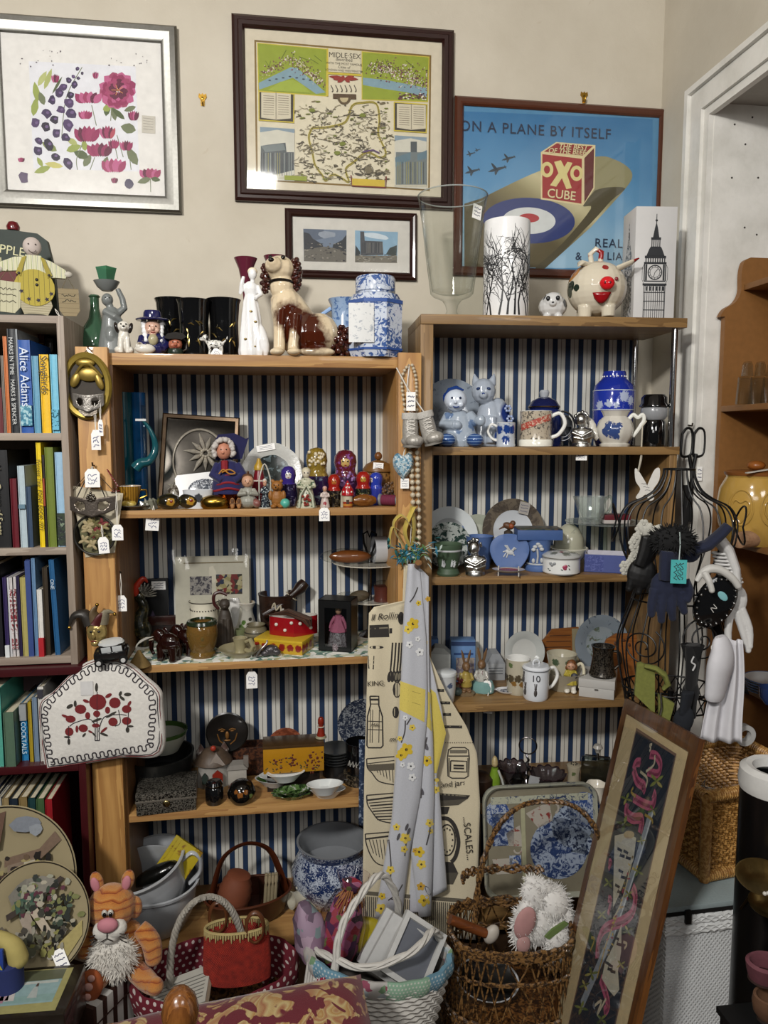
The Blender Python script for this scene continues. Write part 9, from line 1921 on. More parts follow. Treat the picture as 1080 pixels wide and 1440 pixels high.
t,k=pz_('chamber_pot','large blue and white chamber pot beside the hanging tea towels','pot',468,1262,zt)
MB(k).la([(0,0),(34,0),(40,6),(56,30),(57,48),(48,66),(44,74)],44).bu('body',china('aab2c0','1d2c54',100,.5),t)
MB(k).la([(44,74),(49,84),(50,86),(47,86),(42,74),(46,50),(0,20)],44).bu('inside',pl_('7f8286',.2,0,.05,30,0,.4),t,'plain grey-white inside and rim')
MB(k).la([(44.5,73),(49.5,84),(48,84),(44,74)],44).bu('rim_band',china('9aa2b0','1d2c54',70,.48),t)
t,k=pz_('jug','cream jug lying on its side with its mouth to the left','jug',424,1282,zt)
MB(k).la([(0,-30),(17,-28),(20,-14),(19,0),(11,12),(10,20),(12,26),(10.4,26),(8,16),(0,8)],30,(8,4,19),M=Euler((0,R(-80),R(30))).to_matrix()).bu('body',gz_('8f8b7d',.25),t);MB(k).tu(sp_([(-6,2,34),(2,2,42),(14,4,38)],5),2.4,8).bu('handle',gz_('8f8b7d',.25),t)
# OAK BOTTOM: TRAYS, PICNIC BASKET
zt=zO['bot']
def tray(label,px0,px1,py0,py1,Y,lean,seed,rot=-2):
 c=PY((px0+px1)/2,py1,Y);k=KK(c);w,h=(px1-px0)*1.0,(py1-py0)*1.06;t=th_('tray',label,'tray',V((c.x,Y,c.z)),0,rot=(-lean,0,rot))
 o=[]
 r=22
 for cx,cz,a0 in((w/2-r,r,-90),(w/2-r,h-r,0),(-w/2+r,h-r,90),(-w/2+r,r,180)):o+=arc(cx,cz,r,a0,a0+90,6)
 b=MB(k);sc=lambda s,d:[((x)*s,(z-h/2)*(1-(1-s)*w/h)+h/2)for x,z in o]
 A=[[b.v((x,y,z))for x,z in sc(s,0)]for s,y in((.99,3),(1,-6),(.985,-9),(.95,-6),(.93,0))]
 for P,Q in zip(A,A[1:]):
  for i in range(len(P)):b.face([P[i],P[(i+1)%len(P)],Q[(i+1)%len(P)],Q[i]])
 b.face(A[0]);b.bu('rim',so_('97988a','2c3a58',60,.6,.3),t);b=MB(k);b.flat(sc(.94,0),-.5);b.bu('bed',pl_('76705f',.5,0,.15,30),t)
 return t,k,w,h
t,k,w,h=tray('large tray printed with blue and white crockery, behind the wicker tiers',680,846,1114,1262,1.915,10,1)
rnd=Rn(3)
def crock(nm,kind,x,z,s,rot=0):
 b=MB(k);b.M=Matrix.Translation(V((x,-1.2,z))*k)@Matrix.Rotation(R(rot),4,'Y')
 if kind=='plate':b.disc(0,0,s,0,28)
 elif kind=='cup':b.flat([(-s,s*.7),(-s*.6,-s*.7),(s*.6,-s*.7),(s,s*.7)]);b.line(arc(s*1.05,.1*s,s*.4,-90,90,8),s*.16,-.1)
 else:b.flat([(-s*.7,-s),(s*.7,-s),(s*.7,s),(-s*.7,s)])
 b.bu('printed_crockery',nm,t)
CB1,CB2,CB3,CB4=china('8d98aa','24365f',45,.5,.4),china('9aa2ae','2c4478',80,.5,.4),so_('a09a90','7a2f2c',55,.6,.4),so_('8f9bac','1f2a48',110,.52,.4)
w2=0
MB(k).bx(-28,-22,-1.4,-1,6,h-26).bu('printed_post',pl_('99987c',.6),t);MB(k).bx(-w/2+12,w/2-12,-1.5,-1.1,h-26,h-16).bu('printed_shelf',china('a0a18f','2c3858',60,.55,.4),t)
for kd,m,x,z,s,r in(('jug',CB1,-54,96,22,0),('cup',CB3,-38,84,15,80),('cup',CB3,-56,46,15,0),('jug',CB2,-38,48,12,0),('cup',CB3,2,112,19,-24),('plate',CB1,26,66,42,0),('plate',CB4,46,96,30,0),('plate',CB2,64,118,24,0),('cup',CB4,62,70,18,-60),('plate',CB2,-62,118,18,0)):crock(m,kd,x,z,s,r)
WKD=so_('2e1a0a','6a4520',120,.5,.45,coat=.1);WKM=so_('2e1e10','72532f',120,.5,.4,coat=.15)
cb=PZ(735,1400,.16);t=th_('tiered_basket','dark open lattice wicker basket in two tiers with arched handle','basket',V((SP(716,1.70,.2).x,1.70,0)),-6);k=KK(PY(735,1350,1.70));zpx=lambda py,dy=0:PY(735,py,1.70+dy).z/k
def hoop(rx,ry,z,nm,r=2.6,n=3,a0=0,a1=2*PI,m=WKM,label=None):
 b=MB(k)
 for j in range(n):
  cl=abs(a1-a0-2*PI)<.01;N=70;pts=[]
  for i in range(N+(0 if cl else 1)):a=a0+(a1-a0)*i/N;f=2.4*sin(a*24+j*2.1);pts.append(((rx+f*.5)*math.copysign(abs(cos(a))**.7,cos(a)),(ry+f*.5)*math.copysign(abs(sin(a))**.7,sin(a)),z+j*2.6+f))
  b.tu(pts,r,6,cl)
 b.bu(nm,m,t,label)
H=[(zpx(1440)-16,90,66),(zpx(1398),92,68),(zpx(1308),84,60)]
hoop(92,68,.012/k,'base_hoop',3,3);hoop(H[1][1],H[1][2],H[1][0],'middle_hoop',3,5);hoop(H[2][1],H[2][2],H[2][0],'rim',3,5)
hoop(86,62,zpx(1340),'upper_hoop',1.8,2)
def lattice(z0,rx0,ry0,z1,rx1,ry1,n,nm):
 b=MB(k);cs=lambda a,rx,ry,z:(rx*math.copysign(abs(cos(a))**.7,cos(a)),ry*math.copysign(abs(sin(a))**.7,sin(a)),z)
 for i in range(n):
  a=TP*i/n
  for s in(-1,1):
   pts=[cs(a+s*q*2*PI/n*1.5/6,rx0+(rx1-rx0)*q/6,ry0+(ry1-ry0)*q/6,z0+(z1-z0)*q/6)for q in range(7)];b.tu(pts,1.2,5)
 b.bu(nm,WKM,t)
lattice(H[1][0]+8,91,67,H[2][0],84,60,40,'upper_lattice');lattice(.014/k,92,68,H[1][0],92,68,36,'lower_lattice')
MB(k).la([(0,H[1][0]-2),(84,H[1][0]-2),(84,H[1][0]+1),(0,H[1][0]+1)],40,sy=.72).bu('tier_floor',WKD,t);MB(k).la([(0,.008/k),(88,.008/k),(88,.014/k),(0,.014/k)],40,sy=.72).bu('base',WKD,t)
hz=zpx(1128)
b=MB(k)
for j in range(3):b.tu([((88-j)*math.copysign(abs(cos(a))**.75,cos(a))*1.1+46+1.6*cos(a*40+j*2.1),-6+2.2*sin(a*40+j*2.1),H[2][0]+4+(hz-H[2][0])*abs(sin(a))**.9)for a in[PI*i/120 for i in range(121)]],2.6,6)
b.bu('handle',WKM,t,'twisted cane arch handle')
hoop(66,30,zpx(1240),'back_rim',2.4,3,.25*PI,.98*PI)
tb=t.location.copy();ang_b=-6
def inb(name,label,cat,x,y,z,rot=None):return th_(name,label,cat,tb+Matrix.Rotation(R(ang_b),4,'Z')@V((x*k,y*k,z*k)),0,rot=rot)
t=inb('black_dish','white oval dish with black inside lying in the upper tier','dish',-34,-8,H[1][0]+24,(24,8,0));MB(k).la([(0,0),(34,2),(44,12),(45,14),(43,14),(30,6)],40,sy=.7).bu('dish',gz_('8d8f92',.2),t);MB(k).la([(30,6),(42.4,13.6),(20,5),(0,4)],40,sy=.7).bu('inside',pl_('0c0c0d',.2),t,'black inside')
t=inb('wooden_spoon','brown wooden mallet handle sticking out of the wicker tier','mallet',-52,-14,H[2][0]+14,(0,0,0));MB(k).tu([(-34,0,18),(16,-2,-6)],[7,6.4],12).bu('handle',wood('4a240c','6d3a18','x',20,.4),t);MB(k).ell((24,-2,-8),(10,8,14),(0,30,0)).bu('head',pl_('a39c92',.5),t,'white mallet head')
t=inb('plush_rabbit','fluffy white plush rabbit with pink ear lining and green bow slumped in the basket','plush toy',30,6,H[2][0]-26)
FW_=pl_('c9c7c4',.95,0,.1,120,0,0,.3)
def furry(lumps,n,L,nm,m,seed,r=.9):
 rnd=Rn(seed);b=MB(k)
 for c,rr,ro in lumps:b.ell(c,rr,ro,16,10)
 for i in range(n):
  c,rr,ro=lumps[i%len(lumps)];u=rnd.u(-1,1);a=rnd.u(0,2*PI);q=sqrt(1-u*u);M=Euler([R(x)for x in(ro or(0,0,0))]).to_matrix();d=M@V((rr[0]*q*cos(a),rr[1]*q*sin(a),rr[2]*u));nn=(M@V((q*cos(a)/rr[0],q*sin(a)/rr[1],u/rr[2]))).normalized();p=V(c)+d*.97
  b.tu([p,p+nn*L*rnd.u(.5,1)+V((rnd.u(-1,1),rnd.u(-1,1),rnd.u(-1.2,.4)))*L*.4],[r,.15],3)
 return b.bu(nm,m,t)
furry([((8,0,34),(26,22,34),None),((30,4,60),(28,22,26),(0,20,0)),((-14,-14,42),(16,12,36),(0,8,0)),((50,0,24),(16,16,34),None),((34,-16,16),(18,14,26),None)],1500,7,'body',FW_,1)
furry([((0,-8,78),(14,10,22),(0,-30,0)),((14,0,88),(26,10,10),(0,30,0))],400,6,'ear',FW_,2)
MB(k).ell((-16,-25,52),(15,5,24),(0,16,0)).bu('ear_lining',pl_('a37a78',.8,0,.12,60,.1),t,'pink satin ear lining');MB(k).ell((-18,-26,22),(10,4,14)).bu('pink_paw',pl_('a37f7c',.8,0,.12,60,.1),t)
b=MB(k);b.pr_([(22,40),(40,50),(46,46),(30,34)],-27,-24).pr_([(22,40),(12,30),(18,26),(30,34)],-27,-24);b.bu('bow',pl_('5a6d3c',.8),t,'green ribbon bow')
# FRONT LEFT: STOOL, PLATES, TINS, TIGER
ZS=.235
t=th_('low_table','low dark table carrying the plates and boxes at lower left','table',V((-.72,1.5,0)));DT=pl_('1c120c',.5,0,.2,40)
MB().bx(-.35,.19,-.28,.34,ZS-.03,ZS-.0005,.002).bu('tabletop',DT,t)
for x in(-.32,.16):
 for y in(-.25,.31):MB().bx(x-.02,x+.02,y-.02,y+.02,0,ZS-.03).bu('leg',DT,t)
def scene_plate(label,cx,cy,r,Y,lean,seed,rz=0,sx=1.0):
 c=PY(cx,cy,Y);k=KK(c);t=th_('picture_plate',label,'plate',c,0,rot=(-lean,0,rz))
 MB(k).la([(0,5),(r*.6,4),(r*.7,1),(r,-4),(r*1.01,-3),(r*.7,3.5),(0,7)],64,M=Mx@Matrix.Diagonal((sx,1,-1))).bu('plate',pl_('8f8468',.22,0,.1,12,0,.4),t)
 MB(k).tu([(r*.985*sx*cos(u),-3.6,r*.985*sin(u))for u in[TP*i/64 for i in range(64)]],1,6,True).bu('rim_line',pl_('1f1a15',.3),t,'dark rim line')
 return t,k,r
def plate_art(t,k,r,polys,sx=1):
 b=MB(k);cols=[]
 for i,(pts,c)in enumerate(polys):
  if c not in cols:cols.append(c)
  b.mi=cols.index(c);o=[]
  for x,z in pts:
   q=math.hypot(x/sx,z)/(r*.93)
   if q>1:x,z=x/q,z/q
   o.append((x,z))
  d=lambda x,z:-(5+.8)if 0 else-5.9-.012*i
  b.face([b.v((x,(-5.9 if math.hypot(x/sx,z)<r*.62 else-5.9+(math.hypot(x/sx,z)-r*.62)*.055)-.01*i,z))for x,z in o])
 b.bu('painted_scene',[pl_(c,.3,0,.2,150)for c in cols],t,'printed street scene')
def bl(rnd,x,z,rx,rz,n=8):return[(x+rx*rnd.u(.7,1.2)*cos(TP*i/n),z+rz*rnd.u(.7,1.2)*sin(TP*i/n))for i in range(n)]
t,k,r=scene_plate('larger cream picture plate with an old street and stagecoach scene, at the back',3,1238,100,1.76,16,1)
rnd=Rn(12);P_=[(bl(rnd,30,74,22,12),'6d727a'),(bl(rnd,44,66,12,8),'7d8288')]
P_+=[([(-60,20),(-4,44),(2,96),(-60,96)],'5a4438'),([(4,30),(50,40),(70,62),(80,50),(52,26),(4,18)],'6a584a'),([(8,20),(50,30),(48,6),(10,-4)],'77685a'),([(30,24),(46,26),(46,12),(30,12)],'a39c8a'),([(22,-2),(50,4),(50,-14),(22,-20)],'8f8a5a'),([(52,4),(66,6),(66,-14),(52,-14)],'2c3226'),([(68,6),(86,8),(84,-14),(68,-14)],'2f3a2c'),([(-60,-10),(10,10),(14,-40),(-60,-60)],'4a3a34')]
for x,z in((50,22),(62,26),(48,30),(-4,0),(4,-8),(-12,-14)):P_.append((bl(rnd,x,z,5,8),'1f1c1a'));P_.append((bl(rnd,x,z-10,6,5),'8a8248'))
for i in range(46):x,z=rnd.u(-30,76),rnd.u(-40,30);P_.append((bl(rnd,x,z,rnd.u(2,8),rnd.u(1.5,5)),rnd.choice(['2c2622','5d4c3c','7a5a48','8f845c','3f4438'])))
plate_art(t,k,r,P_)
t,k,r=scene_plate('smaller cream picture plate with a crowded market scene and white label, in front',52,1293,77,1.67,18,2,0,.93)
P_=[(bl(rnd,-16,34,22,20),'6d6a62'),(bl(rnd,6,46,26,12),'77736a'),([(-40,10),(-4,30),(30,56),(36,52),(-2,22),(-38,2)],'3c3430'),([(-30,26),(-4,38),(0,26),(-26,10)],'3a5246'),([(-12,16),(-2,22),(22,-14),(12,-18)],'a89c8c'),([(-22,4),(-10,14),(4,-18),(-10,-22)],'8f8478'),([(-56,-12),(-44,-4),(-14,-38),(-22,-52)],'5d564c'),([(30,-34),(62,-4),(66,-24),(40,-56)],'9c9060')]
for i in range(130):
 a=rnd.random();x=-20+a*66+rnd.gauss(0,9);z=34-a*30+rnd.gauss(0,14);P_.append((bl(rnd,x,z,rnd.u(2,6),rnd.u(2,6),6),rnd.choice(['23241f','3a443a','6d7048','8a8a7a','54303a','9a9484','2c302c','4a5a4c'])))
for i in range(90):x=rnd.u(-44,40);z=-30+.5*x*.4+rnd.gauss(0,11);P_.append((bl(rnd,x,z,rnd.u(2,6),rnd.u(2,7),6),rnd.choice(['1f1f1d','3a3a34','7a7848','8a867a','46423c','5a5a4a'])))
plate_art(t,k,r,P_,.93);sticker(t,(36*k,-7*k,-52*k),17*k,28*k,0,tilt=-24)
for px,py,Y,lb in((8,1330,1.79,'larger'),(26,1362,1.71,'smaller')):
 p=SP(px,Y,ZS);t=th_('plate_stand','dark wooden stand behind the %s picture plate'%lb,'stand',p);kk_=KK(p);MB(kk_).bx(-20,20,-2,22,0,4).bu('foot',DT,t);MB(kk_).bx(-4,4,10,14,4,50).bu('upright',DT,t)
ZB=.225;A_=PZ(131,1419,ZB);B_=PZ(189,1362,ZB);d1=(B_-A_);w1=d1.length*1.0;an=math.degrees(math.atan2(d1.y,d1.x));d2=V((-d1.y,d1.x,0)).normalized()
t=th_('striped_box','brown and white striped square box under the plush cat','box',V((A_.x,A_.y,.002)),an)
def boxstripe():
 tt=NT('brown_white_stripes');o=tt.xyz(tt.obj());x=tt.math('ADD',tt.math('MULTIPLY',o[0],1/.034),.2);return tt.fin(tt.ramp(tt.math('FRACT',x),[(0,'2a1812'),(.42,'a8a6a2')],True),.45)
BS=key('boxstripe',boxstripe)
MB().bx(0,w1,0,.2,0,ZB-.045).bu('base',BS,t);MB().bx(-.002,w1+.002,-.002,.202,ZB-.043,ZB-.002,.001).bu('lid',BS,t)
MB().bx(-.0026,w1+.0026,-.0026,.2026,ZB-.0465,ZB-.043).bu('lid_edge',pl_('2a1812',.5),t)
t=th_('picture_tin','rectangular tin with a painted lid of ladies in white by the water','tin',PZ(-40,1425,.33)+V((0,0,0)),-2);p=t.location;p.z=ZS;zt_=.335
cc=[PZ(px,py,zt_)for px,py in((-30,1428),(78,1417),(92,1360),(-30,1366))]
MB().bx(0,.01,0,.01,0,.01);x0,x1,y0,y1=cc[0].x-.06-p.x,cc[1].x-p.x+.022,cc[1].y-p.y-.012,cc[2].y-p.y+.012
TINM=pl_('1f1913',.3,.2,.3,60,0,.3)
MB().bx(x0,x1,y0,y1,.0005,zt_-ZS-.028,.002).bu('base',so_('1f1913','77505a',90,.62,.35),t);MB().bx(x0-.002,x1+.002,y0-.002,y1+.002,zt_-ZS-.028,zt_-ZS,.006).bu('lid',TINM,t)
b=MB();zz=zt_-ZS+.0004;fz=lambda u,v,w_:(u,v,zz+w_);cols=[]
def lp(pts,c,w_):
 if c not in cols:cols.append(c)
 b.mi=cols.index(c);b.flat([(x0+.01+(x1-x0-.03)*u,y0+.01+(y1-y0-.02)*v)for u,v in pts],w_,fz)
lp([(0,0),(1,0),(1,1),(0,1)],'8f8a5a',0);lp([(0,.16),(.93,.2),(.93,.98),(0,.98)],'7f989a',.0001);lp([(0,.68),(.93,.74),(.93,.98),(0,.98)],'4f523f',.0002);lp([(0,.2),(.93,.24),(.93,.4),(0,.34)],'77928f',.0003);lp([(0,.62),(.9,.66),(.9,.72),(0,.68)],'a5aaa5',.00025)
for u,v,c in((.42,.42,'a38a90'),(.48,.4,'b0aaa6'),(.7,.44,'9aa09e'),(.38,.36,'94707c')):lp([(u-.05,v-.12),(u+.05,v-.12),(u+.02,v+.1),(u-.01,v+.18),(u-.03,v+.1)],c,.0005);lp([(u-.015,v+.14),(u+.015,v+.14),(u+.01,v+.22),(u-.01,v+.22)],'4a3a34',.0006)
b.bu('lid_picture',[pl_(c,.35,0,.2,80)for c in cols],t,'painted lake scene')
p=PY(10,1336,1.575);t=th_('baby_toy','soft yellow and blue toy letter at the left edge behind the picture tin','toy',V((p.x,p.y,ZS)));k=KK(p);zq=(p.z-ZS)/k
MB(k).la([(0,0),(20,0),(20,zq-18),(0,zq-14)],20).bu('stand',pl_('1f2a5a',.8),t);MB(k).tu(sp_([(-30,0,zq+22),(-6,0,zq+16),(8,0,zq+4),(14,0,zq-14)],5),[11,11,11,11,11,11,11,11.5,12,12.5,13,13.4,13.6,13.8,14,14],14).ell((14,0,zq-14),14).bu('arm',pl_('a3965a',.8,0,.12,60,.1),t);MB(k).box((-12,-16,zq-4),(26,6,34),None,2).bu('block',pl_('1d3a86',.7),t);text('lettering','A',24*k,pl_('a8a03c',.7),t,V((-8,-19.6,zq-8))*k)
pt=PZ(168,1388,ZB);pt=PY(170,1384,1.60);t=th_('plush_cat','ginger striped plush cat with white belly sitting on the striped box','plush toy',V((SP(170,A_.y+.10,ZB).x,A_.y+.10,ZB+.0)),-2);k=KK(t.location)
def tig():
 tt=NT('ginger_plush');o=tt.obj(1/k);w_=tt.xyz(tt.obj(1/k,(R(20),0,0)));n=tt.noise(o,.04,2);v=tt.math('FRACT',tt.math('ADD',tt.math('MULTIPLY',w_[2],.085),tt.math('MULTIPLY',n,1.4)));f=tt.noise(tt.obj(),400,3)
 return tt.fin(tt.ramp(v,[(0,'74290a'),(.22,'a35f26'),(.36,'b0793c'),(.9,'a8682c')]),.95,bump=f,bs=.6,bd=.004,sheen=.3)
TIG=tig();WHF=pl_('c6c2ba',.95,0,.1,150,.2,0,.3);PNK=pl_('b0727c',.8,0,.1,60,.2)
MB(k).ell((2,4,40),(36,26,42)).bu('body',TIG,t,rm_=.003)
MB(k).ell((-8,-4,106),(33,27,32)).ell((-36,4,98),(10,10,16)).ell((22,4,98),(10,10,16)).bu('head',TIG,t,rm_=.003)
for s,x in((-1,-28),(1,14)):MB(k).ell((x,2,140),(9,6,15),(0,s*12,0)).bu('ear',TIG,t);MB(k).ell((x-1,-3.6,139),(6,3,11),(0,s*12,0)).bu('ear_lining',PNK,t,'pink ear lining')
MB(k).ell((-13,-27,88),(15,12,13)).ell((3,-27,90),(15,12,13)).ell((-6,-28,80),(14,10,11)).bu('muzzle',WHF,t,'white muzzle',rm_=.002);MB(k).ell((-5,-37,101),(14,8,10)).bu('nose',PNK,t,'large pink nose')
for x in(-12,-4):MB(k).ell((x+2,-32,115),(4,3,5)).bu('eye',pl_('b0aca4',.2),t);MB(k).ell((x+2.6,-34.8,114),(2.6,2,3.6)).bu('pupil',pl_('0c0a08',.08),t)
b=MB(k)
for s in(-1,1):
 for j in range(3):b.tu([(-6+s*16,-37,88-4*j),(-6+s*24,-34,84-6*j)],.7,4)
b.tu([(-6,-38,90),(-6,-40,84),(-14,-39,79)],.8,5).tu([(-6,-40,84),(2,-39,79)],.8,5);b.bu('whiskers',pl_('2a2420',.8),t)
furry([((-4,-20,44),(30,14,32),None)],900,8,'belly',WHF,5,1.0)
MB(k).tu(sp_([(28,-2,72),(44,-8,54),(48,-12,34)],4),[11,12,13,13.4,13.6,13.4,13,12.6,12],12).ell((48,-12,33),12).bu('arm',TIG,t,rm_=.0025);MB(k).tu(sp_([(-34,-2,72),(-42,-8,54),(-42,-14,40)],4),[10,11,11.5,12,12,12,11.5,11,10],12).bu('arm',TIG,t,rm_=.0025)
MB(k).tu([(20,-4,12),(40,-26,10),(52,-40,11)],[15,14,12],12).ell((55,-42,12),(12,12,12)).bu('leg',TIG,t,rm_=.0025);MB(k).tu([(-18,-8,14),(-28,-34,16)],[14,15],12).bu('leg',TIG,t,rm_=.0025)
MB(k).ell((-30,-40,18),(17,8,24),(0,10,0)).bu('foot_sole',pl_('8a4520',.9,0,.15,120,.3),t,'brown foot sole')
for x,z,r in((-32,8,5),(-30,22,6),(-26,34,5)):MB(k).ell((x,-47.6,z),(r,2.4,r)).bu('toe_pad',pl_('b58a80',.8),t,'pale pink toe pad')
# FRONT MIDDLE: BASKETS, CUSHION, CHAIR
DOT=dots('5c1020','b3a8a4',.0165,.22,'xz',.9)
cB=PZ(305,1365,.20);t=th_('lined_basket','basket lined in maroon polka dot cloth with whitewashed rope handle','basket',V((cB.x,cB.y,0)),face_cam(cB));k=KK(cB);zr=.2/k
MB(k).la([(0,4),(84,4),(92,20),(108,zr-10),(110,zr)],48,sy=.62).bu('wicker_side',WKM,t)
MB(k).la([(112,zr-34),(116,zr-14),(116,zr+2),(111,zr+8),(104,zr),(96,24),(0,14)],64,sy=.62,wob=lambda a,z:1+.012*sin(14*a)+.006*sin(31*a)).bu('lining',DOT,t,'maroon cloth with white dots')
b=MB(k)
for j in range(4):b.tu([(-12+52*cos(a)+2.6*cos(a*26+j*1.57),6+2.6*sin(a*26+j*1.57),zr-20+128*sin(a)**.8)for a in[PI*i/90 for i in range(91)]],3,6)
b.bu('handle',pl_('8a857c',.7,0,.2,60),t,'whitewashed twisted rope handle')
def ind(name,label,cat,x,y,z,rot=None):return th_(name,label,cat,t0_+Matrix.Rotation(R(face_cam(cB)),4,'Z')@V((x*k,y*k,z*k)),0,rot=rot)
t0_=t.location.copy()
t=ind('book','open paperback with pale page edges lying inside the polka dot basket','book',-48,-12,zr-24,(12,-22,-8));MB(k).bx(-44,44,-28,28,0,10,.3).bu('pages',PAGE,t);MB(k).bx(-45,45,-29,29,10,11.4).bu('cover',pl_('a19f97',.6),t)
b=MB(k);[b.bx(-40,40,-20+6*j,-18.6+6*j,11.4,11.6)for j in range(7)];b.bu('printed_lines',pl_('5d5c58',.7),t)
t=ind('straw_bag','small red woven straw handbag with pale fringed top','bag',28,-8,zr-10,(0,0,0))
def redw():
 tt=NT('red_raffia');o=tt.xyz(tt.obj());a=tt.math('SINE',tt.math('MULTIPLY',o[2],1500));c=tt.math('SINE',tt.math('MULTIPLY',o[0],1300));h=tt.math('MULTIPLY',a,c);return tt.fin(tt.ramp(tt.noise(tt.obj(),80,3),[(.3,'7d160c'),(.7,'a82a18')]),.7,bump=h,bs=.7,bd=.003)
b=MB(k);b.la([(44,0),(45,30),(43,60),(42,76)],40,sy=.42,wob=lambda a,z:1+.05*abs(cos(a))**6);b.la([(0,1),(44,1)],40,sy=.42);b.bu('body',key('redw',redw),t)
b=MB(k)
for i in range(70):a=TP*i/70;x,y=43*cos(a),18.2*sin(a);b.tu([(x,y,78),(x*1.01,y*1.02-.6,72),(x*1.02,y*1.04-1,66+4*(i%3))],[1.8,1.6,.6],5)
b.tu([(43*cos(a),18*sin(a),78)for a in[TP*i/40 for i in range(40)]],2,6,True);b.bu('raffia_edge',pl_('9a8a5c',.8,0,.2,150),t,'pale raffia edge')
for x,y in((-26,14),(26,-16)):MB(k).tu([(x+12*cos(a),y,84+22*sin(a))for a in[TP*i/30 for i in range(30)]],3.2,8,True,flat=.6).bu('handle',pl_('54301a',.4),t,'brown wooden ring handle')
cc=PZ(346,1520,.34);t=th_('cushion','maroon cushion with cream and gold damask scrolls, at the bottom edge','cushion',V((cc.x,cc.y-.03,.34)),face_cam(cc)+3);k=KK(cc);t.rotation_euler=(R(9),0,R(face_cam(cc)+4))
def damask():
 tt=NT('damask');co=tt.obj((1,1,1));w_=tt.noise(co,11,2,.5,2.6);s2=tt.math('FRACT',tt.math('MULTIPLY',tt.noise(co,5,2,.5,1.5),14));f=tt.noise(co,500,2)
 inner=tt.ramp(s2,[(0,'a08a5e'),(.35,'8a5a3a'),(.6,'a89668'),(.9,'94703f')]);msk=tt.ramp(w_,[(.5,.0),(.52,1.0)])
 return tt.fin(tt.mix(msk,'570d1c',inner),.7,bump=f,bs=.3,bd=.002,sheen=.2)
def cush(u,v,s):
 x,y=u*2-1,v*2-1;e=(1-abs(x)**4)*(1-abs(y)**4);pin=1-.06*(1-x*x)if 0 else 1
 return(x*186*(1-.05*(1-y*y)*0)*(1-.035*(1-abs(x))*0)*(1+.03*(x*x*y*y)),y*120*(1+.03*x*x*y*y),s*34*e**.5+34)
b=MB(k);b.grid(lambda u,v:cush(u,v,1),28,28);b.grid(lambda u,v:cush(u,v,-1),28,28);bmesh.ops.remove_doubles(b.bm,verts=b.bm.verts[:],dist=.0006);b.bu('cover',damask(),t)
chp=t.location.copy();ch=th_('wooden_chair','brown wooden chair with egg shaped finial holding the damask cushion','chair',V((chp.x,chp.y-.02,0)),face_cam(cc));CW=wood('3a1f0d','5d3618','z',30,.3,.3)
MB().bx(-.24,.24,-.22,.2,.275,.305,.006).bu('seat',CW,ch)
for x in(-.21,.21):
 for y in(-.19,.17):MB().la([(0,0),(.014,0),(.02,.15),(.018,.3),(0,.275)],16,(x,y,0)).bu('leg',CW,ch)
fp=PY(254,1440,.83);fz=fp.z;pp_=(fp-ch.location);pp_=Matrix.Rotation(-R(face_cam(cc)),4,'Z')@pp_;kf=KK(fp)
MB(1).la([(0,0),(.018,0),(.018,fz-.03),(.012,fz-.02),(.016,fz-.012)]+[(kf*r_,fz+kf*z_)for r_,z_ in((18,-8),(24,4),(26,20),(22,38),(13,50),(0,55))],26,(pp_.x,pp_.y,0)).bu('back_post',wood('4a2810','7a4c22','z',40,.25,.4),ch,'polished finial post')
MB().tu([(pp_.x,pp_.y,.28),(-.21,-.19,.28)],.012,10).tu([(-.21,-.19,.28),(.21,-.19,.28)],.012,10).bu('rail',CW,ch)
cW=PZ(518,1340,.30);t=th_('lined_basket','large white wicker basket with patchwork floral liner and two handles','basket',V((cW.x,cW.y,0)),face_cam(cW));k=KK(cW);zr=.30/k;t.rotation_euler=(0,R(5),R(face_cam(cW)))
WW=pl_('b5b2ac',.7,0,.15,80)
b=MB(k)
for j in range(26):z=6+(zr-14)*j/25;rr=72+26*j/25;b.tu([((rr+1.8*(-1)**(i+j))*cos(TP*i/64),(rr+1.8*(-1)**(i+j))*.66*sin(TP*i/64),z)for i in range(64)],3.6,6,True)
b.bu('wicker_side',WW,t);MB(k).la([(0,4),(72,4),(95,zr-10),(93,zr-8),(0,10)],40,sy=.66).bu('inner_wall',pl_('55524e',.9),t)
PATCH=multi(['8aa0ae','a9a4a0','7f9c8a','b0a9a6','94a8b4','aa8f98'],9,.1,0);FLR=multi(['a9a6a2','a9a6a2','8a4a5c','a9a6a2','6d8a6a','9fa8ac','a9a6a2'],75,.4)
b=MB(k);N=64;R1=[]
b.la([(96,zr-24),(104,zr-12),(106,zr),(102,zr+8),(95,zr+6),(92,zr-10)],72,sy=.66,wob=lambda a,z:1+.014*sin(18*a));ob=b.bu('liner',[FLR,dots('5f8598','a9b4b8',.008,.25,'xz'),dots('7d9c86','aeb4a8',.008,.25,'xz')],t,'patchwork floral liner')
for p in ob.data.polygons:a=math.atan2(p.center.y,p.center.x)%(2*PI);sct=int(a/(2*PI)*9);p.material_index=[0,1,0,2,0,1,0,2,1][sct]
for pts in([(-100,10,zr-4),(-70,-30,zr+12),(-20,-52,zr+16),(40,-40,zr+34),(70,-8,zr+44),(84,10,zr+20)],[(-62,-44,zr-18),(-58,-30,zr+50),(-34,-8,zr+90),(-6,20,zr+104),(20,40,zr+60),(30,56,zr)]):
 b=MB(k);sp=sp_(pts,8)
 for j in range(3):b.tu([(x+3*cos(i*.5+j*2.1),y,z+3*sin(i*.5+j*2.1))for i,(x,y,z)in enumerate(sp)],3,6)
 b.bu('handle',WW,t,'white twisted wicker handle')
b=MB(k)
for j in range(16):b.tu([(-98+j*3.4,-20-j*3,zr-2-j*4),(-100+j*3.4,-24-j*3,zr-40-j*2)],2.4,6)
b.bu('loose_canes',WW,t)
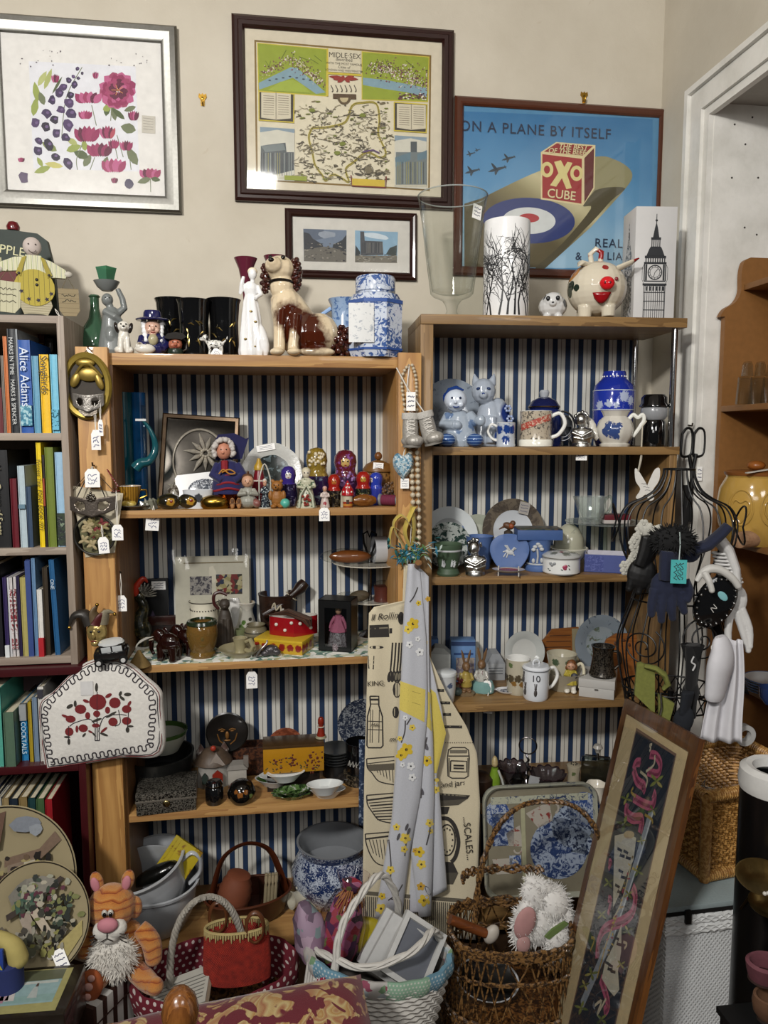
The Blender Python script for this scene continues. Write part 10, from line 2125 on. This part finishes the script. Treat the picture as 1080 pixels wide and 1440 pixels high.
b=MB(k);b.pr_([(-84,zr-6),(-74,zr-2),(-46,zr-44),(-58,zr-50)],-54,-50);b.bu('gingham_ribbon',dots('8a2038','b5aeb0',.006,.3),t)
tw0=t.location.copy();rw=face_cam(cW)
def inw(name,label,cat,x,y,z,rot=(0,0,0),group=None):return th_(name,label,cat,tw0+Matrix.Rotation(R(rw),4,'Z')@V((x*k,y*k,z*k)),0,group=group,rot=rot)
for i,(x,y,z,ry,lb)in enumerate(((14,4,zr-6,28,'back'),(24,-8,zr-8,30,'middle'))):
 t=inw('photo_holder',lb+' white picture frame of the three standing in the white basket','frame',x,y,zr-22,(-24,32,-14),'white picture frames');MB(k).bx(-30,30,-5,5,-10,70,1).bu('frame',pl_('a3a3a2',.5),t)
t=inw('photo_holder','front white picture frame with blank grey panel in the white basket','frame',46,-30,zr-20,(-40,34,-10),'white picture frames');b=MB(k);frame_ring(b,-34,34,-4,80,[(0,-5),(0,5),(7,6),(8,2)]);b.bu('frame',pl_('acacaa',.5),t);MB(k).bx(-27,27,-1.6,0,3,73).bu('panel',pl_('5d6068',.25,0,.1,30),t,'grey blank panel')
t=inw('yellow_packet','crumpled yellow packet behind the white frames in the white basket','packet',-4,26,zr+8);MB(k).ell((0,0,0),(34,12,28),(0,20,0)).bu('packet',pl_('8a7d14',.4,0,.3,40,.5),t)
t=inw('gift_bundle','cellophane wrapped pink and purple gift bundle standing in the white basket','gift',-46,22,zr-20,(0,12,0))
MB(k).la([(0,0),(24,0),(30,20),(26,60),(18,88),(10,96),(14,112),(0,112)],26,wob=lambda a,z:1+.08*sin(5*a+z*.06)).bu('contents',multi(['6d2444','8f4a6d','4a2a4a','8a2030','5d6a3a','a0607f','3c2c34','94404a'],55,.6,.2),t,'pink and purple patterned wrapping')
MB(k).la([(28,0),(37,20),(33,62),(22,90),(12,100),(24,124),(22,126)],30,wob=lambda a,z:1+.07*sin(7*a+z*.1)).bu('cellophane',tg_('f4eef2','b5a8ae',.05),t)
b=MB(k);rnd=Rn(5)
for i in range(40):a=rnd.u(0,2*PI);b.tu([(3*cos(a),3*sin(a)-4,98),(10*cos(a),10*sin(a)-8,104+rnd.u(-4,6)),(20*cos(a),16*sin(a)-10,96+rnd.u(-20,10))],.9,4)
b.bu('raffia_bow',pl_('8a5a34',.8),t,'raffia bow')
t=inw('gift_bundle','second wrapped bundle of lilac paper leaning left in the white basket','gift',-74,16,zr-16,(0,-12,0));MB(k).la([(0,0),(18,0),(24,24),(20,62),(8,84),(0,86)],24,wob=lambda a,z:1+.1*sin(4*a+z*.05)).bu('wrapping',multi(['7d6478','8f7a8c','5a4a5a','a08a9a','6d7d80'],40,.6,.2),t)
# LIGHT
def area(name,loc,target,size,power,col,sy=None):
 l=bpy.data.lights.new(name,'AREA');l.energy=power;l.color=col;l.size=size
 if sy:l.shape='RECTANGLE';l.size_y=sy
 o=bpy.data.objects.new(name,l);COL.objects.link(o);o.location=loc
 d=V(target)-V(loc);o.rotation_euler=d.to_track_quat('-Z','Y').to_euler();return o
area('left_ceiling_lamp',(-1.2,-.7,2.8),(.3,2.2,1.2),.3,92,(1,.97,.92),.22)
area('ceiling_lamp',(-.14,.5,2.8),(.2,2.1,.9),.26,8,(1,.97,.92),.16)
area('front_fill_light',(-.9,-1.6,2.4),(.4,2.0,.8),1.2,14,(1,.98,.95),.5)  # added fill behind the camera to brighten the shelf contents, no real fitting
area('right_fill_light',(.9,-.7,2.4),(.6,1.6,.3),.6,15,(1,.98,.95),.5)  # added fill from the right for the hamper and lower things, no real fitting
w=bpy.data.worlds.new('room_air');SC.world=w;w.use_nodes=True
w.node_tree.nodes['Background'].inputs[0].default_value=(.9,.95,1,1);w.node_tree.nodes['Background'].inputs[1].default_value=.05
SC.view_settings.view_transform='Standard';SC.view_settings.look='None';SC.view_settings.gamma=1;SC.view_settings.exposure=-.15
SC.view_settings.use_curve_mapping=False
SC.cycles.max_bounces=8;SC.cycles.transparent_max_bounces=16
